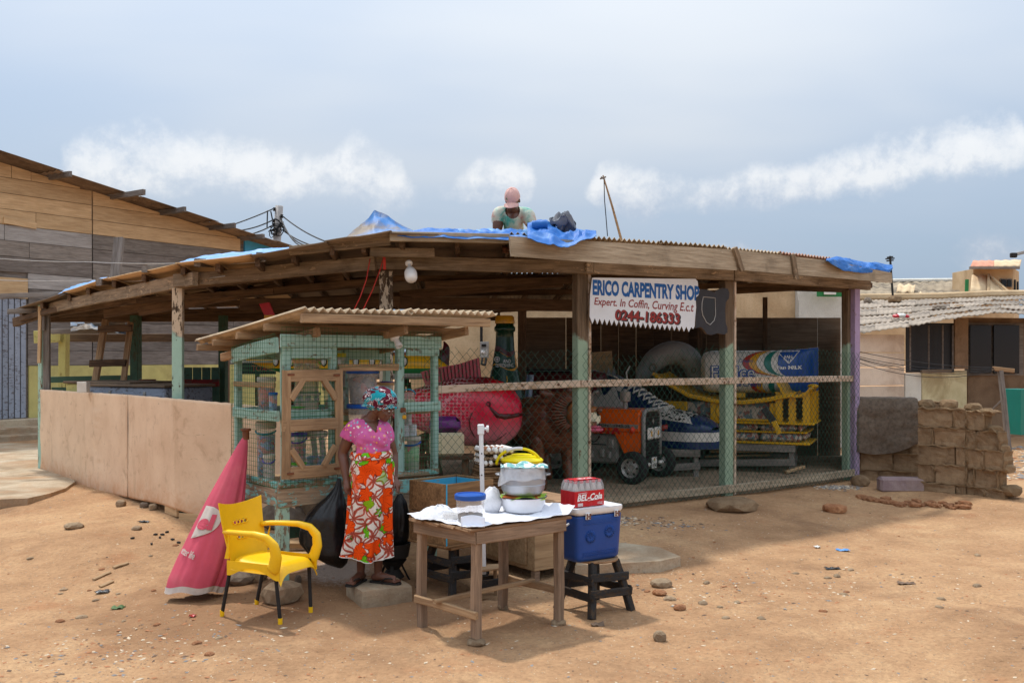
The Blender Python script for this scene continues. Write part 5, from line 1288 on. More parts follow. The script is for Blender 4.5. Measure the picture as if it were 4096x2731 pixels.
# cream box with violet lid on a bench, in front of the fish
bn = thing('work_bench', 'low plain wooden bench under the cream and violet box', 'bench', (-.75, 11.45, FLOOR)); bt = P(1800, 1818, 11.5).z
for i in range(3): beam('top_board', Vector((-1.15, 11.33 + .13 * i, bt - .02)), Vector((-.45, 11.36 + .13 * i, bt - .02)), .125, .04, W_in, bn)
for x, y in ((-1.05, 11.36), (-.55, 11.38), (-1.05, 11.6), (-.55, 11.62)): beam('leg', Vector((x, y, FLOOR)), Vector((x, y, bt - .04)), .07, .07, W_in, bn)
bx_ = thing('bread_box', 'cream box with rounded violet lid standing before the fish', 'box', (-.75, 11.5, bt)); m = frame((-.77, 11.48, bt), (1, .1))
mb = MB(); mb.cbox((0, 0, .135), (.40, .32, .27), .03); mb.obj('box', M_cream, bx_, 35, M=m)
mb = MB(); mb.cbox((-.02, 0, .36), (.36, .29, .18), .05); mb.obj('lid', M_violet, bx_, 'smooth', M=m); mb = MB(); mb.cbox((-.02, -.005, .335), (.372, .302, .02), .006); mb.obj('lid_rim', M_violet, bx_, 'flat', M=m)

# bottle
BM = Matrix.Translation((-.10, 13.5, FLOOR)); bo = thing('bottle_coffin', 'giant dark green beer bottle with yellow cap standing behind the fish', 'coffin', M=BM)
prof = [(0, 0), (.30, 0), (.32, .05), (.32, .85), (.31, .98), (.27, 1.15), (.215, 1.38), (.165, 1.58), (.135, 1.78), (.125, 1.95), (.125, 2.02), (.145, 2.04), (.145, 2.09), (.125, 2.11), (.122, 2.14)]
rad = lambda z: float(np.interp(z, [p[1] for p in prof[1:]], [p[0] for p in prof[1:]]))
mb = MB(); mb.lathe(prof, 32); mb.obj('glass', M_bottle, bo, 'smooth', M=BM)
def band(nm, z0, z1, mat, a0, a1, e, wob=0.0):
    def fn(u, v):
        a = a0 + (a1 - a0) * u; z = z0 + (z1 - z0) * v + wob * math.sin(u * math.pi * 2) * (.04); r = rad(z) + e; return BM @ Vector((r * math.cos(a), r * math.sin(a), z))
    mb = MB(); mb.grid(fn, 26, 8); return mb.obj(nm, mat, bo, 'smooth')
mb = MB(); mb.lathe([(0, 2.14), (.135, 2.14), (.138, 2.16), (.128, 2.23), (.11, 2.25), (0, 2.255)], 24); mb.obj('cap', M_gold, bo, 'auto', M=BM)
band('label_band', 1.53, 1.75, M_gold, R(180), R(345), .004, 1); band('neck_band', 1.55, 1.72, M_bottle, R(185), R(330), .007, 1); band('maroon_band', 1.72, 1.79, M_maroon, R(180), R(345), .005, 1)
def btext(body, z0, z1, a0, a1):
    def fn(u, v): a = a0 + (a1 - a0) * u; z = z0 + (z1 - z0) * v; r = rad(z) + .010; return BM @ Vector((r * math.cos(a), r * math.sin(a), z))
    mb = MB(); mb.text(body, fn); mb.obj('lettering', M_print, bo, 'flat')
btext('AND', 1.60, 1.645, R(262), R(300)); btext('REFRESHING', 1.54, 1.59, R(226), R(312))
c0 = BM @ Vector((.17 * math.cos(R(232)), .17 * math.sin(R(232)), 1.645)); mb = MB(); mb.tube([c0 + Vector((.035 * math.cos(a), -.01, .035 * math.sin(a))) for a in np.linspace(0, 6.3, 18)], .005, 4); mb.tube([c0 + Vector((0, -.01, .025)), c0 + Vector((0, -.01, -.025))], .006, 4); mb.tube([c0 + Vector((-.022, -.01, 0)), c0 + Vector((.022, -.01, 0))], .006, 4); mb.obj('emblem', M_print, bo, 'flat', kind='stuff')
for k in range(5): mb = MB(); a0 = R(215); mb.tube([BM @ Vector(((rad(z) + .006) * math.cos(a0 + x), (rad(z) + .006) * math.sin(a0 + x), z)) for x, z in ((.1 + .33 * k, 1.42 - .1 * (k % 3)), (.12 + .33 * k, 1.36 - .1 * (k % 3)), (.08 + .33 * k, 1.31 - .1 * (k % 3)))], [.006, .009, .004], 5); mb.obj('painted_drip', M_gold, bo, 'smooth')
pts = [BM @ Vector(((rad(z) + .005) * math.cos(a), (rad(z) + .005) * math.sin(a), z)) for a, z in ((R(200), 1.1), (R(230), 1.26), (R(262), 1.32), (R(295), 1.24), (R(325), 1.05))]; mb = MB(); mb.tube(pts, .008, 5); mb.obj('label_line', M_gold, bo, 'smooth')

# lion
ln = thing('lion_coffin', 'brown carved lion with ridged mane and open pink mouth behind the fence post', 'coffin', P(2170, 1900, 12.6))
mb = MB(); mb.ell(P(2165, 1700, 12.85), (.36, .55, .40), 24, 16); mb.ell(P(2215, 1690, 12.5), (.36, .34, .40), 24, 16); mb.ell(P(2120, 1690, 13.3), (.34, .5, .36), 24, 16); mb.ell(P(2262, 1650, 12.3), (.25, .22, .27), 20, 14)
mb = remesh(mb, .022, 8); mb.obj('body', M_lion, ln, 'smooth')
for (px, Y) in ((2150, 12.35), (2175, 13.4), (2060, 13.35), (2262, 12.75)):
    q = P(px, 1800, Y); mb = MB(); chain(mb, [((q.x, q.y, .95), .1), ((q.x + .02, q.y, .66), .07), ((q.x + .05, q.y - .03, FLOOR + .05), .075)], 12); mb.obj('leg', M_lion, ln, 'smooth')
mb = MB(); mb.ell(P(2312, 1655, 12.12), (.15, .17, .20), 20, 14); mb.ell(P(2366, 1640, 12.0), (.10, .11, .055), 16, 10); mb.ell(P(2330, 1600, 12.1), (.10, .12, .08), 16, 10); mb = remesh(mb, .012, 6); hd2 = mb.obj('head', M_lionface, ln, 'smooth')
mb = MB(); mb.cbox(P(2372, 1672, 11.96), (.18, .19, .17), .05); mb.obj('muzzle', M_cream, hd2, 'smooth'); mb = MB(); mb.ell(P(2397, 1640, 11.92), (.04, .06, .03), 12, 8); mb.obj('nose', M_lion, hd2, 'smooth')
mb = MB(); mb.ell(P(2378, 1718, 11.97), (.11, .09, .03), 16, 10); mb.obj('lower_jaw', M_pinkp, hd2, 'smooth'); mb = MB(); mb.ell(P(2376, 1706, 11.95), (.09, .06, .018), 12, 8); mb.obj('tongue', M_pinkp, hd2, 'smooth')
mb = MB(); mb.ell(P(2300, 1625, 11.95), (.02, .02, .018), 10, 8); mb.obj('eye', M_blk, hd2, 'smooth')
c0 = P(2278, 1650, 12.2)
for i in range(26):
    a = R(-75 + i * 11.5); rr = .27; d_ = Vector((-.35, -.3, 0)); q = c0 + Vector((-.55 * rr * math.cos(a), -.28 + .1 * math.sin(a), rr * .98 * math.sin(a + R(90)) if False else rr * math.sin(a)))
    mb = MB(); mb.tube([c0 + Vector((.03 - .10 * math.cos(a), -.17, .55 * rr * math.sin(a))), c0 + Vector((-.08 - .22 * math.cos(a), -.10, rr * math.sin(a) * 1.02))], [.012, .018], 6); mb.obj('mane_ridge', M_lion, ln, 'smooth')
for (px, py, Y) in ((2192, 1580, 12.35), (2300, 1570, 12.5)): mb = MB(); mb.ell((0, 0, 0), (.125, .05, .07), 16, 10, Matrix.Translation(P(px, py, Y)) @ Matrix.Rotation(R(28), 4, 'Y')); mb.obj('ear', M_lion, ln, 'smooth')

# tractor
TM = frame((1.84, 13.3, FLOOR), (.85, -.52)); tr = thing('tractor_coffin', 'orange wooden tractor with black grille and two headlights behind the fence', 'coffin', M=TM)
mb = MB(); mb.cbox((-.60, 0, .80), (1.30, .58, .34), .05); mb.prism([(-.20, -.29 + .02), (.045, -.27), (.045, .27), (-.20, .27)], .36, .66); mb.prism([(-.35, .36 + .28), (-.20, .36), (-.20, .66), (-.37, .66)], -.28, .28, Matrix.Rotation(R(90), 4, 'X')); mb.obj('hood', M_orange, tr, 35, M=TM)
mb = MB(); mb.prism([(-.25, .34), (-.21, .34), (.19, .34), (.23, .34), (.23, .88), (.17, .945), (-.17, .945), (-.25, .88)], .048, .075, Matrix(((0, 0, 1, 0), (1, 0, 0, 0), (0, 1, 0, 0), (0, 0, 0, 1)))); mb.obj('grille', M_blk, tr, 'flat', M=TM)
mb = MB(); mb.tube([TM @ Vector((.07, y, z)) for y, z in ((-.275, .34), (-.275, .86), (-.25, .93), (-.18, .965), (.18, .965), (.25, .93), (.275, .86), (.275, .34))], .03, 8); gf = mb.obj('grille_frame', M_greycof, tr, 'smooth')
for i in range(13): mb = MB(); mb.cbox((.08, 0, .38 + .042 * i), (.02, .46, .012), .003); mb.obj('grille_slat', M_charcoal, tr, 'flat', M=TM)
for s in (-1, 1):
    mb = MB(); mb.cbox((.10, s * .115, .645), (.04, .18, .16), .03); h_ = mb.obj('headlight', M_wht, tr, 35, M=TM); mb = MB(); mb.cbox((.122, s * .115, .645), (.006, .035, .07), .002); mb.obj('headlight_mark', M_gold, h_, 'flat', M=TM)
    mb = MB(); mb.cbox((.11, s * .22, .235), (.06, .12, .05), .02); mb.obj('bumper_end', M_wht, tr, 35, M=TM)
mb = MB(); mb.cbox((.06, 0, .25), (.08, .56, .16), .02); mb.obj('bumper', M_blk, tr, 35, M=TM)
mb = MB(); mb.cbox((.108, 0, .245), (.012, .17, .15), .006); pl = mb.obj('number_plate', M_wht, tr, 'flat', M=TM); mb = MB(); mb.text('GN 1942-25', lambda u, v: TM @ Vector((.1155, -.075 + .15 * u, .19 + .05 * v)), 0, .02); mb.obj('lettering', M_blk, pl, 'flat')
for k, m_ in ((0, M_red), (1, M_gold), (2, M_green)): mb = MB(); mb.box((.1155, 0, .30 - .013 * k), (.002, .03, .013)); mb.obj('flag_bar', m_, pl, 'flat', M=TM)
mb = MB(); mb.text('4', lambda u, v: TM @ Vector((.0925, -.03 + .06 * u, .77 + .09 * v)), 0, .02); mb.obj('emblem', M_silver, tr, 'flat')
mb = MB(); mb.cbox((-.62, -.291, .745), (1.24, .012, .055), .003); mb.obj('side_stripe', M_silver, tr, 'flat', M=TM)
mb = MB(); mb.text('MASSEY FERGUSON   1942-25', lambda u, v: TM @ Vector((-1.1 + .98 * u, -.2985, .728 + .036 * v)), 0, .03); mb.obj('lettering', M_blk, tr, 'flat')
mb = MB(); mb.text('TOYOTA', lambda u, v: TM @ Vector((-.98 + .72 * u, -.2925 if True else 0, .655 + .06 * v if False else .60 + .115 * v)), 0, .035)
mb.v = [tuple(Vector(q) + (TM.to_3x3() @ Vector((0, -.004, .035)))) for q in mb.v]; mb.obj('lettering', M_red, tr, 'flat')
ep = TM @ Vector((-.08, -.30, .70)); mb = MB(); mb.ell(ep, (.04, .03, .045), 14, 10); mb.obj('side_lamp', M_orangelens, tr, 'smooth')
mb = MB(); mb.cbox((-.75, 0, .42), (.85, .46, .40), .03); eng = mb.obj('engine_block', M_silver, tr, 35, M=TM)
for x, z, s_ in ((-.42, .50, .07), (-.56, .36, .06), (-.72, .34, .05), (-.88, .38, .06), (-.45, .34, .05)): mb = MB(); mb.cbox((x, -.245, z), (s_ * 1.2, .05, s_ * 2), .015); mb.obj('engine_part', M_silver, eng, 35, M=TM)
for (x0, z0, x1, z1) in ((-1.0, .48, -.5, .48), (-.62, .56, -.60, .60), (-.74, .56, -.72, .60)): mb = MB(); mb.tube([TM @ Vector((x0, -.234, z0)), TM @ Vector((x1, -.234, z1))], .010, 5); mb.obj('engine_line', M_blk, eng, 'smooth')
mb = MB(); mb.tube([TM @ Vector((-.76 + .14 * u, -.235, .56 - .05 * math.sin(math.pi * u))) for u in np.linspace(0, 1, 9)], .008, 5); mb.obj('painted_smile', M_blk, eng, 'smooth')
mb = MB(); mb.lathe([(0, .96), (.035, .96), (.035, 1.06), (.07, 1.07), (.075, 1.13), (.073, 1.2), (.05, 1.21), (.03, 1.215), (.03, 1.235), (0, 1.24)], 18, Matrix.Translation((-.30, -.05, 0))); mb.obj('exhaust', M_silver, tr, 'auto', M=TM)
mb = MB(); mb.tube([TM @ Vector(p) for p in ((-.78, -.12, .96), (-.78, -.12, 1.10), (-.765, -.12, 1.16), (-.73, -.12, 1.19), (-.68, -.12, 1.20))], .026, 8); mb.obj('intake_pipe', M_silver, tr, 'smooth')
def wheel(x, y, r, w, parent, M_):
    m = M_ @ Matrix.Translation((x, y, r)) @ Matrix.Rotation(R(90), 4, 'X'); mb = MB()
    mb.lathe([(r * .60, -w / 2), (r * .80, -w * .52), (r * .95, -w * .42), (r, -w * .25), (r, w * .25), (r * .95, w * .42), (r * .8, w * .52), (r * .60, w / 2)], 30, cap=False); wo = mb.obj('wheel', M_tyre, parent, 35, M=m)
    mb = MB(); mb.lathe([(0, w * .30), (r * .16, w * .32), (r * .2, w * .38), (r * .32, w * .36), (r * .46, w * .26), (r * .56, w * .40), (r * .62, w * .48), (r * .62, -w * .48), (0, -w * .48)], 26); ri = mb.obj('rim', M_silver, wo, 35, M=m)
    mb = MB()
    for k in range(6): a = k * math.pi / 3; mb.cbox((r * .40 * math.cos(a), r * .40 * math.sin(a), w * .34), (r * .12, r * .12, w * .1), .005)
    mb.obj('rim_slots', M_blk, wo, 'flat', M=m, kind='stuff')
wheel(0, -.47, .215, .16, tr, TM); wheel(0, .47, .215, .16, tr, TM); wheel(-1.15, -.46, .36, .2, tr, TM); wheel(-1.15, .46, .36, .2, tr, TM)
mb = MB(); mb.tube([TM @ Vector((0, -.42, .215)), TM @ Vector((0, .42, .215))], .035, 8); mb.obj('axle', M_blk, tr, 'smooth')
mb = MB(); mb.cbox((-1.15, 0, .40), (.4, .8, .25), .03); mb.cbox((-1.2, 0, .62), (.4, .4, .25), .04); mb.obj('rear_body', M_orange, tr, 35, M=TM)

# sneaker
KM = frame((1.17, 15.45, .745), (.72, -.69)); sk = thing('sneaker_coffin', 'giant navy canvas sneaker with white laces and white sole band', 'coffin', M=KM)
ST = [(0, .16, .52), (.04, .24, .90), (.25, .29, 1.0), (.6, .30, .99), (.85, .31, .90), (1.1, .32, .74), (1.35, .34, .60), (1.6, .355, .50), (1.85, .36, .46), (2.1, .33, .42), (2.28, .24, .34), (2.37, .10, .27)]
def ksurf(x, a, e=0.0):
    """point on the upper; a from 0 (near edge of sole) over the top (90 deg) to 180"""
    xs = [s[0] for s in ST]; w = float(np.interp(x, xs, [s[1] for s in ST])) + e; h_ = float(np.interp(x, xs, [s[2] for s in ST])) + e; c_, s_ = math.cos(a), math.sin(a)
    pw = .62; y = -w * math.copysign(abs(c_) ** pw, c_); narrow = 1 - .30 * (abs(s_) ** 1.5) * (1 if x < 1.3 else max(0, 1 - (x - 1.3) * 1.6)); return KM @ Vector((x, y * narrow, .22 + (h_ - .22) * abs(s_) ** .8))
mb = MB(); mb.grid(lambda u, v: ksurf(2.37 * v, math.pi * u), 30, 60); mb.obj('upper', M_navy, sk, 'smooth')
def kpatch(nm, f, nu, nv, mat, e=.006): mb = MB(); mb.grid(lambda u, v: ksurf(*f(u, v), e), nu, nv); return mb.obj(nm, mat, sk, 'smooth')
def outline(e, tip=0.0):
    out = []
    for k in range(40):
        f = k / 39; x = -.02 + 2.43 * f; w = float(np.interp(x, [s[0] for s in ST], [s[1] for s in ST])) + .03 + e; out.append((x, -max(.09, w)))
    return out + [(x, -y) for x, y in out[::-1]]
for nm, z0, z1, e, m_ in (('sole_bottom', -.03, .07, -.005, M_navy), ('sole_band', .07, .20, .008, M_wht), ('sole_edge', .20, .235, .0, M_navy)): mb = MB(); mb.prism(outline(e), z0, z1); mb.obj(nm, m_, sk, 50, M=KM)
kpatch('toe_panel', lambda u, v: (1.62 + .55 * v - .10 * math.sin(math.pi * u), R(28) + R(124) * u), 24, 14, M_wht); kpatch('side_panel', lambda u, v: (.25 + .70 * v, R(8) + R(42) * u * (.55 + .45 * math.sin(v * 7) ** 2)), 12, 24, M_wht); kpatch('collar_trim', lambda u, v: (.75 + .10 * v + .05 * math.sin(math.pi * u), R(45) + R(90) * u), 20, 4, M_wht, .008)
mb = MB()
for k in range(70):
    x = 1.60 + .5 * rnd.random(); a = R(34 + 112 * rnd.random()); p0 = ksurf(x, a, .008); p1 = ksurf(x + .03, a + .02, .008); mb.tube([p0, p1], [.014, .006], 5)
mb.obj('toe_spots', M_blk, sk, 'smooth', kind='stuff')
mb = MB(); mb.ell(ksurf(1.78, R(4), 0), (.09, .02, .05), 14, 8); mb.obj('red_badge', M_redstripe, sk, 'smooth')
for k in range(8):
    x = .86 + .095 * k; a, b = R(58), R(122); mb = MB(); mb.tube([ksurf(x + .04 * math.sin(math.pi * q), a + (b - a) * q, .022) for q in np.linspace(0, 1, 9)], .016, 6); mb.obj('lace', M_wht, sk, 'smooth')
    mb = MB(); mb.tube([ksurf(x + .10 * q, a + (b - a) * (1 - q) * .7 + .1, .032) for q in np.linspace(0, 1, 7)], .012, 6); mb.obj('lace', M_wht, sk, 'smooth')
mb = MB(); mb.tube([ksurf(.88, R(60), .03), ksurf(.76, R(62), .10), ksurf(.62, R(55), .16)], .012, 6); mb.tube([ksurf(.88, R(80), .03), ksurf(.85, R(85), .13), ksurf(.83, R(92), .22)], .012, 6); mb.obj('lace_ends', M_wht, sk, 'smooth', kind='stuff')
def stand(label, x0, x1, dep, Yf, ztop, slope=0.0, mat=W_grey):
    a, b = P(x0, 1800, Yf), P(x1, 1800, Yf + slope); m = frame((a.x, a.y, FLOOR), (b.x - a.x, b.y - a.y)); L = math.hypot(b.x - a.x, b.y - a.y); h_ = ztop - FLOOR; o = thing('wooden_stand', label, 'stand', M=m)
    W_ = lambda *p: m @ Vector(p)
    for x in (.06, L - .06):
        for y in (.05, dep - .05): beam('leg', W_(x, y, 0), W_(x, y, h_ - .05), .07, .07, mat, o)
    for y in (.0, dep): beam('top_rail', W_(0, y, h_ - .05), W_(L, y, h_ - .05), .05, .10, mat, o); beam('bottom_rail', W_(0, y, .10), W_(L, y, .16), .04, .10, mat, o)
    for x in (.02, L - .02): beam('cross_rail', W_(x, .02, h_ - .05), W_(x, dep - .02, h_ - .05), .05, .10, mat, o)
    return o
stand('pale wooden stand under the toe of the giant sneaker', 2612, 2800, .55, 13.75, .71, -.1); stand('wooden stand under the heel of the giant sneaker', 2360, 2440, .5, 15.0, .71, .2)

# yellow throne-boat with book rows
YM = frame((2.31, 14.82, 0), (.92, -.39)); th_ = thing('throne_coffin', 'yellow boat-shaped carved seat resting on rows of patterned books', 'coffin', M=YM @ Matrix.Translation((0, 0, .74)))
def ybox(nm, x0, x1, y0, y1, z0, z1, mat, ch=.012, sm_='flat', par=None): mb = MB(); mb.cbox(((x0 + x1) / 2, (y0 + y1) / 2, (z0 + z1) / 2), (x1 - x0, y1 - y0, z1 - z0), ch); return mb.obj(nm, mat, par or th_, sm_, M=YM)
ybox('base_plate', -.1, 2.14, -.04, .92, .74, .775, M_yel); ybox('middle_plate', -.1, 2.10, -.02, .9, .905, .93, M_yel); ybox('upper_plate', -.1, 2.2, -.06, .95, 1.03, 1.06, M_yel)
for r, (z0, z1) in enumerate(((.778, .903), (.933, 1.028))):
    x = -.08
    while x < 1.98: L = rnd.uniform(.42, .62); ybox('book', x, min(x + L - .012, 2.06 - .03 * r), .0, .28, z0, z1, M_paper, .04, 35); x += L
    for k in range(2): ybox('book', 1.75, 2.06 - .03 * r, .29 + .3 * k, .57 + .3 * k, z0, z1, M_paper, .04, 35)
    ybox('book_core', -.05, 1.73, .30, .86, z0, z1, M_paper)
ybox('body', .0, 1.62, .06, .80, 1.06, 1.34, M_paper)
for x0, x1 in ((-.05, .35), (.72, 1.02), (1.56, 1.66)): ybox('yellow_panel', x0, x1, .02, .10, 1.06, 1.34, M_yel)
ybox('lower_moulding', -.05, 1.62, .01, .12, 1.062, 1.10, M_yel)
def deck(u, v):
    x = -.15 + 2.05 * u; z = float(np.interp(x, [-.15, .1, .4, .8, 1.2, 1.55, 1.9], [1.78, 1.62, 1.46, 1.385, 1.375, 1.42, 1.50])); return YM @ Vector((x, -.05 + 1.0 * v, z - .03 * math.sin(math.pi * v)))
mb = MB(); mb.slab(deck, 36, 10, .05); mb.obj('deck', M_yel, th_, 35)
mb = MB(); mb.tube([deck(u, 0) - Vector((0, 0, .045)) for u in np.linspace(0, 1, 24)], .022, 6); mb.obj('deck_moulding', M_yel, th_, 'smooth')
def scroll(u, v):
    a = R(200) + R(150) * v; x = 1.78 + .40 * u; return YM @ Vector((1.80 + .36 * u + .05 * math.sin(a), .0 + .9 * 0 + .02, 0)) + Vector((0, 0, 0)) if False else YM @ Vector((1.86 + .22 * math.cos(a) * -1 + .06, -.05 + 1.0 * u, 1.63 + .17 * math.sin(a) + .05 * (v > .8)))
mb = MB(); mb.slab(scroll, 12, 22, .035); so = mb.obj('scroll', M_yel, th_, 35); mb = MB(); mb.ell(YM @ Vector((2.13, .45, 1.58)), (.08, .09, .035), 14, 8); mb.obj('scroll_knob', M_yel, so, 'smooth')
def zig(x0, z0, z1, w, y, n_=7):
    L_ = [(x0 + (.02 if k % 2 else 0), z0 + (z1 - z0) * k / (2 * n_)) for k in range(2 * n_ + 1)]; R_ = [(x0 + w - (.02 if k % 2 else 0), z0 + (z1 - z0) * k / (2 * n_)) for k in range(2 * n_, -1, -1)]
    mb = MB(); mb.prism(L_ + R_, 0, .045, YM @ Matrix.Translation((0, y, 0)) @ Matrix.Rotation(R(90), 4, 'X')); mb.obj('carved_post', M_yel, th_, 'flat')
for x, y in ((1.64, .04), (1.82, .10), (2.02, .06), (2.06, .5), (2.06, .9), (.70, .03)): zig(x, 1.06, 1.50 if x > 1.5 else 1.34, .12, y)
mb = MB(); mb.ell(YM @ Vector((.87, .02, 1.2)), (.10, .03, .10), 20, 8); mb.obj('round_boss', M_yel, th_, 'smooth')
ad = thing('wooden_adze', 'dark adze head with short yellow handle leaning on the yellow throne', 'tool', P(3100, 1735, 13.9)); beam('head', P(3055, 1632, 14.0), P(3098, 1690, 13.95), .05, .10, M_slate, ad); beam('handle', P(3094, 1684, 13.93), P(3118, 1734, 13.9), .05, .075, M_yel, ad)
stand('long wooden stand with lath bundle under the yellow throne', 2760, 3180, .8, 14.55, .735, -.5); 
lb = thing('timber_pile', 'loose pale laths stacked under the yellow throne', 'timber', P(2980, 1880, 14.8))
for k in range(7): beam('lath', P(2780 + 20 * k, 1855 - 16 * k + rnd.uniform(-4, 4), 14.75), P(3110 + rnd.uniform(-50, 110), 1850 - 15 * k, 14.45), .09, .03, W_bench, lb)
beam('lath', P(3140, 1888, 14.0), P(3215, 1866, 14.1), .08, .04, W_bench, lb)

# ice-cream packet
IM = frame((2.99, 15.3, 0), (1, -.13)); ic = thing('packet_coffin', 'giant white and blue ice cream packet with striped end lying on the yellow seat', 'coffin', M=IM @ Matrix.Translation((0, 0, 1.45)))
ic_st = [(-.02, .10, .20), (.02, .22, .29), (.12, .27, .325), (.5, .285, .33), (1.1, .27, .33), (1.4, .20, .345), (1.6, .09, .36), (1.70, .02, .375), (1.76, .012, .38)]
def isurf(x, v, e=0.0):
    xs = [s[0] for s in ic_st]; w = float(np.interp(x, xs, [s[1] for s in ic_st])) + e; h_ = float(np.interp(x, xs, [s[2] for s in ic_st])) + e * .5; v = max(-1, min(1, v)); return IM @ Vector((x, -w * (1 - abs(v) ** 2.6) ** (1 / 2.6), 1.78 + h_ * v))
def iring(u, v):
    j = v * (len(ic_st) - 1); i = min(int(j), len(ic_st) - 2); f = j - i; x, w, h_ = (ic_st[i][k] * (1 - f) + ic_st[i + 1][k] * f for k in range(3)); a = 2 * math.pi * u; c_, s_ = math.cos(a), math.sin(a); q = 2 / 2.6
    return IM @ Vector((x, w * math.copysign(abs(c_) ** q, c_), 1.78 + h_ * math.copysign(abs(s_) ** q, s_)))
mb = MB(); mb.grid(iring, 36, 40, wrapu=True); mb.add([iring(i / 36, 0) for i in range(36)], [tuple(range(36))]); mb.obj('packet', M_wht, ic, 'smooth')
def edge(v, k):
    if v > -.18: b_ = .55 * k * math.sqrt(max(0, 1 - ((v - .42) / .60) ** 2)); x0 = 1.30 - .17 * k
    else: b_ = .42 * k * math.sqrt(max(0, 1 - ((v + .62) / .44) ** 2)); x0 = 1.30 - .17 * k
    return x0 - b_
for k, (ka, kb, m_) in enumerate(((1.0, .86, M_redstripe), (.86, .70, M_gold), (.55, .40, M_tealp), (.26, None, M_packblue))):
    for lo, hi in ((-.985, -.185), (-.175, .985)):
        def fn(u, v, ka=ka, kb=kb, lo=lo, hi=hi): vv = lo + (hi - lo) * v; a = edge(vv, ka); b = 1.757 if kb is None else edge(vv, kb); return isurf(a + (b - a) * u, vv, .006)
        mb = MB(); mb.grid(fn, 14, 22); mb.obj('stripe', m_, ic, 'smooth')
mb = MB(); mb.grid(lambda u, v: isurf(1.3 + .457 * u, -.2 + .05 * v, .006), 8, 3); mb.obj('stripe', M_packblue, ic, 'smooth')
def itext(body, x0, x1, v0, v1, mat, e, bold=0.0, sub=1): mb = MB(); mb.text(body, lambda u, v: isurf(x0 + (x1 - x0) * u, v0 + (v1 - v0) * v, e), 0, bold, 0, sub); mb.obj('lettering', mat, ic, 'flat')
itext('FanIce', .10, .78, -.33, .30, M_packblue, .012, .07); itext('FanIce', .12, .765, -.29, .26, M_wht, .016, -.004)
itext('Extra Cream', .34, .74, .44, .60, M_packblue, .012, 0, 1); itext('Ice Cream', .46, .86, -.66, -.46, M_packblue, .012, .02)
itext('Fan MiLK', 1.10, 1.50, .12, .28, M_print, .012, .05); itext('FAN', 1.22, 1.34, .60, .74, M_print, .012, .03)
mb = MB()
for a, b in (((1.12, .92), (1.28, .38)), ((1.28, .38), (1.46, .92)), ((1.12, .92), (1.46, .92))): mb.tube([isurf(a[0] + (b[0] - a[0]) * q, a[1] + (b[1] - a[1]) * q, .008) for q in np.linspace(0, 1, 8)], .008, 4)
for k in range(5): mb.tube([isurf(1.28, .40, .008), isurf(1.20 + .04 * k, .58, .008)], .004, 3)
mb.obj('fan_emblem', M_print, ic, 'flat', kind='stuff')
for x in (2.98 + .22, 4.25): beam('chock', Vector((x + .05, 14.92, 1.42)), Vector((x + .35, 14.9, 1.43)), .2, .07, M_yel, ic)

# arched grey carving, spiky crown, board, maroon hull
ga = thing('arch_coffin', 'unpainted grey arched tentacle carving with round suckers at the back', 'coffin', P(2690, 1560, 15.7)); AR = [(2560, 1520), (2585, 1478), (2625, 1436), (2680, 1412), (2735, 1420), (2775, 1460), (2800, 1520), (2810, 1600)]
mb = MB(); chain(mb, [(P(x, y, 15.7), r) for (x, y), r in zip(AR, (.09, .15, .18, .19, .19, .18, .19, .22))], 18); mb.obj('body', M_greycof, ga, 'smooth')
for (x, y, s_) in ((2612, 1470, .05), (2672, 1418, .035), (2738, 1428, .04), (2775, 1480, .03)): mb = MB(); q = P(x, y, 15.53); mb.tube([q + Vector((s_ * math.cos(a), 0, s_ * 1.2 * math.sin(a))) for a in np.linspace(0, 6.3, 14)], .012, 5); mb.obj('sucker', M_darkstone, ga, 'smooth')
trestle('sawhorse under the arched grey carving', ((2.7, 15.75), (3.2, 15.7)), 1.3, mat=W_in)
cr = thing('spiked_carving', 'pale grey spiked wooden carving beside the giant sneaker collar', 'carving', P(2420, 1520, 15.9)); sp_ = [(2392, 1530), (2398, 1492), (2408, 1510), (2416, 1478), (2424, 1505), (2434, 1468), (2444, 1500), (2456, 1466), (2470, 1530)]; mb = MB(); q = [P(x, y, 15.9) for x, y in sp_]; mb.prism([(p.x, p.z) for p in q], 0, .05, Matrix.Translation((0, 15.9, 0)) @ Matrix.Rotation(R(90), 4, 'X')); mb.obj('spikes', M_greycof, cr, 'flat'); beam('back_post', P(2430, 1525, 15.95), Vector((P(2430, 0, 15.95).x, 15.95, FLOOR)), .2, .1, W_in, cr)
mb = MB(); mb.cbox((0, 0, 0), (.42, .02, .40), .004); tag(mb.obj('plywood_offcut', W_ply, None, 'flat', M=Matrix.Translation(P(2400, 1455, 16.2)) @ Matrix.Rotation(R(-4), 4, 'Y')), 'square plywood offcut leaning high on the dark back wall', 'board')
hu = thing('hull_coffin', 'dark maroon boat hull stored behind the lion carving', 'coffin', P(2220, 1600, 14.8)); mb = MB(); loft(mb, [(-.75, .03, .05, .15), (-.6, .2, .2, .05), (0, .3, .24, .0), (.6, .22, .2, .05), (.8, .03, .05, .15)], 20); hm = frame(P(2220, 1545, 14.8), (1, .1)); mb.obj('hull', M_maroon, hu, 'smooth', M=hm); mb = MB(); mb.cbox((0, 0, .24), (1.1, .34, .05), .02); mb.obj('gunwale', M_blk, hu, 'flat', M=hm); trestle('sawhorse under the maroon hull', ((.35, 14.8), (.9, 14.85)), P(2220, 1600, 14.8).z + .04, mat=W_in)
tag(tarp('hanging_cloth', lambda u, v: P(2108 + 26 * u - 10 * v, 1500 + 110 * v, 14.1 + .05 * math.sin(u * 7)), 12, 24, plain('pale_blue_cloth', (176, 196, 222), .9, .3, 5, .3), 'x', .03, 12, 4), 'pale blue cloth hanging from the dark inner post', 'cloth')
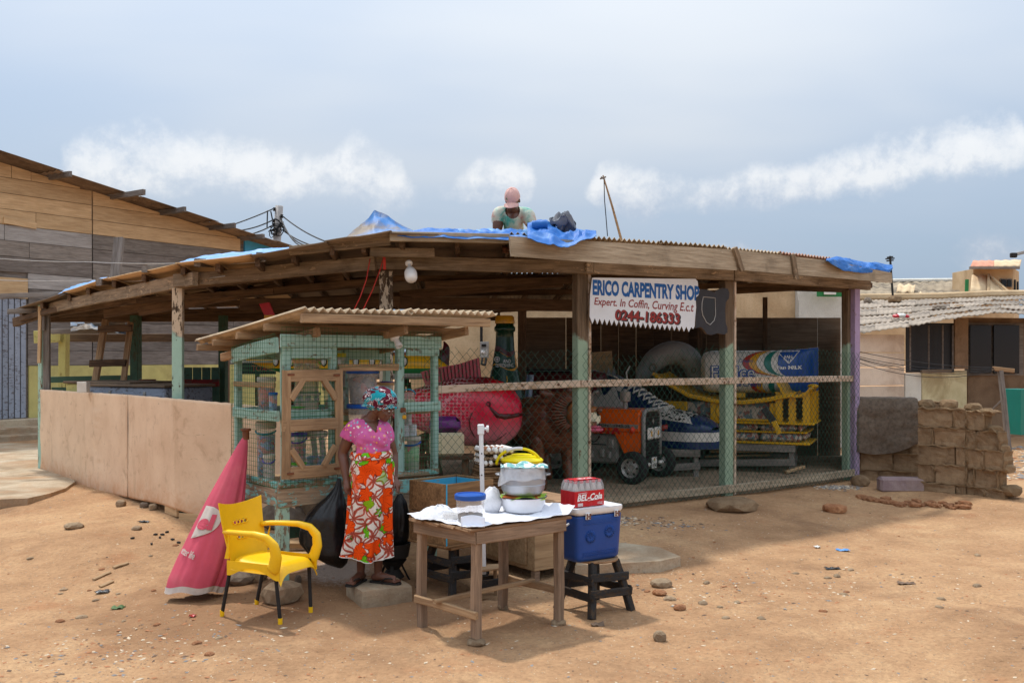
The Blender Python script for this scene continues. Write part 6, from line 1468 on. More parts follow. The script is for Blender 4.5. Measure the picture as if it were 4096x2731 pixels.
cl = thing('lobster_carving', 'dark red lobster claw carving rising behind the stall', 'carving', P(1770, 1500, 12.9))
mb = MB(); chain(mb, [(P(1745, 1540, 12.9), .10), (P(1760, 1480, 12.9), .12), (P(1772, 1430, 12.9), .09), (P(1785, 1395, 12.9), .05), (P(1776, 1366, 12.9), .015)], 12); chain(mb, [(P(1762, 1470, 12.9), .08), (P(1755, 1420, 12.9), .05), (P(1748, 1390, 12.9), .015)], 10); mb = remesh(mb, .014, 4); mb.obj('claw', M_maroon, cl, 'smooth'); beam('support', P(1745, 1560, 12.95), Vector((P(1745, 0, 12.95).x, 12.95, FLOOR)), .08, .08, W_in, cl)

# aeroplane behind the stall
def plane_mat():
    m, t, b = mk('airliner_paint'); x, y, z = t.sep(t.co('Object')); s = lambda h_: t.step(z, h_ - .004, h_ + .004)
    c = t.mix(s(-.10), lin((224, 224, 220)), lin((28, 126, 60))); c = t.mix(s(-.035), c, lin((246, 186, 20))); c = t.mix(s(.135), c, lin((206, 24, 24))); put(t, b, col=c, rough=.3); return m
APM = frame(P(1420, 1462, 12.75), (1, -.05)); ap = thing('aeroplane_coffin', 'yellow red and green carved airliner with oval windows behind the stall', 'coffin', M=APM)
mb = MB(); loft(mb, [(-1.45, .02, .03, .10), (-1.2, .08, .09, .06), (-.8, .15, .16, .01), (0, .17, .18, 0), (.8, .17, .18, 0), (1.05, .14, .15, -.02), (1.25, .02, .03, -.05)], 26); mb.obj('fuselage', plane_mat(), ap, 'smooth', M=APM)
fx = P(1060, 1240, 12.75).x - P(1420, 0, 12.75).x; fx = fx / .999
mb = MB(); mb.prism([(fx - .12, .02), (fx + .32, .10), (fx + .09, .58), (fx + .06, .62), (fx - .09, .80), (fx - .02, .62)], -.02, .02, APM @ Matrix.Rotation(R(90), 4, 'X')); mb = MB(); mb.prism([(fx - .06, .05), (fx + .34, .12), (fx + .12, .66), (fx - .02, .66)], -.02, .02, APM @ Matrix.Rotation(R(90), 4, 'X')); mb.obj('tail_fin', M_gold, ap, 'flat')
mb = MB(); mb.prism([(fx - .02, .662), (fx + .12, .662), (fx + .045, .83), (fx - .09, .81)], -.02, .02, APM @ Matrix.Rotation(R(90), 4, 'X')); mb.obj('fin_tip', M_red, ap, 'flat')
for s in (-1, 1): mb = MB(); mb.prism([(-1.35, s * .05), (-1.05, s * .08), (-1.28, s * .62), (-1.44, s * .62)][::s], .04, .065); mb.obj('tailplane', M_wht, ap, 'flat', M=APM); mb = MB(); mb.prism([(-.25, s * .14), (.35, s * .14), (-.25, s * 1.0), (-.5, s * 1.0)][::s], -.10, -.07); mb.obj('wing', M_wht, ap, 'flat', M=APM)
for k in range(9):
    x = -1.0 + .21 * k; mb = MB(); mb.ell(APM @ Vector((x, -.168, .055)), (.042, .02, .065), 14, 10); w_ = mb.obj('window', M_blk, ap, 'smooth'); mb = MB(); mb.ell(APM @ Vector((x, -.18, .055)), (.03, .016, .052), 14, 10); mb.obj('window_glass', M_wht, w_, 'smooth')
for s in (-1, 1): mb = MB(); mb.tube([APM @ Vector((.1, s * .5, -.2)), APM @ Vector((-.3, s * .5, -.2))], [.09, .07], 14); mb.obj('engine', M_wht, ap, 'auto')
trestle('sawhorse carrying the rear of the carved airliner', ((-2.7, 12.6), (-2.65, 13.0)), 1.74, mat=W_in); trestle('sawhorse carrying the nose of the carved airliner', ((-1.45, 12.55), (-1.4, 12.95)), 1.74, mat=W_in)
mb = MB(); mb.box((0, 0, 0), (.5, .02, .28)); bd = mb.obj('small_sign', M_slate, None, 'flat', M=Matrix.Translation(P(1030, 1455, 13.3))); tag(bd, 'dark painted board with reversed lettering behind the stall', 'sign'); q = P(1030, 1455, 13.28); mb = MB(); mb.text('SUCCOSIN', lambda u, v: q + Vector((.22 - .44 * u, 0, .03 + .08 * v)), 0, .02); mb.text('SAKOT', lambda u, v: q + Vector((.22 - .3 * u, 0, -.10 + .08 * v)), 1, .02); mb.obj('lettering', [M_packblue, M_redstripe], bd, 'flat', kind='stuff')
beam('sign_post', P(1030, 1480, 13.32), Vector((P(1030, 0, 13.32).x, 13.32, FLOOR)), .06, .04, W_in, bd)
# ---------------------------------------------------------------- wire-mesh snack stall
SA, SB = (-2.13, 9.0), (-.79, 10.1); sp0 = Plane(SA, SB); dx_, dy_ = sp0.d, -sp0.n
SM_ = Matrix((dx_, dy_, Vector((0, 0, 1)))).transposed().to_4x4(); SM_.translation = Vector((*SA, 0)); SW_, SD_ = (Vector(SB) - Vector(SA)).length, .95
CAM_, KS = Vector((0, 0, H)), .911
SC = lambda p: CAM_ + (Vector(p) - CAM_) * KS          # the stall's drawing frame sits a little behind its true place
L = lambda x, y, z: SC(SM_ @ Vector((x, y, z))); sx = lambda px: sp0.s(px)
st = thing('snack_stall', 'turquoise timber snack stall with green wire mesh and corrugated roof', 'stall', L(SW_ / 2, SD_ / 2, H - H / KS))
def sb(nm, a, b, w, h_, mat, up=(0, 0, 1), par=None, **k): return beam(nm, L(*a), L(*b), w, h_, mat, par or st, up=SM_.to_3x3() @ Vector(up), **k)
for x, y in ((.02, .02), (SW_ - .04, .04), (.04, SD_ - .04), (SW_ - .04, SD_ - .04)):
    q = L(x, y, 0); z0 = H - (H - gz(q.x, q.y) - (.07 if x < .1 and y < .1 else 0)) / KS; sb('leg', (x, y, z0), (x, y, .70), .095, .095, W_greenlow, (0, 1, 0))
# skirt boards and base
sb('skirt_board', (-.05, -.035, .715), (1.02, -.035, .715), .03, .17, W_tealworn, (0, 0, 1)); sb('skirt_board', (1.02, -.035, .70), (SW_ + .02, -.035, .70), .03, .14, W_tealworn); sb('skirt_board', (-.04, -.02, .715), (-.04, SD_, .715), .03, .15, W_tealworn)
sb('base_rail', (-.05, -.04, .83), (SW_, -.04, .83), .04, .055, W_tealworn); sb('base_rail', (-.045, -.02, .83), (-.045, SD_, .83), .04, .055, W_tealworn); sb('stretcher', (.3, .5, .28), (SW_ + .5, .45, .30), .05, .10, W_dkgreen); sb('stretcher', (.02, .03, .30), (.02, SD_, .30), .04, .07, W_greenlow)
for i in range(5): y = .03 + i * .185; sb('floor_board', (.0, y + .09, .795), (SW_, y + .09, .795), .18, .025, W_bench)
# posts
zt = lambda y: 2.16 - .12 * y / SD_
for px in (1142, 1329, 1598, 1737): x = sx(px); sb('post', (x, .0, .80), (x, .0, 2.20), .075 if px in (1142, 1598) else .06, .06, W_teal, (0, 1, 0))
for x in (.0, SW_ * .38, SW_ * .7, SW_): sb('post', (x, SD_, .80), (x, SD_, 2.08), .06, .06, W_teal, (0, 1, 0))
sb('top_rail', (-.03, -.045, 2.155), (SW_ + .03, -.045, 2.155), .03, .11, W_teal); sb('header', (sx(1160), -.04, 2.04), (sx(1318), -.04, 2.04), .025, .09, W_teal); sb('header', (sx(1616), -.04, 2.06), (sx(1745), -.04, 2.06), .025, .08, W_teal); sb('door_header', (sx(1345), -.035, 1.905), (sx(1585), -.035, 1.905), .03, .06, W_door)
sb('top_rail', (-.045, .0, 2.12), (-.045, SD_ + .02, 2.02), .03, .13, W_teal); sb('top_rail', (0, SD_, 2.03), (SW_, SD_, 2.03), .03, .10, W_teal)
sb('middle_rail', (-.045, -.02, 1.46), (-.045, SD_, 1.46), .03, .09, W_teal); sb('middle_rail', (sx(1142), -.045, 1.465), (sx(1330), -.045, 1.465), .03, .09, W_teal); sb('middle_rail', (sx(1605), -.045, 1.50), (SW_ + .02, -.045, 1.50), .03, .09, W_teal); sb('side_batten', (-.04, .05, 1.74), (-.04, SD_, 1.74), .025, .045, W_door)
sb('middle_rail', (0, SD_, 1.46), (SW_, SD_, 1.46), .03, .08, W_teal)
for i in range(3): sb('shelf_board', (.0, .42 + i * .2, 1.435), (SW_, .42 + i * .2, 1.435), .19, .025, W_bench)
sb('shelf_board', (.02, .22, 1.435), (sx(1318), .22, 1.435), .2, .025, W_bench); sb('shelf_board', (sx(1612), .22, 1.435), (SW_, .22, 1.435), .2, .025, W_bench)
# green wire mesh panels
def wire_panel(x0, x1, z0, z1, y=-.066, side=False, seed=0.0, zt0=None):
    mb = MB(); n = int(abs(x1 - x0) / .041); r = .0018
    def pt(a, z): bul = .018 * fbm((a * 3 + seed, z * 2.5, seed), 1, 2) + .006; return L(a, y - bul, z) if not side else L(y - bul, a, z)
    tz = (lambda a: z1) if zt0 is None else (lambda a: z1 + (zt0 - z1) * (a - x0) / (x1 - x0))
    for i in range(n + 1): a = x0 + (x1 - x0) * i / n + rnd.uniform(-.003, .003); mb.tube([pt(a, z) for z in np.linspace(z0, tz(a) + rnd.uniform(-.01, .01), 12)], r, 3, False)
    m_ = int((z1 - z0) / .043)
    for j in range(m_ + 1):
        z = z0 + (z1 - z0) * j / m_ + rnd.uniform(-.003, .003); xe = x1
        mb.tube([pt(a, min(z, tz(a))) for a in np.linspace(x0, xe, 12)], r, 3, False)
    return mb.obj('wire_mesh', M_meshgreen, st, 'smooth', kind='stuff')
wire_panel(-.03, sx(1333), .80, 2.28); wire_panel(sx(1600), SW_ + .02, .82, 2.26, seed=3); wire_panel(sx(1333), sx(1600), 1.91, 2.24, seed=5); wire_panel(-.02, SD_, .80, 2.22, -.068, True, 7, 2.10)
# the open door, swung flat against the left bay
d0, d1 = sx(1349), sx(1100); DL = lambda a, z, e=0.0: L(d0 + (d1 - d0) * a, -.10 - .05 * a - e, z)
zd0, zd1 = .895, 1.885
dobj = beam('door', DL(.0, zd0 + (zd1 - zd0) * .485), DL(1, zd0 + (zd1 - zd0) * .485), .03, .10, W_door, st, up=(0, 0, 1))
for a in (.06, .94): beam('door_stile', DL(a, zd0), DL(a, zd1), .10 * .75, .032, W_door, dobj, up=SM_.to_3x3() @ Vector((0, 1, 0)))
for z in (zd0 + .05, zd1 - .05): beam('door_rail', DL(.115, z, .004), DL(.885, z, .004), .03, .10, W_door, dobj)
for a0, z0, a1, z1 in ((.13, zd1 - .27, .33, zd1 - .09), (.87, zd1 - .27, .67, zd1 - .09), (.13, zd0 + .27, .33, zd0 + .09), (.87, zd0 + .27, .67, zd0 + .09)): beam('door_brace', DL(a0, z0, .008), DL(a1, z1, .008), .03, .055, W_door, dobj)
mb = MB()
for i in range(10): a = .13 + .74 * i / 9; mb.tube([DL(a, zd0 + .06, -.012), DL(a, zd1 - .06, -.012)], .0020, 3, False)
for j in range(20): z = zd0 + .07 + (zd1 - zd0 - .14) * j / 19; mb.tube([DL(.1, z, -.012), DL(.9, z, -.012)], .0020, 3, False)
mb.obj('door_mesh', M_meshgreen, dobj, 'smooth', kind='stuff')
for a, z in ((.11, zd0 + .06), (.89, zd0 + .05), (.12, zd1 - .05), (.88, zd1 - .04)): mb = MB(); mb.cbox((0, 0, 0), (.062, .012, .018), .003); m = SM_.copy(); m.translation = DL(a, z, .024); mb.obj('hinge_plate', M_rust, dobj, 'flat', M=m)
# roof
ra, rb2, rc, rd = (SC(q) for q in ((-1.86, 8.68, 2.435), (-.15, 10.08, 2.44), (-3.24, 9.95, 2.165), (-1.60, 11.28, 2.16)))
corr('roof_sheet', ra, ra.lerp(rb2, .53), rc, rc.lerp(rd, .53), M_asb, st, .021, .082, .008, .015, 1); corr('roof_sheet', ra.lerp(rb2, .51) + Vector((0, 0, .016)), rb2 + Vector((0, 0, .016)), rc.lerp(rd, .51) + Vector((0, 0, .016)), rd + Vector((0, 0, .016)), M_asb, st, .021, .082, .008, .015, 2)
dn = Vector((0, 0, -.075))
beam('roof_batten', ra + dn + Vector((.0, .02, 0)) - (rb2 - ra).normalized() * .02, rb2 + dn - (rb2 - ra).normalized() * .10, .045, .075, W_roofbat, st)
for f in (.30, .55, .78, .94): a, b = ra.lerp(rc, f), rb2.lerp(rd, f); beam('roof_batten', a + dn * .9 - (b - a).normalized() * .03, b + dn * .9, .04, .06, W_roofbat, st)
for f, e0, e1 in ((.16, .16, 1.04), (.52, .04, 1.0), (.86, .05, 1.0)): a, b = ra.lerp(rb2, f), rc.lerp(rd, f); d2 = b - a; beam('roof_rafter', a + d2 * e0 + dn * 1.85, a + d2 * e1 + dn * 1.85, .05, .075, W_roofbat, st)
ls = thing('lamp_socket', 'empty white lamp socket under the stall roof edge', 'lamp holder', L(sx(1560), -.12, 2.2)); q = L(sx(1555), -.10, 2.235); beam('mounting_block', q - dx_ * .10, q + dx_ * .06, .07, .05, W_roofbat, ls); ax = Vector((.45, -.35, -.8)).normalized(); m = ax.to_track_quat('Z', 'Y').to_matrix().to_4x4(); m.translation = q - Vector((0, 0, .025)); mb = MB(); mb.lathe([(0, 0), (.045, 0), (.045, .02), (.026, .035), (.026, .08), (.032, .085), (.032, .115), (.024, .115), (.022, .07), (0, .07)], 18, m); mb.obj('socket', M_whiteplastic, ls)
pk = thing('padlock', 'small brass padlock hanging from the stall hasp', 'padlock', L(sx(1592), -.09, 1.42)); q = L(sx(1594), -.085, 1.475); mb = MB(); mb.cbox(q, (.05, .02, .045), .004); mb.obj('hasp', M_rust, pk, 'flat'); mb = MB(); mb.cbox(q + Vector((.012, -.02, -.062)), (.036, .016, .036), .006); mb.obj('lock_body', M_gold, pk, 'flat'); mb = MB(); mb.tube([q + Vector((.012 + .013 * math.cos(a), -.02, -.042 + .022 * math.sin(a))) for a in np.linspace(0, math.pi, 10)], .004, 6); mb.obj('shackle', M_silver, pk, 'smooth')

# tubs, jars and buckets on the stall shelves
def tub(px, dy, z0, r, h_, lid, content, fill, label, handle=None, cat='tub', name='plastic_tub', swing=0.0):
    pl = Plane(SA, SB, -dy); q = pl.a + pl.d * Plane.s(pl, px); m = Matrix.Translation(SC((q.x, q.y, z0))); r *= KS; h_ *= KS; o = thing(name, label, cat, M=m)
    mb = MB(); mb.lathe([(0, 0), (r * .86, 0), (r * .88, .008), (r * .97, h_ * .86), (r, h_ * .88), (r, h_ * .93)], 24); mb.obj('tub', M_tubclear, o, 35, M=m)
    if content: mb = MB(); mb.lathe([(0, .006), (r * .82, .006), (r * (.84 + .08 * fill), h_ * fill), (r * .5, h_ * fill + .012), (0, h_ * fill + .008)], 16, fn=lambda p, a: (p[0] * (1 + .03 * math.sin(a * 5)), p[1] * (1 + .03 * math.sin(a * 4)), p[2] + .008 * math.sin(a * 3) * (p[2] > .02))); mb.obj('contents', SW[content], o, 'smooth', M=m)
    if lid: mb = MB(); mb.lathe([(r * 1.0, h_ * .88), (r * 1.06, h_ * .89), (r * 1.07, h_ * .97), (r * 1.02, h_), (r * .9, h_), (r * .86, h_ - .008), (0, h_ - .006)], 24); mb.obj('lid', LID[lid], o, 35, M=m)
    if handle: hz2 = h_ * .84; mb = MB(); mb.tube([m @ Vector((r * 1.04 * math.cos(a), -r * 1.04 * abs(math.sin(a)) * math.cos(swing) - .003, hz2 + r * 1.04 * math.sin(a) * math.sin(swing))) for a in np.linspace(0, math.pi, 14)], [(.009, .005)] * 14, 6); mb.obj('handle', LID[handle], o, 'smooth')
    return o
S0, S1 = .81, 1.45
tub(1076, .22, S0, .055, .28, 'grey', None, 0, 'slim cloudy tub with purple handle low in the stall\'s left side', 'purple', swing=-.7); tub(1064, .66, S0, .095, .56, 'grey', 'blue', .75, 'tall jar of blue and red packets with teal handle, lower left side', 'teal', swing=-.3); tub(1066, .62, S1, .088, .36, 'grey', 'red', .7, 'jar of red sweets on the stall\'s upper left shelf', None); tub(1092, .30, S1, .042, .22, 'blue', 'blue', .8, 'small blue-lidded jar on the stall\'s upper left shelf')
tub(1226, .55, S1, .135, .20, 'grey', 'cream', .5, 'wide cloudy tub on the upper shelf behind the open door'); tub(1227, .55, S1 + .205, .135, .33, 'amber', 'yellow', .75, 'big amber-lidded tub of yellow snacks at the top behind the door', 'green', swing=.5); tub(1190, .22, S1, .065, .08, 'green', 'pale', .6, 'shallow green-lidded tub just above the door\'s middle rail')
tub(1338, .5, S1, .115, .25, 'sage', 'cream', .45, 'bucket with sage green lid behind the door edge'); tub(1364, .5, S1 + .255, .048, .34, 'yellow', 'dark', .6, 'narrow dark jar with yellow lid at the top of the opening', None, 'jar', 'plastic_jar')
tub(1190, .38, S0, .085, .17, 'green', 'pale', .6, 'low bright green-lidded tub at the bottom of the door'); tub(1192, .38, S0 + .175, .085, .28, 'purple', 'red', .6, 'purple-lidded tub of red sweets behind the lower door', 'purple', swing=-.6); tub(1262, .55, S0, .115, .45, 'grey', 'blue', .4, 'large cloudy tub beside the red sweets behind the lower door')
tub(1366, .42, S0, .105, .28, 'yellow', 'cream', .7, 'lower of two yellow-lidded buckets left of the woman'); tub(1366, .42, S0 + .285, .105, .26, 'yellow', 'cream', .55, 'upper of two yellow-lidded buckets left of the woman')
tub(1452, .20, S0, .155, .38, 'blue', 'cream', .6, 'bottom bucket of three with blue lids behind the woman', None, 'bucket', 'plastic_bucket'); tub(1452, .20, S0 + .385, .155, .34, 'blue', 'cream', .5, 'middle bucket of three with blue lids behind the woman', None, 'bucket', 'plastic_bucket'); tub(1450, .20, S0 + .73, .155, .34, 'blue', 'dark', .75, 'top blue-lidded bucket full of dark packets above the woman', None, 'bucket', 'plastic_bucket')
tub(1550, .62, S1, .12, .29, 'amber', 'cream', .4, 'peach-lidded tub to the right of the blue bucket', 'purple', swing=.4); tub(1562, .5, S0, .11, .40, 'grey', 'cream', .6, 'cloudy tub standing behind the woman\'s left shoulder')
tub(1634, .26, S1, .07, .20, None, 'pale', .5, 'open tub of popcorn with cyan handle in the right bay', 'cyan', swing=.8); tub(1642, .42, S0, .105, .35, 'grey', 'green', .7, 'blue-handled tub of green packets at the bottom right of the stall', 'blue', swing=-.3)
for k, (px, z, lab) in enumerate(((1618, S0 + .355, 'left food tin on the tub of green packets'), (1650, S0 + .355, 'right food tin on the tub of green packets'), (1630, S0 + .475, 'topmost food tin under the popcorn tub'))):
    pl = Plane(SA, SB, -.42); q = pl.a + pl.d * Plane.s(pl, px); m = Matrix.Translation(SC((q.x, q.y, z))); tn = thing('food_tin', lab, 'tin', M=m); mb = MB(); mb.lathe([(0, 0), (.04, 0), (.04, .115), (0, .115)], 18); mb.obj('label', SW['tins'], tn, 35, M=m); mb = MB(); mb.lathe([(.0415, .108), (.0415, .116), (.037, .116), (.036, .113), (0, .113)], 18); mb.obj('rim', M_silver, tn, 35, M=m)

# ---------------------------------------------------------------- folded red parasol
um = thing('folded_parasol', 'folded faded red parasol with white logo leaning on the stall', 'parasol', P(790, 2390, 8.15))
tip, foot = P(981, 1748, 8.5), P(800, 2360, 8.15)
prof_u = [(0, .02), (.06, .045), (.2, .085), (.4, .135), (.6, .175), (.8, .205), (.93, .215), (1.0, .20)]
axu = (foot - tip); ux = Vector((1, .12, 0)).normalized(); uy = axu.normalized().cross(ux).normalized()
def umb(a, f, e=0.0):
    r = float(np.interp(f, [p[0] for p in prof_u], [p[1] for p in prof_u])); pl_ = 1 + (.15 + .85 * float(sm(.35, -.35, np.array(math.sin(a - .45))) if math.cos(a) < .9 else 1)) * (.17 * math.sin(7 * a + 1.5 * f) + .09 * math.sin(13 * a + 2 + f) + .04 * math.sin(23 * a)) * min(1, f * 2.2)
    wide = 1.12 if math.cos(a) < 0 else 1.0; fl_ = .72; q = tip + axu * (f + (.016 * math.sin(a + .3) + .008 * math.cos(a * 5)) * f ** 6)
    return q + ux * ((r * pl_ + e) * wide * math.cos(a)) + uy * ((r * pl_ + e) * fl_ * math.sin(a)) - Vector((.05 * f * f, 0, 0))
mb = MB(); mb.grid(lambda u, v: umb(2 * math.pi * u, v), 96, 40, wrapu=True); mb.obj('canopy', M_umbrella, um, 'smooth')
mb = MB(); mb.grid(lambda u, v: umb(2 * math.pi * u, .972 + .035 * v, .006), 96, 4, wrapu=True); mb.obj('hem', M_umbtrim, um, 'smooth')
mb = MB(); mb.lathe([(0, -.05), (.028, -.05), (.03, .02), (.045, .03), (.045, .045), (0, .05)], 14, Matrix.Translation(tip + Vector((.005, 0, .03)))); mb.obj('ferrule', M_rust, um)
ua = lambda a, f, e: umb(math.pi / 2 - a, f, e)
mb = MB(); mb.grid(lambda u, v: ua(-.84 + 1.08 * u * math.sqrt(max(0, 1 - (2 * v - 1) ** 2)), .67 - .21 * v, .012), 16, 18); mb.obj('logo_disc', M_umbtrim, um, 'smooth')
def utext(body, a0, a1, f0, f1, sl, mat, e, bold=.02): mb = MB(); mb.text(body, lambda u, v: ua(a0 + (a1 - a0) * u, f0 + (f1 - f0) * v + sl * u, e), 0, bold, 0, 1); mb.obj('lettering', mat, um, 'flat')
utext('el', -.74, -.02, .615, .515, .01, M_umbrella, .022, .05); utext('etter life', -1.0, -.25, .76, .715, .05, M_umbtrim, .018, .02)

# ---------------------------------------------------------------- yellow plastic armchair
HM2 = frame((-1.87, 7.58, 0), (.90, -.43)); HM2.translation.z = gz(-1.87, 7.58) - .005
ch = thing('plastic_chair', 'yellow plastic armchair with black metal legs on the dirt', 'chair', M=HM2)
def shell(fn, nu, nv, th, nm, par=ch): mb = MB(); mb.slab(lambda u, v: HM2 @ Vector(fn(u, v)), nu, nv, th); return mb.obj(nm, M_yellowplastic, par, 50)
def seat(u, v):
    y = (u - .5) * .46; x = -.20 + .46 * v; edge_ = abs(2 * u - 1) ** 6; fr_ = max(0, (v - .86) / .14); return (x + .012 * fr_, y * (1 - .06 * (v - .5)), .455 - .018 * math.sin(math.pi * u) * math.sin(math.pi * min(1, v * 1.05)) - .075 * fr_ ** 2 - .085 * edge_ * (1 if v < .9 else 1) + .01 * (1 - v))
shell(seat, 26, 22, -.008, 'seat')
def apron(s):
    def fn(u, v): x = -.24 + .50 * u; y = s * (.232 + .004 * math.sin(math.pi * u)); top_ = .45; bot = .452 - .115 + .07 * math.sin(math.pi * min(1, max(0, (u - .08) / .84))); return (x, y, top_ + (bot - top_) * v)
    return fn
for s in (-1, 1): shell(apron(s), 18, 5, .008 * s, 'side_skirt')
BKU, BKV = 27, 25
def back(u, v):
    w = .21 + .035 * v; y = (u - .5) * 2 * w; z = .42 + (.45 + .035 * abs(2 * u - 1) ** 2 - .02) * v; return (-.205 - .10 * v - .03 * math.sin(math.pi * v) * .4 - .035 * (1 - (2 * u - 1) ** 2), y, z)
mb = MB(); mb.slab(lambda u, v: HM2 @ Vector(back(u, v)), BKU, BKV, .009)
# two rows of ring-shaped holes
def holes():
    keep_f, keep_m = [], []; N = BKU * BKV
    for f_, m_ in zip(mb.f, mb.m):
        idx = [i % N for i in f_]; us = [(i % BKU) / (BKU - 1) for i in idx]; vs2 = [(i // BKU) / (BKV - 1) for i in idx]; u, v = sum(us) / len(us), sum(vs2) / len(vs2)
        hole = (abs(v - .665) < .045 and abs(u - .5) < .17) or (abs(v - .40) < .045 and abs(u - .5) < .12)
        if not hole: keep_f.append(f_); keep_m.append(m_)
    mb.f, mb.m = keep_f, keep_m
holes(); bk = mb.obj('backrest', M_yellowplastic, ch, 50)
for v0, n_ in ((.665, 4), (.40, 3)):
    for k in range(n_): uu = .5 + (k - (n_ - 1) / 2) * .085; mb = MB(); mb.tube([HM2 @ (Vector(back(uu + .05 * math.cos(a), v0 + .035 * math.sin(a))) + Vector((.004, 0, 0))) for a in np.linspace(0, 2 * math.pi, 18)], .005, 6, False); mb.obj('ring_cutout', M_yellowplastic, bk, 'smooth')
for s in (-1, 1):
    pa = [(-.27, .212, .66), (-.20, .235, .668), (-.08, .255, .672), (.06, .262, .675), (.17, .262, .655), (.235, .258, .60), (.25, .25, .52), (.225, .242, .44), (.19, .236, .40)]
    wv = [.020, .021, .022, .025, .032, .042, .048, .052, .048]
    pts = []; rs = []
    for i in range(len(pa) - 1):
        for k in range(4): f = k / 4; pts.append(HM2 @ (Vector((pa[i][0], s * pa[i][1], pa[i][2])).lerp(Vector((pa[i + 1][0], s * pa[i + 1][1], pa[i + 1][2])), f))); rs.append((wv[i] * (1 - f) + wv[i + 1] * f, .028 if i < 4 else .022))
    sideV = HM2.to_3x3() @ Vector((0, 1, 0)); mb = MB(); mb.tube(pts, rs, 12, True); ao = mb.obj('armrest', M_yellowplastic, ch, 'smooth')
    mb = MB(); mb.slab(lambda u, v: HM2 @ Vector((-.265 + .06 * v + .18 * u * v * 0 + .10 * u * (1 - v) * .4, s * (.222 + .012 * v), .46 + .20 * v)), 5, 8, .008 * s); mb.obj('arm_web', M_yellowplastic, ao, 50)
legs_t = ((-.22, -.205, -.315, -.20), (-.22, .205, -.315, .20), (.20, -.205, .235, -.185), (.20, .205, .235, .185))
for x0, y0, x1, y1 in legs_t:
    q = HM2 @ Vector((x1, y1, 0)); zf = gz(q.x, q.y) - HM2.translation.z; mb = MB(); mb.tube([HM2 @ Vector((x0, y0, .42)), HM2 @ Vector((x1, y1, zf + .02))], .0145, 12); lg = mb.obj('leg', M_charcoal, ch, 'auto'); mb = MB(); mb.tube([HM2 @ Vector((x1 * .996, y1, zf + .045)), HM2 @ Vector((x1, y1, zf))], .0175, 12); mb.obj('foot_cap', M_yellowplastic, lg, 'auto')

# ---------------------------------------------------------------- table and what stands on it
TN, TR, TL = Vector((-.25, 6.84, 0)), Vector((.35, 7.33, 0)), Vector((-.67, 7.27, 0)); TB = TL + TR - TN
tb = thing('wooden_table', 'rough brown wooden table with white cloth over its top', 'table', (TN + TB) / 2)
zt_t = .80
for q, m_ in ((TN, .045), (TR, .035), (TL, .0), (TB, .015)):
    g0 = gz(q.x, q.y); beam('leg', Vector((q.x, q.y, g0 + m_)), Vector((q.x, q.y, zt_t - .02)), .062, .062, W_table, tb, up=TR - TN, jit=.004)
ex, ey2 = (TR - TN).normalized(), (TL - TN).normalized(); cz = Vector((0, 0, zt_t - .055))
for a, b in ((TN, TR), (TN, TL), (TL, TB), (TR, TB)):
    d2 = (b - a).normalized(); out_ = ((a + b) / 2 - (TN + TB) / 2).normalized() * .036; beam('apron', a + cz + out_ - d2 * .035, b + cz + out_ + d2 * .035, .025, .095, W_table, tb)
for i in range(4):
    f0 = -.09 + 1.18 * i / 4; f1 = f0 + 1.18 / 4 * .985; c_ = (f0 + f1) / 2; a = TN + (TL - TN) * c_ - ex * .09; b = TR + (TB - TR) * c_ + ex * .09; beam('top_board', a + Vector((0, 0, zt_t)), b + Vector((0, 0, zt_t)), (TL - TN).length * 1.18 / 4 * .985, .02, W_tabletop, tb)
beam('stretcher', TN + Vector((0, 0, .205)) - ex * .04 - ey2 * .05, TL + Vector((0, 0, .21)) - ex * .04 + ey2 * .03, .03, .055, W_door, tb); beam('stretcher', TR + Vector((0, 0, .24)) + ex * .04, TB + Vector((0, 0, .24)) + ex * .04, .03, .055, W_door, tb); beam('stretcher', TN.lerp(TL, .55) + Vector((0, 0, .245)) - ex * .10, TR.lerp(TB, .55) + Vector((0, 0, .265)) + ex * .06, .045, .03, W_door, tb)
for q, s_, lab in ((TN, .13, 'flat stone wedged under the near table leg'), (TR, .11, 'flat stone wedged under the right table leg'), (TB, .08, 'thin stone chip under the back table leg')): tag(rock('wedge_stone', (q.x, q.y, gz(q.x, q.y) - .006), (s_, s_ * .8, .05), M_stone, seed=q.x), lab, 'stone')
ZT = zt_t + .011
TPT = lambda a, b, z=0.0: TN + (TR - TN) * a + (TL - TN) * b + Vector((0, 0, ZT + z))
def cloth_fn(u, v):
    a = -.10 + 1.24 * u; b = -.10 + 1.22 * v; z = .006 + .020 * max(0, ridge((u * 5, v * 4, 2), 1, 3)) + .012 * max(0, fbm((u * 9, v * 8, 4)))
    if u > .93: z += (u - .93) * .8
    if v > .95: z += .01
    a += .03 * fbm((v * 6, 0, 1)) * (1 if u < .1 or u > .9 else 0); b += .05 * fbm((u * 5, 0, 9)) * (1 if v < .1 or v > .9 else 0); return TPT(a, b, max(.004, z))
mb = MB(); mb.slab(cloth_fn, 60, 48, .003); tag(mb.obj('tablecloth', M_cloth, None, 'smooth'), 'crumpled white cloth spread over the wooden table top', 'tablecloth')
def at_table(px, py): # point on the table plane under a photo pixel
    Y = (H - ZT - .012) * F / (py - HZ); return P(px, py, Y)
q = at_table(1881, 2088); m = Matrix.Translation(q); tbx = thing('storage_tub', 'round clear tub with blue lid at the front of the table', 'tub', M=m)
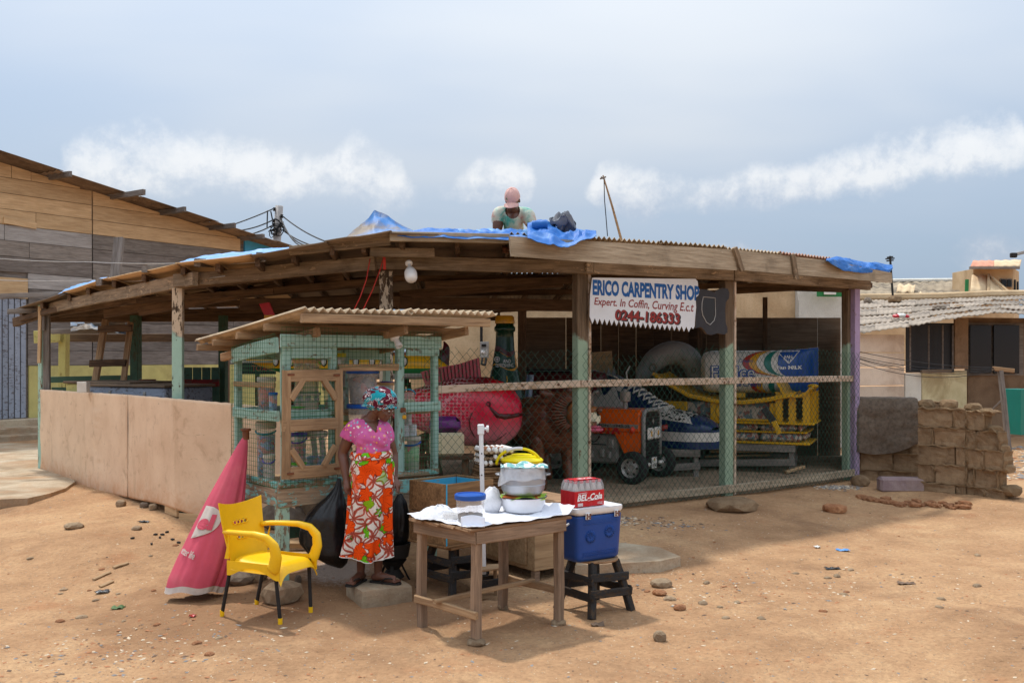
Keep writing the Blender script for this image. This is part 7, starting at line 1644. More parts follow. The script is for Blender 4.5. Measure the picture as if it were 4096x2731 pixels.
mb = MB(); mb.lathe([(0, 0), (.088, 0), (.09, .006), (.102, .165), (.104, .18)], 32); mb.obj('tub', M_tubclear, tbx, 35, M=m); mb = MB(); mb.lathe([(0, .004), (.084, .004), (.089, .055), (.05, .066), (0, .062)], 24, fn=lambda p, a: (p[0], p[1], p[2] + .006 * math.sin(a * 5))); mb.obj('contents', SW['dark'], tbx, 'smooth', M=m); mb = MB(); mb.lathe([(.104, .165), (.112, .168), (.113, .198), (.107, .205), (.095, .205), (.092, .198), (0, .20)], 32); mb.obj('lid', LID['blue'], tbx, 35, M=m)
mb = MB(); mb.slab(lambda u, v: q + Vector((-.06 + .17 * u, -.115 + .02 * math.sin(u * 5) - .025 * (1 - v), -.006 + .075 * v * (.85 + .15 * math.sin(u * 3)))), 12, 8, .003); tag(mb.obj('cloth_fold', M_cloth, None, 'smooth'), 'white cloth fold turned up against the blue-lidded tub', 'cloth')
# lace-covered heap at the left, with a small dish
q = at_table(1752, 2070)
def heap(u, v): a = 2 * math.pi * u; r = .17 * v ** .8; return q + Vector((r * 1.05 * math.cos(a), r * .8 * math.sin(a), max(.004, .10 * (1 - v ** 1.6) * (.8 + .35 * fbm((math.cos(a) * 2, math.sin(a) * 2, v * 2))) + .014 * ridge((math.cos(a) * 3 * v, math.sin(a) * 3 * v, 1), 1.3, 3))))
mb = MB(); mb.grid(heap, 48, 18, wrapu=True); tag(mb.obj('net_cover', M_net, None, 'smooth'), 'white netting heaped over food at the left of the table', 'netting')
dq = q + Vector((.10, -.115, 0)); m = Matrix.Translation(dq); mb = MB(); mb.lathe([(0, 0), (.045, 0), (.058, .035), (.056, .05), (0, .052)], 20); tag(mb.obj('small_dish', M_tubclear, None, 35, M=m), 'small cloudy dish tucked against the white netting', 'dish')
# lace-covered bowl
q = at_table(1968, 2048); m = Matrix.Translation(q); mb = MB(); mb.lathe([(0, 0), (.05, 0), (.075, .05), (.085, .10), (.06, .125), (.05, .16), (.02, .185), (0, .18)], 28, fn=lambda p, a: (p[0] * (1 + .07 * math.sin(5 * a)), p[1] * (1 + .07 * math.sin(4 * a + 1)), p[2] + .012 * math.sin(3 * a) * (p[2] > .03))); tag(mb.obj('covered_bowl', M_net, None, 'smooth', M=m), 'small bowl wrapped in white crocheted cloth behind the blue-lidded tub', 'bowl')
# enamel basin, green cloth, aluminium pot, bag
q = at_table(2092, 2052) + Vector((0, .10, 0)); m = Matrix.Translation(q); ba = thing('enamel_basin', 'white enamel basin under the aluminium pot', 'basin', M=m); mb = MB(); mb.lathe([(0, 0), (.13, 0), (.15, .012), (.168, .06), (.176, .11), (.184, .114), (.184, .12), (.172, .118), (.162, .06), (.145, .02), (0, .014)], 40); mb.obj('bowl', M_enamel, ba, 35, M=m); mb = MB(); mb.tube([q + Vector((.184 * math.cos(a), .184 * math.sin(a), .117)) for a in np.linspace(0, 2 * math.pi, 44)], .0035, 6, False); mb.obj('rim', M_charcoal, ba, 'smooth')
M_limecloth = sweets('lime_print_cloth', [(168, 206, 60), (150, 190, 50), (186, 214, 90), (220, 120, 60), (160, 200, 56)], 22)
mb = MB(); mb.grid(lambda u, v: q + Vector(((.10 + .082 * v + .012 * math.sin(9 * u * 6.28)) * math.cos(6.283 * u), (.10 + .082 * v + .012 * math.sin(9 * u * 6.28)) * math.sin(6.283 * u), .118 + .016 * math.sin(6.283 * u * 4 + 1) * v + .012 * (1 - v))), 60, 8, wrapu=True); tag(mb.obj('lime_cloth', M_limecloth, None, 'smooth'), 'lime green printed cloth between the basin and the pot', 'cloth')
m = Matrix.Translation(q + Vector((0, 0, .122))); pt_ = thing('aluminium_pot', 'large dull aluminium pot sitting in the white basin', 'pot', M=m); mb = MB(); mb.lathe([(0, 0), (.11, 0), (.148, .02), (.166, .055), (.170, .085), (.174, .09), (.170, .095), (.168, .135), (.172, .14), (.168, .145), (.162, .185), (.164, .20), (.168, .205), (.168, .21), (0, .212)], 44); mb.obj('pot_body', M_alu, pt_, 35, M=m)
for s in (-1, 1): mb = MB(); c_ = m @ Vector((s * .172, -.01, .165)); mb.tube([c_ + Vector((s * .035 * math.sin(a), .045 * math.cos(a), 0)) for a in np.linspace(0, math.pi, 10)], .007, 6); mb.obj('handle', M_alu, pt_, 'smooth')
def bagf(u, v):
    a = 6.283 * u; r = .178 - .012 * v; z = .135 + .09 * v; k = math.exp(-((a - R(215)) / .35) ** 2) + math.exp(-((a - R(215) - 6.283) / .35) ** 2)
    return m @ Vector((r * math.cos(a) * (1 + .012 * math.sin(17 * a) + .25 * k * (1 - v)), r * math.sin(a) * (1 + .012 * math.sin(13 * a) + .12 * k * (1 - v)), z - .05 * k * (1 - v) + .01 * math.sin(5 * a) * (1 - v)))
mb = MB(); mb.grid(bagf, 72, 8, wrapu=True); tag(mb.obj('plastic_bag', M_clearbag, None, 'smooth'), 'clear plastic bag knotted round the top of the aluminium pot', 'plastic bag')
M_floral = sweets('teal_floral_cloth', [(226, 232, 226), (120, 180, 176), (232, 236, 232), (70, 140, 150), (206, 220, 180)], 30)
mb = MB(); mb.slab(lambda u, v: m @ Vector((-.17 + .36 * u, -.13 + .27 * v, .228 + .022 * math.sin(u * 9) * math.sin(v * 5) + .02 * fbm((u * 5, v * 5, 3)))), 26, 18, .008); tag(mb.obj('floral_cloth', M_floral, None, 'smooth'), 'white and teal floral cloth folded on the aluminium pot', 'cloth')

# ---------------------------------------------------------------- bench cupboard behind the table, eggs and bucket
CM = frame((.20, 8.62, 0), (.40, .30)); CM.translation.z = .03
cb = thing('plywood_cupboard', 'low plywood cupboard with latch behind the table', 'cupboard', M=CM); cw, cdp, chh = .5, .95, .66
def cbx(nm, x0, x1, y0, y1, z0, z1, mat=W_bench, par=None): mb = MB(); mb.cbox(((x0 + x1) / 2, (y0 + y1) / 2, (z0 + z1) / 2), (x1 - x0, y1 - y0, z1 - z0), .005); return mb.obj(nm, mat, par or cb, 'flat', M=CM)
cbx('front_panel', .0, cw, 0, .02, .08, chh); cbx('end_panel', .0, .02, .021, cdp, .08, chh); cbx('end_panel', cw - .02, cw, .021, cdp, .08, chh); cbx('back_panel', 0, cw, cdp, cdp + .02, .08, chh)
do_ = cbx('door', -.025, -.003, .10, .50, .12, chh - .03); cbx('door', -.025, -.003, .51, .92, .12, chh - .03); cbx('latch', -.036, -.025, .44, .56, .40, .425, M_rust)
for k in range(3): cbx('top_board', -.06, cw + .08, -.05 + .36 * k, .305 + .36 * k, chh, chh + .022, W_tabletop)
for x, y in ((.04, .04), (cw - .04, .04), (.04, cdp - .04), (cw - .04, cdp - .04)): q = CM @ Vector((x, y, 0)); cbx('foot', x - .03, x + .03, y - .03, y + .03, gz(q.x, q.y) - CM.translation.z - .01, .08, W_table)
zc = CM.translation.z + chh + .022
q = CM @ Vector((.17, .17, 0)); q.z = zc; m = Matrix.Translation(q)
q2 = P(2088, 1950, 8.75); m = Matrix.Translation((q2.x, q2.y + .12, zc)); bu = thing('lidded_bucket', 'cream bucket with bright yellow lid and handle behind the pot', 'bucket', M=m); mb = MB(); mb.lathe([(0, 0), (.14, 0), (.165, .32), (.17, .35)], 32); mb.obj('bucket', M_cream, bu, 35, M=m); mb = MB(); mb.lathe([(.165, .335), (.19, .34), (.195, .36), (.18, .375), (.13, .395), (.10, .40), (.095, .41), (0, .412)], 32); mb.obj('lid', M_lemon, bu, 35, M=m)
mb = MB(); mb.tube([m @ Vector((-.20 * math.cos(a) - .03, -.05 - .03 * math.sin(a), .35 + .15 * math.sin(a) - .03)) for a in np.linspace(0, math.pi * .93, 22)], [(.013, .007)] * 22, 6); ho = mb.obj('handle', M_lemon, bu, 'smooth'); mb = MB(); mb.tube([m @ Vector((-.20 * math.cos(a) - .03, -.05 - .03 * math.sin(a), .35 + .15 * math.sin(a) - .03)) for a in np.linspace(1.0, 1.75, 8)], .016, 8); mb.obj('handle_grip', M_whiteplastic, ho, 'smooth')
# egg trays on a wicker crate
q = P(1975, 1985, 9.05); EMx = frame((q.x, q.y, zc), (.83, .30)); wk = thing('wicker_crate', 'brown wicker crate under the egg trays', 'basket', M=EMx)
mb = MB()
for k in range(11): z = .012 + .026 * k; pts = [EMx @ Vector((x + .006 * math.sin(30 * x + k * 3.1), y + .006 * math.sin(30 * y + k * 3.1), z)) for x, y in [(-.145 + .29 * f, -.145) for f in np.linspace(0, 1, 14)] + [(.145, -.145 + .29 * f) for f in np.linspace(0, 1, 14)] + [(.145 - .29 * f, .145) for f in np.linspace(0, 1, 14)] + [(-.145, .145 - .29 * f) for f in np.linspace(0, 1, 14)]]; mb.tube(pts, .014, 5)
mb.obj('weave', M_wicker, wk, 'smooth', kind='stuff'); mb = MB(); mb.box((0, 0, .14), (.262, .262, .28)); mb.obj('core', M_wicker, wk, 'flat', M=EMx)
tray_me = None
def tray(z, lab):
    global tray_me
    m = EMx @ Matrix.Translation((0, 0, z)) @ Matrix.Rotation(rnd.uniform(-.05, .05), 4, 'Z')
    if tray_me is None:
        mb = MB(); mb.slab(lambda u, v: Vector((-.15 + .30 * u, -.15 + .30 * v, .026 + .018 * math.cos(u * 12 * math.pi) * math.cos(v * 12 * math.pi) * (1 if .02 < u < .98 and .02 < v < .98 else .2) + .008 * max(math.cos(u * 12 * math.pi), 0))), 37, 37, .004); o = mb.obj('egg_tray', M_pulp, None, 'smooth', M=m); tray_me = o.data
    else: o = bpy.data.objects.new('egg_tray', tray_me); link(o, None, m)
    return tag(o, lab, 'egg tray', 'stacked egg trays'), m
egg = MB(); egg.lathe([(.0001, -.028), (.012, -.026), (.020, -.014), (.0225, 0), (.019, .016), (.011, .027), (.0001, .031)], 14)
egg_w = egg.obj('egg', M_egg_w, None, 'smooth', M=Matrix.Translation((0, 0, -9))); me_w = egg_w.data; me_b = me_w.copy(); me_b.materials[0] = M_egg_b; bpy.data.objects.remove(egg_w)
brown = {(1, 2), (2, 2), (3, 1), (2, 3), (3, 3), (1, 3), (4, 2)}
for lvl in range(3):
    o, m = tray(.288 + lvl * .052, ('bottom', 'middle', 'top')[lvl] + ' cardboard egg tray of the stack behind the pole')
    for i in range(6):
        for j in range(6):
            if lvl < 2 and (not (i in (0, 5) or j == 0) or rnd.random() < .45): continue
            if lvl == 2 and (i == 0 and j < 2 or i == 1 and j == 0): continue
            b_ = lvl == 2 and (i, j) in brown; e = bpy.data.objects.new('egg', me_b if b_ else me_w); link(e, None, m @ Matrix.Translation((-.125 + .05 * i, -.125 + .05 * j, .046 if lvl == 2 else .036)) @ Matrix.Rotation(rnd.uniform(-.15, .15), 4, 'X'))
            tag(e, ('brown egg' if b_ else 'white egg') + (' in the top cardboard tray of the stack' if lvl == 2 else ' at the edge of the %s cardboard tray' % ('bottom', 'middle')[lvl]), 'egg', ('brown' if b_ else 'white') + ' eggs in the %s tray' % ('bottom', 'middle', 'top')[lvl])

# ---------------------------------------------------------------- crate on black stool, pole, cooler on stool
def stool(M_, label, r=.0, hh=.42, w=.15, sp=.06, round_top=True):
    o = thing('wooden_stool', label, 'stool', M=M_); W_ = lambda *p: M_ @ Vector(p)
    for i in (-1, 1):
        for j in (-1, 1): q = W_(i * (w + sp), j * (w + sp), 0); z0 = gz(q.x, q.y) - M_.translation.z; beam('leg', W_(i * (w + sp), j * (w + sp), z0), W_(i * w * .8, j * w * .8, hh - .02), .055, .055, W_stool, o, up=M_.to_3x3() @ Vector((1, 0, 0)))
    for z, e in ((.16, .047), (.28, .03)):
        for i in (-1, 1):
            k = w + sp * (1 - z / hh) - .02
            if z < .2 or i < 0: beam('rail', W_(i * (k + .035), -k - .05, z + .01 * i), W_(i * (k + .035), k + .05, z), .022, .065, W_stool, o)
            if z < .2 or i < 0: beam('rail', W_(-k - .05, i * (k + .035), z + .02), W_(k + .05, i * (k + .035), z + .005 * i), .022, .065, W_stool, o)
    mb = MB()
    if round_top: mb.lathe([(0, hh - .02), (.19, hh - .02), (.195, hh - .015), (.195, hh - .004), (.19, hh), (0, hh)], 32); mb.obj('seat', W_tabletop, o, 35, M=M_)
    else: mb.cbox((0, 0, hh - .01), (.42, .40, .022), .004); mb.obj('seat', W_crate, o, 'flat', M=M_)
    return o
m = frame((.655, 7.80, 0), (.80, .60)); m.translation.z = gz(.655, 7.8); stool(m, 'black wooden stool with round seat under the blue cooler'); ctop = m.translation.z + .42
m2 = frame((-.50, 8.38, 0), (.70, .71)); m2.translation.z = gz(-.5, 8.38); stool(m2, 'black square stool under the open wooden crate', round_top=False, hh=.41)
zc2 = m2.translation.z + .412
KM2 = frame((-.545, 8.06, zc2), (.70, .71)); cr_ = thing('open_crate', 'open wooden crate with sky blue inside on a black stool', 'crate', M=KM2); cw2, cd2, ch2 = .55, .48, .53
def kbx(nm, x0, x1, y0, y1, z0, z1, mat, par=None): mb = MB(); mb.cbox(((x0 + x1) / 2, (y0 + y1) / 2, (z0 + z1) / 2), (x1 - x0, y1 - y0, z1 - z0), .004); return mb.obj(nm, mat, par or cr_, 'flat', M=KM2)
M_crateblue = wood('worn_blue_lining', (190, 180, 160), (130, 112, 92), .2, paint=(70, 168, 204), cover=.66)
for nm, b_ in (('side', (0, cw2, 0, .016)), ('side', (0, cw2, cd2 - .016, cd2)), ('end', (0, .016, .0165, cd2 - .0165)), ('end', (cw2 - .016, cw2, .0165, cd2 - .0165))):
    for k in range(2): kbx(nm + '_board', *b_, .02 + k * .256, .272 + k * .258, W_crate)
    x0, x1, y0, y1 = b_; e = .006
    if nm == 'side': kbx('blue_lining', .02, cw2 - .02, (y1 + .001) if y0 < .1 else y0 - .005, (y1 + .005) if y0 < .1 else y0 - .001, .03, .51, M_crateblue)
    else: kbx('blue_lining', (x1 + .001) if x0 < .1 else x0 - .005, (x1 + .005) if x0 < .1 else x0 - .001, .024, cd2 - .024, .03, .51, M_crateblue)
kbx('corner_strip', -.004, .012, -.006, -.001, .02, .53, M_crateblue); kbx('bottom', -.01, cw2 + .01, -.01, cd2 + .01, .0, .019, W_crate); kbx('bottom_batten', .0, cw2 + .03, -.02, .05, -.0 + .0, .018, W_crate) if False else None
# white pole on its wooden foot
px_, Yp = -.235, 8.16; po = thing('parasol_stand', 'white metal parasol tube standing in a small wooden foot', 'pole', (px_, Yp, gz(px_, Yp)))
mb = MB(); mb.cbox((0, 0, .0), (.036, .036, 1.22), .004, Matrix.Translation((px_ - .012, Yp, .80)) @ Matrix.Rotation(R(-1.2), 4, 'Y')); mb.obj('tube', M_whitemetal, po, 'flat'); mb = MB(); mb.cbox((0, 0, 0), (.055, .055, .085), .006, Matrix.Translation((px_ - .026, Yp, 1.40)) @ Matrix.Rotation(R(-1.2), 4, 'Y')); co_ = mb.obj('collar', M_whitemetal, po, 'flat'); mb = MB(); mb.lathe([(0, 0), (.012, 0), (.012, .02), (.028, .022), (.028, .04), (0, .042)], 12, Matrix.Translation((px_ + .0, Yp, 1.405)) @ Matrix.Rotation(R(90), 4, 'Y')); mb.obj('knob', M_whitemetal, co_)
mb = MB()
for z in (1.02, 1.2, .75): mb.lathe([(0, 0), (.006, 0), (.006, .004), (0, .004)], 8, Matrix.Translation((px_ - .018, Yp - .0185, z)) @ Matrix.Rotation(R(90), 4, 'X'))
mb.obj('tube_holes', M_blk, po, 'flat', kind='stuff')
g0 = gz(px_, Yp); fm = frame((px_ + .04, Yp - .02, g0), (.93, .36)); W_ = lambda *p: fm @ Vector(p)
for x in (-.09, .09):
    for y in (-.06, .08): beam('foot_leg', W_(x, y, 0), W_(x, y, .24), .03, .03, W_door, po)
beam('foot_top', W_(-.12, .0, .25), W_(.12, .0, .25), .17, .022, W_door, po); beam('foot_front', W_(-.11, -.085, .12), W_(.11, -.085, .13), .02, .10, W_stool, po); beam('foot_back', W_(-.11, .10, .12), W_(.11, .10, .12), .02, .08, W_stool, po)
# cooler
QM = frame((.50, 7.49, ctop), (.80, .55)); cw3, cd3, ch3 = .47, .34, .36; co2 = thing('cool_box', 'blue cool box with white lid and rusty hinges on the round stool', 'cool box', M=QM)
def rbox(fn_r, x0, x1, y0, y1, z0, z1, r, tap=0.0, nz=6):
    """rounded box with draft"""
    mb = MB(); N = 40; zs = [z0, z0 + .012, z0 + .03] + list(np.linspace(z0 + .06, z1 - .006, nz)) + [z1]; ins = [.03, .010, .0] + [0] * nz + [.004]
    def pt(k, i, z):
        tt = tap * (1 - (z - z0) / (z1 - z0)); a = 2 * math.pi * k / N; hx, hy = (x1 - x0) / 2 - ins[i] - tt, (y1 - y0) / 2 - ins[i] - tt; c_, s_ = math.cos(a), math.sin(a); p = 2 / 9
        return Vector(((x0 + x1) / 2 + hx * math.copysign(abs(c_) ** p, c_), (y0 + y1) / 2 + hy * math.copysign(abs(s_) ** p, s_), z))
    mb.add([pt(k, i, z) for i, z in enumerate(zs) for k in range(N)], [(i * N + k, i * N + (k + 1) % N, (i + 1) * N + (k + 1) % N, (i + 1) * N + k) for i in range(len(zs) - 1) for k in range(N)] + [tuple(range(N))[::-1], tuple(range((len(zs) - 1) * N, len(zs) * N))]); return mb
rbox(None, 0, cw3, 0, cd3, 0, ch3, .04, .018).obj('body', M_coolblue, co2, 35, M=QM); rbox(None, -.008, cw3 + .008, -.008, cd3 + .008, ch3 + .002, ch3 + .062, .04, 0, 2).obj('lid', M_coolwhite, co2, 35, M=QM)
for x in (.10, .39):
    mb = MB(); mb.cbox((x, -.012, ch3 + .004), (.05, .010, .05), .003); ho_ = mb.obj('hinge', M_whitemetal, co2, 'flat', M=QM)
    for i in (-1, 1):
        for j in (-1, 1): mb = MB(); mb.lathe([(0, 0), (.008, 0), (.008, .004), (0, .006)], 8, QM @ Matrix.Translation((x + i * .015, -.0175, ch3 + .004 + j * .014)) @ Matrix.Rotation(R(90), 4, 'X')); mb.obj('rust_spot', M_rust, ho_)
    mb = MB(); mb.tube([QM @ Vector((x - .02, -.02, ch3 + .004)), QM @ Vector((x + .02, -.02, ch3 + .004))], .005, 6); mb.obj('hinge_pin', M_rust, ho_)
for x, z in ((.14, .20), (.33, .225)):
    mb = MB(); yb = .0125
    for k in range(16): a = 2 * math.pi * k / 16; mb.tube([Vector((x + .018 * math.cos(a), yb - .007, z + .018 * math.sin(a))), Vector((x + .048 * math.cos(a), yb - .007, z + .048 * math.sin(a)))], [.004, .008], 6)
    for r_ in (.008, .018): mb.tube([Vector((x + r_ * math.cos(a), yb - .007, z + r_ * math.sin(a))) for a in np.linspace(0, 6.283, 20)], .004, 6, False)
    mb.obj('embossed_flower', M_coolblue, co2, 'smooth', M=QM, kind='stuff')
for z0, z1, yb in ((.04, .085, .014), (.29, .335, .004)):
    mb = MB()
    for k in range(30):
        for j in range(4): mb.cbox((.07 + .0115 * k + .005 * (j % 2), yb, z0 + .006 + j * .0115), (.008, .007, .006), .002)
    mb.obj('embossed_band', M_coolblue, co2, 'flat', M=QM, kind='stuff')
mb = MB(); mb.tube([QM @ Vector(p) for p in ((-.002, .10, .30), (-.025, .10, .29), (-.03, .17, .27), (-.025, .24, .29), (-.002, .24, .30))], .009, 8); mb.obj('handle', M_whiteplastic, co2, 'smooth')
# cola pack
bm_ = frame((0, 0, 0), (.80, .55)); bm_.translation = QM @ Vector((.02, .055, ch3 + .0625)); pkk = thing('cola_pack', 'shrink-wrapped pack of red-capped cola bottles on the cool box', 'drinks pack', M=bm_)
bw = .059; prof_b = [(0, 0), (.02, 0), (.026, .006), (.028, .03), (.026, .06), (.028, .09), (.028, .125), (.024, .15), (.014, .172), (.0125, .19)]
mB = MB(); mB.lathe(prof_b, 16); ob = None
mL = MB(); mL.lathe([(0, .004), (.0235, .006), (.0255, .03), (.0235, .06), (.0255, .09), (.0255, .118), (0, .12)], 14); mC = MB(); mC.lathe([(.0135, .186), (.0150, .187), (.0150, .206), (.013, .208), (0, .208)], 14)
meB = meL = meC = None
for i in range(5):
    for j in range(3):
        m = bm_ @ Matrix.Translation((.032 + bw * i, .032 + bw * j, 0))
        if meB is None: o1 = mB.obj('bottle', M_petclear, pkk, 'smooth', M=m); o2 = mL.obj('drink', M_cola, o1, 'smooth', M=m); o3 = mC.obj('bottle_cap', M_red, o1, 35, M=m); meB, meL, meC = o1.data, o2.data, o3.data
        else: o1 = link(bpy.data.objects.new('bottle', meB), pkk, m); link(bpy.data.objects.new('drink', meL), o1, m); link(bpy.data.objects.new('bottle_cap', meC), o1, m)
PWx, PWy = bw * 5 + .004, bw * 3 + .004
def sleeve(u, v):
    s = u * 2 * (PWx + PWy); bump_ = .004 * abs(math.sin(math.pi * s / bw))
    if s < PWx: p = (s, -bump_ + .002)
    elif s < PWx + PWy: p = (PWx + bump_ - .002, s - PWx)
    elif s < 2 * PWx + PWy: p = (PWx - (s - PWx - PWy), PWy + bump_ - .002)
    else: p = (-bump_ + .002, PWy - (s - 2 * PWx - PWy))
    return (p[0], p[1], .006 + .122 * v)
mb = MB(); mb.grid(sleeve, 120, 5, wrapu=True); sl_ = mb.obj('printed_sleeve', M_label, pkk, 'smooth', M=bm_)
mb = MB(); mb.slab(lambda u, v: (.03 + (PWx - .06) * u, .03 + (PWy - .06) * v, .2125 + .002 * math.sin(u * 16) * math.sin(v * 9)), 24, 14, .0015); mb.obj('top_wrap', M_label, pkk, 'smooth', M=bm_)
mb = MB(); mb.grid(lambda u, v: (lambda p, k: (p[0] + (PWx / 2 - p[0]) * k, p[1] + (PWy / 2 - p[1]) * k, .128 + .08 * v))(sleeve(u, 1), .04 * v + .10 * v ** 3), 120, 8, wrapu=True); mb.obj('shrink_wrap', M_wrap, pkk, 'smooth', M=bm_)
mb = MB(); mb.text('BEL-Cola', lambda u, v: bm_ @ Vector((.022 + .25 * u, -.0045, .050 + .052 * v + .006 * u)), 0, .03, .25); mb.obj('lettering', M_print, sl_, 'flat'); mb = MB(); mb.text('BEL-Cola', lambda u, v: bm_ @ Vector((.09 + .13 * u, .05 + .05 * v, .2155)), 0, .02, .2); mb.obj('lettering', M_print, sl_, 'flat')
mb = MB(); mb.text('15 BOTTLES', lambda u, v: bm_ @ Vector((.225 + .05 * u, -.0045, .030 + .007 * v)), 0, .0); mb.text('X 350ML', lambda u, v: bm_ @ Vector((.225 + .05 * u, -.0045, .018 + .009 * v)), 0, .02); mb.obj('small_print', M_print, sl_, 'flat', kind='stuff')
mb = MB()
for k in range(12): mb.box((.03 + .0042 * k, -.0048, .024), (.002 if k % 3 else .003, .0008, .024))
mb.obj('bar_code', M_print, sl_, 'flat', M=bm_, kind='stuff'); mb = MB(); mb.tube([bm_ @ Vector((.03 + .09 * f, -.0045, .110 + .004 * f)) for f in (0, .5, 1)], .0015, 4); mb.tube([bm_ @ Vector((.13 + .1 * f, -.0045, .050 + .006 * f)) for f in (0, .5, 1)], .0015, 4); mb.obj('print_lines', M_print, sl_, 'flat', kind='stuff')
# ---------------------------------------------------------------- block, bags, stove
m = frame((-1.205, 7.83, 0), (.389, .21)); bz = gz(-1.1, 8.05) - .012; BTOP = .126
bm = bmesh.new(); bmesh.ops.create_cube(bm, size=1); bmesh.ops.subdivide_edges(bm, edges=bm.edges, cuts=4, use_grid_fill=True)
vs = []
for v in bm.verts:
    e = sum(abs(c) > .49 for c in v.co); p = Vector((.22 + v.co.x * .44, .2 + v.co.y * .40, bz + (v.co.z + .5) * (BTOP - bz))); k = fbm(p, 9, 3); s_ = 1 - .02 * max(0, e - 1)
    p = Vector((.22 + (p.x - .22) * s_ + k * .008, .2 + (p.y - .2) * s_ + k * .008, p.z - (.010 if e == 3 else .004 if e == 2 else 0) + k * .003 * (v.co.z < .49))); vs.append(p)
mb = MB(); mb.add(vs, [tuple(v.index for v in f.verts) for f in bm.faces]); bm.free(); tag(mb.obj('concrete_block', M_slab, None, 50, M=m), 'tan concrete block the woman stands on', 'block')


def bag(name, label, rows, Y, dep, seed):
    """rows: (py, px centre, half width px)"""
    def fn(u, v):
        a = 6.283 * u; py = rows[0][0] + (rows[-1][0] - rows[0][0]) * v; c_ = float(np.interp(py, [r[0] for r in rows], [r[1] for r in rows])); w = float(np.interp(py, [r[0] for r in rows], [r[2] for r in rows])); q = P(c_, py, Y); hw = w / F * Y
        wr = 1 + .13 * ridge((math.cos(a) * 2.2 + seed, math.sin(a) * 2.2, v * 1.4), 1.2, 3) + .07 * math.sin(11 * a + 2 * fbm((a, v * 3, seed))) * (1 - v) + .06 * ridge((a * 2, v * 7, seed), 1, 2) * v; return q + Vector((hw * math.cos(a) * wr, min(dep, hw * .9) * math.sin(a) * wr, .012 * fbm((a, v * 9, seed))))
    mb = MB(); mb.grid(fn, 56, 34, wrapu=True); return tag(mb.obj(name, M_black, None, 'smooth'), label, 'plastic bag')
bag('rubbish_bag', 'large full black plastic bag hanging from the stall left of the woman', [(1912, 1356, 6), (1950, 1352, 14), (1985, 1340, 32), (2020, 1322, 58), (2060, 1305, 76), (2110, 1297, 88), (2170, 1300, 92), (2215, 1318, 76), (2250, 1345, 40), (2270, 1362, 6)], 8.34, .15, 1)
bag('rubbish_bag', 'black plastic bag hanging behind the woman on her left side', [(1975, 1600, 8), (2010, 1598, 26), (2060, 1600, 36), (2120, 1598, 38), (2165, 1596, 34), (2190, 1596, 10)], 8.62, .12, 4)
sq = Vector(((1572 - 2048) / F * 8.5, 8.5, 0)); sq.z = gz(sq.x, sq.y); so_ = thing('charcoal_stove', 'black charcoal stove with soot-dark pan behind the woman', 'stove', sq); m = Matrix.Translation(sq)
mb = MB(); mb.lathe([(0, .20), (.09, .19), (.135, .23), (.152, .33), (.155, .345), (.145, .345), (.13, .25), (.08, .22), (0, .22)], 30); mb.obj('pan', M_charcoal, so_, 35, M=m); mb = MB(); mb.lathe([(.07, .03), (.10, .05), (.055, .12), (.12, .20), (.11, .20), (.045, .12), (.08, .05)], 22); mb.obj('burner', M_charcoal, so_, 35, M=m)
for k in range(3): a = R(30 + 120 * k); beam('leg', m @ Vector((.07 * math.cos(a), .07 * math.sin(a), .17)), m @ Vector((.16 * math.cos(a), .16 * math.sin(a), 0)), .03, .012, M_charcoal, so_)

# ---------------------------------------------------------------- woman at the stall
Y0 = 8.1
w = thing('person', 'woman in pink floral top, orange print wrap skirt and teal headscarf standing on a block', 'person', (-1.12, 8.1, BTOP))
def hand(mb, wrist, palm_end, side, curl, spread=1.0, toward=Vector((0, -1, 0))):
    """palm, four unequal fingers and a thumb; side: unit vector from little finger to index"""
    ax = (palm_end - wrist).normalized(); chain(mb, [(wrist, .024), (wrist.lerp(palm_end, .45), .030), (palm_end, .030)], 12, 3)
    for k, (ln, off) in enumerate(((.060, -.030), (.074, -.011), (.080, .009), (.070, .028))):
        b0 = palm_end + side * off * .95 - ax * .012; b1 = b0 + ax * ln * .45 + curl * .006 + side * off * .06 * spread; b2 = b1 + ax * ln * .32 + curl * .016; b3 = b2 + ax * ln * .22 + curl * .018; chain(mb, [(b0, .0095), (b1, .0088), (b2, .0080), (b3, .0066)], 8, 2)
    t0 = wrist.lerp(palm_end, .25) + side * .022; t1 = t0 + ax * .032 + side * .020 + toward * .012; t2 = t1 + ax * .030 + side * .004 + toward * .008; chain(mb, [(t0, .012), (t1, .0105), (t2, .0085)], 8, 2)
mb = MB()
chain(mb, [(P(1486, 1905, Y0), (.150, .115)), (P(1487, 1830, Y0), (.140, .108)), (P(1488, 1775, Y0), (.135, .105)), (P(1482, 1730, Y0 + .01), (.138, .102)), (P(1478, 1705, Y0 + .02), (.122, .085)), (P(1478, 1687, Y0 + .03), (.085, .062))], 22)
chain(mb, [(P(1478, 1690, Y0 + .03), .058), (P(1492, 1662, Y0 + .01), .050), (P(1512, 1640, Y0 - .01), .050)], 16)
hf = Vector((.90, -.30, -.32)).normalized(); hl = Vector((0, 0, 1)).cross(hf).normalized(); hu_ = hf.cross(hl); HD = Matrix((hf, hl, hu_)).transposed().to_4x4(); HD.translation = P(1526, 1630, Y0 - .02)
E3 = lambda c, r, n=18: mb.ell((0, 0, 0), r, n, 12, HD @ Matrix.Translation(c))
E3((-.012, 0, .020), (.098, .076, .098)); E3((.040, 0, -.045), (.052, .052, .055)); E3((.062, 0, -.082), (.026, .026, .022)); E3((.064, 0, .012), (.034, .055, .022)); E3((.055, .032, -.028), (.032, .024, .026)); E3((.055, -.032, -.028), (.032, .024, .026))
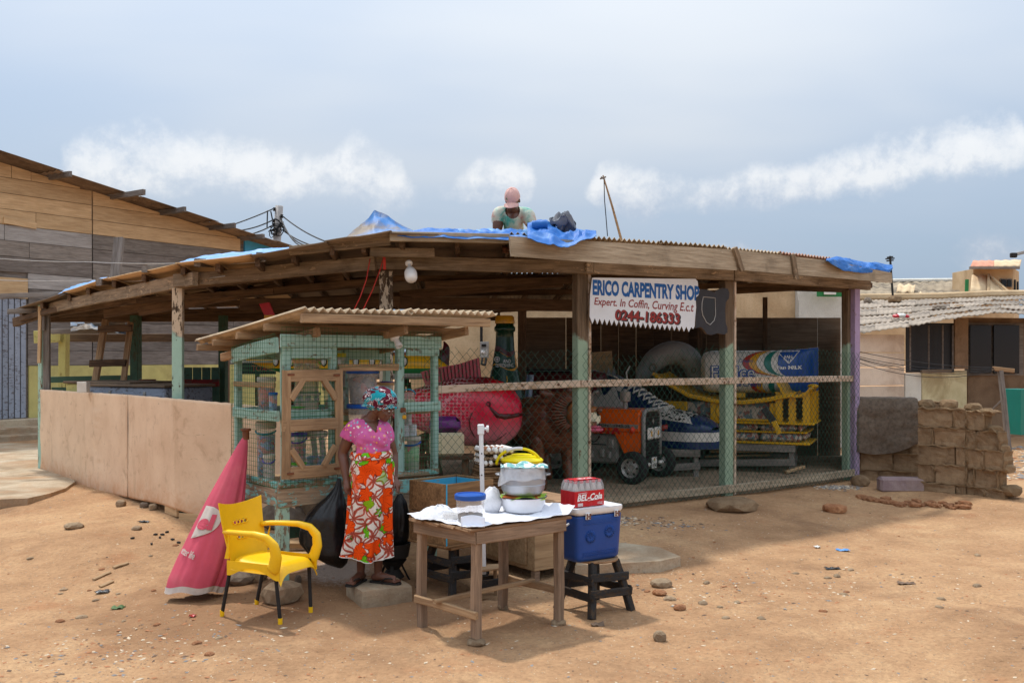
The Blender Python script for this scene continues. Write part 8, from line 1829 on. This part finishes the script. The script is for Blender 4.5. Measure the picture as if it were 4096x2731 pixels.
chain(mb, [(HD @ Vector((.085, 0, .010)), .009), (HD @ Vector((.100, 0, -.018)), .013), (HD @ Vector((.094, 0, -.030)), .015)], 10, 3); E3((.092, .011, -.031), (.011, .010, .009), 10); E3((.092, -.011, -.031), (.011, .010, .009), 10); E3((.086, 0, -.055), (.014, .024, .008), 12); E3((.084, 0, -.066), (.013, .022, .008), 12)
for s in (-1, 1): E3((-.004, s * .077, -.018), (.018, .010, .030), 12)
# arms
sh_r, el_r, wr_r = P(1410, 1714, Y0 + .02), P(1371, 1812, Y0 + .05), P(1385, 1918, Y0 - .02); chain(mb, [(P(1445, 1702, Y0 + .02), .055), (sh_r, .056), (sh_r.lerp(el_r, .5), .052), (el_r, .042), (el_r.lerp(wr_r, .35), .042), (wr_r, .027)], 16)
hand(mb, wr_r, P(1390, 1950, Y0 - .04), Vector((-.75, -.65, 0)).normalized() * -1, Vector((.35, .2, 0)))
sh_l, el_l, wr_l = P(1540, 1718, Y0 + .05), P(1572, 1815, Y0 + .12), P(1578, 1912, Y0 + .05); chain(mb, [(P(1518, 1706, Y0 + .03), .054), (sh_l, .053), (sh_l.lerp(el_l, .5), .050), (el_l, .041), (el_l.lerp(wr_l, .35), .041), (wr_l, .027)], 16)
hand(mb, wr_l, P(1590, 1942, Y0 + .02), Vector((-.3, -.95, 0)).normalized(), Vector((-.3, -.1, 0)), 1.0, Vector((-.4, -.6, 0)))
# legs and feet
zf = BTOP + .014
def leg(hip, knee, ankle, fdir):
    an = Vector(ankle); f = Vector((*fdir, 0)).normalized(); sd_ = Vector((-f.y, f.x, 0)); chain(mb, [(hip, .085), (hip.lerp(knee, .5), .074), (knee, .055), (knee.lerp(an, .35), .052), (knee.lerp(an, .75), .037), (an, .033)], 16)
    base = Vector((an.x, an.y, zf)); chain(mb, [(base - f * .035 + Vector((0, 0, .030)), .030), (base + f * .03 + Vector((0, 0, .042)), (.036, .034)), (base + f * .10 + Vector((0, 0, .024)), (.040, .022)), (base + f * .155 + Vector((0, 0, .016)), (.042, .015))], 14, 4); chain(mb, [(an, .033), (base + Vector((0, 0, .04)), .034)], 12, 2)
    for k in range(5): o_ = -.034 + .017 * k; r_ = .0125 if k == (0 if sd_.x * 0 + 1 and False else 4) else .0095; chain(mb, [(base + f * .155 + sd_ * o_ + Vector((0, 0, .013)), r_), (base + f * (.195 - .005 * abs(k - 3)) + sd_ * o_ * 1.05 + Vector((0, 0, .010)), r_ * .9)], 8, 2)
FA, FB = (-.35, -.94), (.93, -.36); anA, anB = P(1443, 2285, Y0 + .06), P(1512, 2287, Y0 + .03)
leg(P(1455, 1910, Y0), P(1450, 2110, Y0 + .0), anA, FA); leg(P(1520, 1910, Y0), P(1518, 2110, Y0 + .0), anB, FB)
mb = remesh(mb, .0058, 5); body = mb.obj('body', M_skin, w, 'smooth')
for s in (-1, 1):
    mb = MB(); mb.ell((0, 0, 0), (.010, .013, .006), 12, 8, HD @ Matrix.Translation((.088, s * .031, .002))); eo = mb.obj('eye', M_wht, w, 'smooth'); mb = MB(); mb.ell((0, 0, 0), (.006, .007, .006), 10, 8, HD @ Matrix.Translation((.0935, s * .031, .000))); mb.obj('iris', M_blk, eo, 'smooth')
    mb = MB(); mb.tube([HD @ Vector((.090, s * (.015 + .036 * q), .018 + .006 * math.sin(q * 3))) for q in (0, .5, 1)], .004, 5); mb.obj('eyebrow', M_hair, w, 'smooth')
# blouse: inflated torso with sleeves, neckline cut open
mb = MB(); g_ = .016
chain(mb, [(P(1486, 1880, Y0), (.158, .125)), (P(1487, 1830, Y0), (.152 + .004, .126)), (P(1489, 1785, Y0), (.150, .126)), (P(1484, 1735, Y0 + .01), (.150, .118)), (P(1478, 1706, Y0 + .02), (.135, .098)), (P(1478, 1688, Y0 + .03), (.095, .076))], 24)
mb.ell(P(1456, 1758, Y0 - .085), (.070, .052, .068), 18, 12); mb.ell(P(1522, 1758, Y0 - .085), (.068, .052, .068), 18, 12)
chain(mb, [(P(1445, 1700, Y0 + .02), .066), (P(1415, 1712, Y0 + .02), .068), (P(1392, 1748, Y0 + .03), .074)], 18); chain(mb, [(P(1518, 1706, Y0 + .03), .064), (P(1540, 1718, Y0 + .05), .064), (P(1550, 1748, Y0 + .06), .062)], 18)
mb = remesh(mb, .009, 5)
def pxy(v): return 2048 + v[0] / v[1] * F, HZ + (H - v[2]) / v[1] * F
kf = []
slv = (P(1392, 1742, Y0) - P(1410, 1707, Y0)).normalized()
for f in mb.f:
    c = Vector((0, 0, 0))
    for i in f: c += Vector(mb.v[i])
    c /= len(f); px, py = pxy(c); front = c.y < Y0 + .03
    vcut = front and py < 1660 + (px - 1436) * 1.06 and py < 1728 - (px - 1504) * 4.0 and px > 1425
    top_cut = py < 1676 and 1432 < px < 1520
    end_l = (c - P(1392, 1742, Y0 + .03)).dot(slv) > .028 and px < 1425
    if not (vcut or top_cut or end_l): kf.append(f)
mb.f = kf; mb.m = [0] * len(kf)
for i, v in enumerate(mb.v):
    v = Vector(v); k = fbm(v, 11, 2) * .006 + .004 * math.sin(v.z * 55 + v.x * 30) * (v.z < 1.33); mb.v[i] = tuple(v + Vector((0, -1, 0)) * k)
mb.obj('blouse', M_blouse, w, 'smooth')
# wrap skirt with folds
rows_s = [(1806, 1488, .146, .122), (1822, 1487, .160, .134), (1850, 1487, .174, .142), (1900, 1487, .181, .146), (1980, 1484, .178, .145), (2080, 1478, .178, .145), (2160, 1472, .188, .150), (2224, 1467, .200, .158)]
NU, NV = 120, 60
def skirt(u, v):
    a = 6.2832 * u; py = rows_s[0][0] + (rows_s[-1][0] - rows_s[0][0]) * v; g = lambda k: float(np.interp(py, [r[0] for r in rows_s], [r[k] for r in rows_s])); q = P(g(1), py, Y0)
    amp = .006 + .045 * max(0, v) ** 1.2; fold = amp * (math.sin(6 * a + 3.0 * v + 1) * .6 + math.sin(11 * a - 2 * v) * .3) + .010 * math.sin(23 * a + 6 * v) * v * .5
    knot = .030 * math.exp(-((a - R(262) - .25 * (v - .1)) / .22) ** 2) * math.exp(-((v - .09) / .10) ** 2); diag = .012 * math.sin(9 * (v * 3 + math.cos(a - R(250)) * .6)) * math.exp(-(v / .22) ** 2)
    k = 1 + (fold + knot + diag) / .17; lift = .02 * math.sin(2 * a + 1) * v ** 4
    return q + Vector((g(2) * k * math.cos(a), g(3) * k * math.sin(a), lift))
mb = MB(); mb.grid(skirt, NU, NV, wrapu=True); sk_o = mb.obj('wrap_skirt', M_skirt, w, 'smooth'); me = sk_o.data; uvl = me.uv_layers.new(name='UVMap'); arr = []
for p in me.polygons:
    ids = [me.loops[l].vertex_index for l in p.loop_indices]; us = [i % NU for i in ids]; wrap = max(us) - min(us) > 2
    for i in ids: uu = i % NU; uu = uu + NU if (wrap and uu < NU / 2) else uu; arr += [uu / NU * 1.12, -(i // NU) / (NV - 1) * .87]
uvl.data.foreach_set('uv', arr)
mb = MB(); mb.tube([skirt(i / 90, 1) + Vector((0, 0, .002)) for i in range(91)], .004, 5, False); mb.obj('hem', M_wht, w, 'smooth')
mb = MB(); mb.grid(lambda u, v: skirt(u, -.012 + .07 * v) + (skirt(u, .03) - P(1487, 1822, Y0)).normalized() * (.012 + .010 * math.sin(v * 3.1)) + Vector((0, 0, .012 * math.sin(6.28 * u + 1))), NU, 8, wrapu=True); wb = mb.obj('waist_wrap', M_skirt, w, 'smooth'); me = wb.data; uvl = me.uv_layers.new(name='UVMap'); uvl.data.foreach_set('uv', [c for l in me.loops for c in ((l.vertex_index % NU) / NU * 1.12 + .3, (l.vertex_index // NU) * .012 + .21)])
# headscarf
def bon(u, v):
    a, b = 6.2832 * u, math.pi * v; q = Vector((.150 * math.sin(b) * math.cos(a), .125 * math.sin(b) * math.sin(a), -.108 * math.cos(b)))
    q *= 1 + .03 * fbm(q + Vector((3, 1, 2)), 12, 2) + .02 * math.sin(14 * a) * (v < .3); return HD @ (Vector((-.035, 0, .062)) + Matrix.Rotation(R(-14), 3, 'Y') @ q)
mb = MB(); mb.grid(bon, 60, 30, wrapu=True); bo_ = mb.obj('headscarf', M_bonnet, w, 'smooth')
mb = MB(); mb.grid(lambda u, v: HD @ (Vector((-.022, 0, .018)) + Matrix.Rotation(R(-14), 3, 'Y') @ Vector(((.116 + .030 * v + .012 * math.sin(20 * 6.28 * u) * v) * math.cos(6.2832 * u), (.096 + .028 * v + .012 * math.sin(20 * 6.28 * u) * v) * math.sin(6.2832 * u), .014 - .030 * v + .008 * math.sin(17 * 6.28 * u) * v))), 150, 6, wrapu=True); mb.obj('headscarf_frill', M_bonnet, bo_, 'smooth')
for an, f in ((anA, FA), (anB, FB)):
    f = Vector((*f, 0)).normalized(); sd_ = Vector((-f.y, f.x, 0)); base = Vector((an.x, an.y, BTOP)); ol = [(-.075, .0), (-.065, .026), (-.03, .034), (.04, .034), (.11, .046), (.17, .046), (.205, .03), (.215, .0)]; ol = ol + [(x, -y) for x, y in ol[-2:0:-1]]
    m = Matrix((f, sd_, Vector((0, 0, 1)))).transposed().to_4x4(); m.translation = base; mb = MB(); mb.prism(ol, .0, .014); so2 = mb.obj('sandal', M_sandal, w, 35, M=m); mb = MB()
    for s in (-1, 1): mb.tube([m @ Vector(p) for p in ((.165, .004, .024), (.13, s * .022, .050), (.09, s * .036, .048), (.045, s * .040, .016))], (.006), 6)
    mb.obj('sandal_strap', M_sandal, so2, 'smooth', kind='stuff')

# ---------------------------------------------------------------- man kneeling on the roof
Ym = 11.62; mn = thing('person', 'man in faded pink cap and torn tie-dye shirt crouching on the shed roof', 'person', (.02, 12.1, 3.25)); mb = MB()
chain(mb, [(P(2052, 862, Ym + .02), (.16, .10)), (P(2054, 905, Ym + .14), (.165, .11)), (P(2056, 950, Ym + .45), (.15, .12)), (P(2056, 985, Ym + .68), (.16, .13))], 20); chain(mb, [(P(2053, 852, Ym), .07), (P(2050, 835, Ym - .08), .062), (P(2048, 822, Ym - .12), .06)], 14)
mf = Vector((-.16, -.74, -.66)).normalized(); ml = Vector((0, 0, 1)).cross(mf).normalized(); mu = mf.cross(ml); MD = Matrix((mf, ml, mu)).transposed().to_4x4(); MD.translation = P(2050, 800, Ym - .18)
E4 = lambda c, r, n=16: mb.ell((0, 0, 0), r, n, 12, MD @ Matrix.Translation(c))
E4((-.01, 0, .02), (.10, .078, .105)); E4((.045, 0, -.055), (.055, .056, .058)); E4((.068, 0, -.095), (.026, .03, .022)); E4((.068, 0, .012), (.032, .056, .02)); E4((.100, 0, -.025), (.018, .018, .022)); E4((.09, 0, -.060), (.014, .028, .008)); E4((.086, 0, -.073), (.014, .025, .008)); E4((.058, .035, -.03), (.03, .024, .026)); E4((.058, -.035, -.03), (.03, .024, .026))
for s in (-1, 1): E4((-.004, s * .08, -.015), (.02, .012, .032), 12)
chain(mb, [(P(1998, 858, Ym), .075), (P(1992, 895, Ym - .02), .066), (P(1990, 935, Ym - .05), .050), (P(2000, 962, Ym - .16), .045), (P(2014, 985, Ym - .36), .030)], 14); hand(mb, P(2014, 985, Ym - .36), P(2020, 998, Ym - .43), Vector((1, 0, 0)), Vector((0, .1, -.4)))
chain(mb, [(P(2112, 862, Ym), .072), (P(2124, 895, Ym - .03), .064), (P(2132, 922, Ym - .10), .048), (P(2128, 930, Ym - .25), .040), (P(2124, 925, Ym - .38), .028)], 14); hand(mb, P(2124, 925, Ym - .38), P(2122, 922, Ym - .46), Vector((-1, 0, 0)), Vector((0, -.1, -.5)))
for s in (-1, 1): hx = 2056 + 32 * s; zr = 3.29; k_ = P(hx, 0, Ym + .25); chain(mb, [(P(hx - 8 * s, 982, Ym + .66), .10), (Vector((k_.x, k_.y, zr + .10)), .07), (Vector((k_.x, k_.y + .05, zr + .055)), .055), (Vector((k_.x, k_.y + .45, zr + .03)), .045), (Vector((k_.x, k_.y + .52, zr + .02)), .035)], 14)
mb = remesh(mb, .0075, 5); mb.obj('body', M_skin, mn, 'smooth')
mb = MB(); chain(mb, [(P(2052, 856, Ym + .02), (.172, .112)), (P(2054, 905, Ym + .13), (.182, .122)), (P(2056, 952, Ym + .45), (.168, .136)), (P(2056, 985, Ym + .66), (.172, .142))], 22); chain(mb, [(P(2020, 852, Ym + .02), .085), (P(1999, 858, Ym), .092), (P(1992, 880, Ym - .01), .082)], 16); chain(mb, [(P(2086, 854, Ym + .02), .085), (P(2110, 862, Ym), .090), (P(2120, 884, Ym - .02), .080)], 16); mb = remesh(mb, .011, 4)
kf = []
for f in mb.f:
    c = Vector((0, 0, 0))
    for i in f: c += Vector(mb.v[i])
    c /= len(f); px, py = pxy(c); nk = ((px - 2050) / 30) ** 2 + ((py - 842) / 32) ** 2 < 1 and c.y < Ym + .06; cutl = py > 888 + 6 * math.sin(px * 1.3) and px < 2006 and c.y < Ym + .08; cutr = py > 892 + 6 * math.sin(px * 1.7) and px > 2108 and c.y < Ym + .08
    if not (nk or cutl or cutr): kf.append(f)
mb.f = kf; mb.m = [0] * len(kf)
for i, v in enumerate(mb.v): v = Vector(v); mb.v[i] = tuple(v + Vector((0, -1, .2)) * (fbm(v, 9, 3) * .02))
mb.obj('shirt', M_shirt, mn, 'smooth')
mb = MB(); mb.grid(lambda u, v: MD @ (Vector((-.012, 0, .022)) + Vector((.116 * math.cos(6.2832 * u) * math.sin(math.pi * .5 * (v + .02)), .092 * math.sin(6.2832 * u) * math.sin(math.pi * .5 * (v + .02)), .125 * math.cos(math.pi * .5 * v) + .003 * math.sin(6 * 6.28 * u)))), 36, 14, wrapu=True); cp_ = mb.obj('cap', M_cap, mn, 'smooth')
mb = MB(); mb.slab(lambda u, v: MD @ Vector((.075 + .085 * v * math.sin(math.pi * (.12 + .76 * u)) + .028 * math.sin(math.pi * u), (u - .5) * .17, .028 - .022 * v - .035 * (2 * u - 1) ** 2)), 16, 8, .004); mb.obj('cap_peak', M_cap, cp_, 'smooth'); mb = MB(); mb.text('R', lambda u, v: MD @ Vector((.090, -.052 + .016 * u, .058 + .03 * v)), 0, .04); mb.obj('embroidery', M_green, cp_, 'flat')
trs = plain('dark_trousers', (52, 50, 56), .9, .3, 8, .3); mb = MB()
for s in (-1, 1): hx = 2056 + 32 * s; k_ = P(hx, 0, Ym + .25); chain(mb, [(P(hx - 10 * s, 984, Ym + .68), .125), (Vector((k_.x, k_.y, 3.40)), .088), (Vector((k_.x, k_.y + .06, 3.35)), .07), (Vector((k_.x, k_.y + .38, 3.33)), .06)], 14)
mb = remesh(mb, .012, 4); mb.obj('trousers', trs, mn, 'smooth')

# ---------------------------------------------------------------- stones, rubble and litter on the ground
def on_ground(px, py):
    z = 0.0
    for _ in range(6): Y = (H - z) * F / (py - HZ); q = P(px, py, Y); z = gz(q.x, q.y)
    return Vector((q.x, q.y, z))
NAMED = [(1118, 2112, 150, .20, M_darkstone, 'big dark boulder under the stall behind its front leg'), (1122, 2412, 125, .13, M_stone, 'rounded stone under the front leg of the stall'), (960, 2330, 130, .07, M_darkstone, 'flat dark stone beside the foot of the red parasol'), (2520, 2285, 88, .07, M_stone, 'large tan stone at the corner of the concrete slab'), (2648, 2348, 76, .05, M_stone, 'flat white-grey stone in front of the concrete slab'), (2640, 2380, 50, .03, M_redstone, 'low red stone in front of the flat white-grey one'),
         (2640, 2562, 42, .05, M_stone, 'single brown stone on bare sand at lower right'), (2940, 2040, 175, .11, M_block, 'lump of crumbling mortar beside the middle fence post'), (3445, 1942, 62, .11, M_block, 'broken brick at the foot of the purple post'), (3345, 2050, 75, .08, M_redstone, 'orange rubble lump in the shadow edge at right'), (290, 2115, 60, .05, M_stone, 'grey stone on the dirt left of the parasol'), (480, 2025, 34, .06, M_stone, 'pale angular stone at the base of the plywood skirt'), (575, 2030, 30, .05, M_darkstone, 'grey stone lying right of the pale one by the plywood skirt'), (610, 2040, 26, .06, M_stone, 'upright tan stone where the plywood skirt meets the earth'), (545, 2118, 34, .03, M_stone, 'small flat tan stone on darker soil by the parasol'), (2560, 2215, 64, .03, M_redstone, 'yellowish flat stone behind the cooler'), (2720, 2438, 40, .03, M_redstone, 'brownish flat stone in the middle of the sunlit dirt'), (1030, 2325, 60, .06, M_stone, 'squared tan stone behind the yellow chair'), (1190, 2330, 24, .05, M_darkstone, 'small dark stone near the ash patch')]
for i, (px, py, wpx, h_, m_, lab) in enumerate(NAMED):
    q = on_ground(px, py); wm = wpx / F * q.y; tag(rock('stone', (q.x, q.y + wm * .25, q.z - h_ * .15), (wm * 1.25, wm * 1.0, h_ * 1.5), m_, seed=i * 1.3, rz=i), lab, 'stone')
q = on_ground(3615, 1962); m = frame((q.x, q.y + .1, q.z - .02), (1, -.08)); mb = MB(); mb.cbox((0, 0, .10), (.60, .22, .20), .03); tag(mb.obj('painted_block', M_pink, None, 'flat', M=m), 'mauve painted block lying at the foot of the ruined wall', 'block')
q0, q1 = on_ground(3445, 1995), on_ground(3860, 2015); rub = thing('brick_footing', 'line of crumbled orange brick footing in the dirt at right', 'footing', (q0 + q1) / 2)
for k in range(56): f = k / 55; p = q0.lerp(q1, f) + Vector((rnd.uniform(-.05, .05), rnd.uniform(-.16, .16), 0)); s_ = rnd.uniform(.05, .12); rock('brick', (p.x, p.y, gz(p.x, p.y) - .01), (s_ * 1.5, s_, s_ * .6), M_redstone, rub, seed=k, rz=rnd.uniform(0, 3), sub=1)
LOOSE = 'loose fist-sized stone lying scattered on the sandy dirt'
for k in range(46):
    px, py = (rnd.uniform(2550, 3950), rnd.uniform(2130, 2480)) if k < 26 else (rnd.uniform(120, 900), rnd.uniform(2180, 2620))
    q = on_ground(px, py); s_ = rnd.uniform(.025, .06) * (1 if rnd.random() < .85 else 1.5); tag(rock('loose_stone', (q.x, q.y, q.z - s_ * .25), (s_ * 1.3, s_, s_ * .55), rnd.choice((M_stone, M_stone, M_redstone, M_stone)), seed=k + 40, rz=rnd.uniform(0, 6)), LOOSE, 'stone', 'loose stones scattered on the dirt')
# fine gravel: thousands of chips in one mass
def chips(name, n, sampler, smin, smax, mats, seed):
    rg = np.random.default_rng(seed); V_, F_, M__ = [], [], []
    base = np.array([(1, 0, 0), (-1, 0, 0), (0, 1, 0), (0, -1, 0), (0, 0, 1), (0, 0, -1)], float); fc = [(0, 2, 4), (2, 1, 4), (1, 3, 4), (3, 0, 4), (2, 0, 5), (1, 2, 5), (3, 1, 5), (0, 3, 5)]
    xy = sampler(rg, n); z = ground_np(xy[:, 0], xy[:, 1]); s = smin + (smax - smin) * rg.random(n) ** 3
    for i in range(n):
        v = base * (1 + .5 * (rg.random((6, 1)) - .5)) * np.array([s[i] * (1 + rg.random()), s[i], s[i] * .45]); a = rg.random() * 6.28; c, sn = math.cos(a), math.sin(a); tl = (rg.random() - .5) * .8
        v = v + np.array([0, 0, 0]); v[:, 2] += v[:, 0] * tl * .4; x = v[:, 0] * c - v[:, 1] * sn; y = v[:, 0] * sn + v[:, 1] * c
        b = i * 6; V_ += list(zip((x + xy[i, 0]).tolist(), (y + xy[i, 1]).tolist(), (v[:, 2] + z[i] + s[i] * .12).tolist())); F_ += [(b + p, b + q_, b + r) for p, q_, r in fc]; M__ += [int(rg.integers(len(mats)))] * 8
    mb = MB(); mb.v, mb.f, mb.m = V_, F_, M__; return mb.obj(name, mats, None, 'flat', kind='stuff', center=False)
M_chipw = plain('pale_chip', (214, 194, 166), .9, .2, 30, 0); M_chipb = plain('blue_grey_chip', (142, 138, 134), .9, .2, 30, 0); M_chipd = plain('dark_chip', (120, 98, 80), .9, .2, 30, 0); M_chipr = plain('rust_chip', (178, 122, 84), .9, .2, 30, 0)
def spread(rg, n):
    Y = 5.6 + 9.5 * rg.random(n) ** 1.4; x = (rg.random(n) * 1.1 - .55) * 1.05 * Y; k = (y_in(x, Y)); Y = np.where(k, 6 + rg.random(n) * 3, Y); return np.stack([x, Y], 1)
def y_in(x, y): return y > np.interp(x, [-9, -7.5, -3.9, -1.4, .8, 2.8, 5, 7.2, 30], [15.6, 15.6, 11.2, 10.6, 11.3, 12.6, 14.2, 12.7, 14])
def patch(cx, cy, rx, ry): return lambda rg, n: np.stack([cx + rx * rg.normal(size=n) * .5, cy + ry * rg.normal(size=n) * .5], 1)
mx = [M_chipw, M_chipb, M_chipd, M_chipr, M_chipr, M_chipw]
o = chips('gravel', 4200, spread, .003, .013, mx, 1); tag(o, 'fine stone chips scattered over the dirt', 'gravel')
o = chips('gravel', 900, patch(-2.7, 6.85, 1.5, .8), .003, .017, [M_chipb, M_chipw, M_chipd, M_chipr, M_chipr], 2); tag(o, 'dense blue-grey chips along the foot of the mound at left', 'gravel')
o = chips('gravel', 900, patch(2.0, 8.5, 2.2, 1.0), .003, .017, mx, 3); tag(o, 'dense tan chips on the dirt right of the stool', 'gravel')
o = chips('gravel', 500, patch(1.3, 10.9, .8, .25), .005, .025, [M_chipb, M_chipd, M_chipw], 4); tag(o, 'grey chips along the foot of the chain link fence', 'gravel')
o = chips('gravel', 420, patch(4.55, 13.6, .28, .16), .008, .026, [M_chipb, M_chipb, M_chipw], 5); tag(o, 'small heap of grey gravel near the purple post', 'gravel')
o = chips('gravel', 1400, lambda rg, n: np.stack([7.3 + rg.random(n) * 3.5, 13.5 + rg.random(n) * 6], 1), .015, .06, [M_chipw, M_chipw, M_chipb, M_chipr], 6); tag(o, 'pale rubble chips covering the ground beyond the ruined wall', 'gravel')
# litter
def litter(px, py, sx_, sy_, mat, name, label, cat, seed):
    q = on_ground(px, py); mb = MB(); mb.slab(lambda u, v: Vector((q.x + (u - .5) * sx_ + .01 * fbm((u * 4, v * 4, seed)), q.y + (v - .5) * sy_, q.z + .012 + .03 * max(-.2, fbm((u * 3 + seed, v * 3, seed), 1.2, 3)))), 12, 9, .002); return tag(mb.obj(name, mat, None, 35), label, cat)
M_leaf = plain('green_leaf', (84, 110, 62), .7, .3, 12, .2)
litter(3372, 2202, .13, .07, M_bluepale, 'plastic_sachet', 'crushed pale blue plastic sachet on the sunlit dirt', 'sachet', 1); litter(3268, 2190, .06, .06, M_wht, 'paper_scrap', 'crumpled white paper scrap left of the blue sachet', 'paper', 2); litter(472, 2432, .10, .08, M_leaf, 'leaf', 'crumpled green leaf on the mound at left', 'leaf', 3); litter(412, 2370, .12, .08, M_black, 'plastic_scrap', 'black plastic scrap above the green leaf', 'plastic scrap', 4); litter(575, 2088, .12, .06, M_black, 'plastic_scrap', 'black plastic scrap on the soil near the plywood skirt', 'plastic scrap', 5); litter(3330, 2275, .14, .07, M_black, 'plastic_scrap', 'black burnt scrap in the middle of the sunlit dirt', 'plastic scrap', 6); litter(770, 2466, .05, .04, M_redstripe, 'paper_scrap', 'tiny red and white paper scrap in front of the parasol', 'paper', 7); litter(2390, 2500, .10, .08, M_chipd, 'twig_clump', 'small dark clump of chaff beside the stool shadow', 'rubbish', 8); litter(3625, 2335, .15, .06, M_chipd, 'twig_clump', 'dark clump of twigs on the sunlit dirt at right', 'rubbish', 9)
for k, (px, py) in enumerate(((650, 2140), (668, 2130), (640, 2152), (690, 2160), (530, 2155), (606, 2178), (715, 2172), (622, 2140))): q = on_ground(px, py); tag(rock('charcoal_piece', (q.x, q.y, q.z), (.05, .025, .025), M_charcoal, seed=k, rz=k, sub=1), 'small black charcoal piece by the ash left of the parasol', 'charcoal', 'charcoal pieces left of the parasol')
for k, (x0, y0, x1, y1, lab) in enumerate(((375, 2322, 440, 2292, 'splintered pale wood strip lying on the mound at left'), (455, 2272, 512, 2255, 'short pale wood lath behind the splintered strip'), (400, 2350, 452, 2328, 'bark-like wood sliver beside the green leaf'))): a, b = on_ground(x0, y0), on_ground(x1, y1); tag(beam('wood_strip', a + Vector((0, 0, .012)), b + Vector((0, 0, .012)), .04, .018, W_bench), lab, 'wood strip')
for k, (x0, y0, x1, y1, Y_, lab) in enumerate(((1135, 2068, 1330, 2090, 9.4, 'pale plank lying under the stall, upper one'), (1150, 2110, 1320, 2118, 9.3, 'pale plank lying under the stall, lower one'))): a, b = P(x0, y0, Y_), P(x1, y1, Y_); a.z = gz(a.x, a.y) + .05 + .06 * (1 - k); b.z = a.z; tag(beam('plank', a, b, .16, .05, W_ply), lab, 'plank')
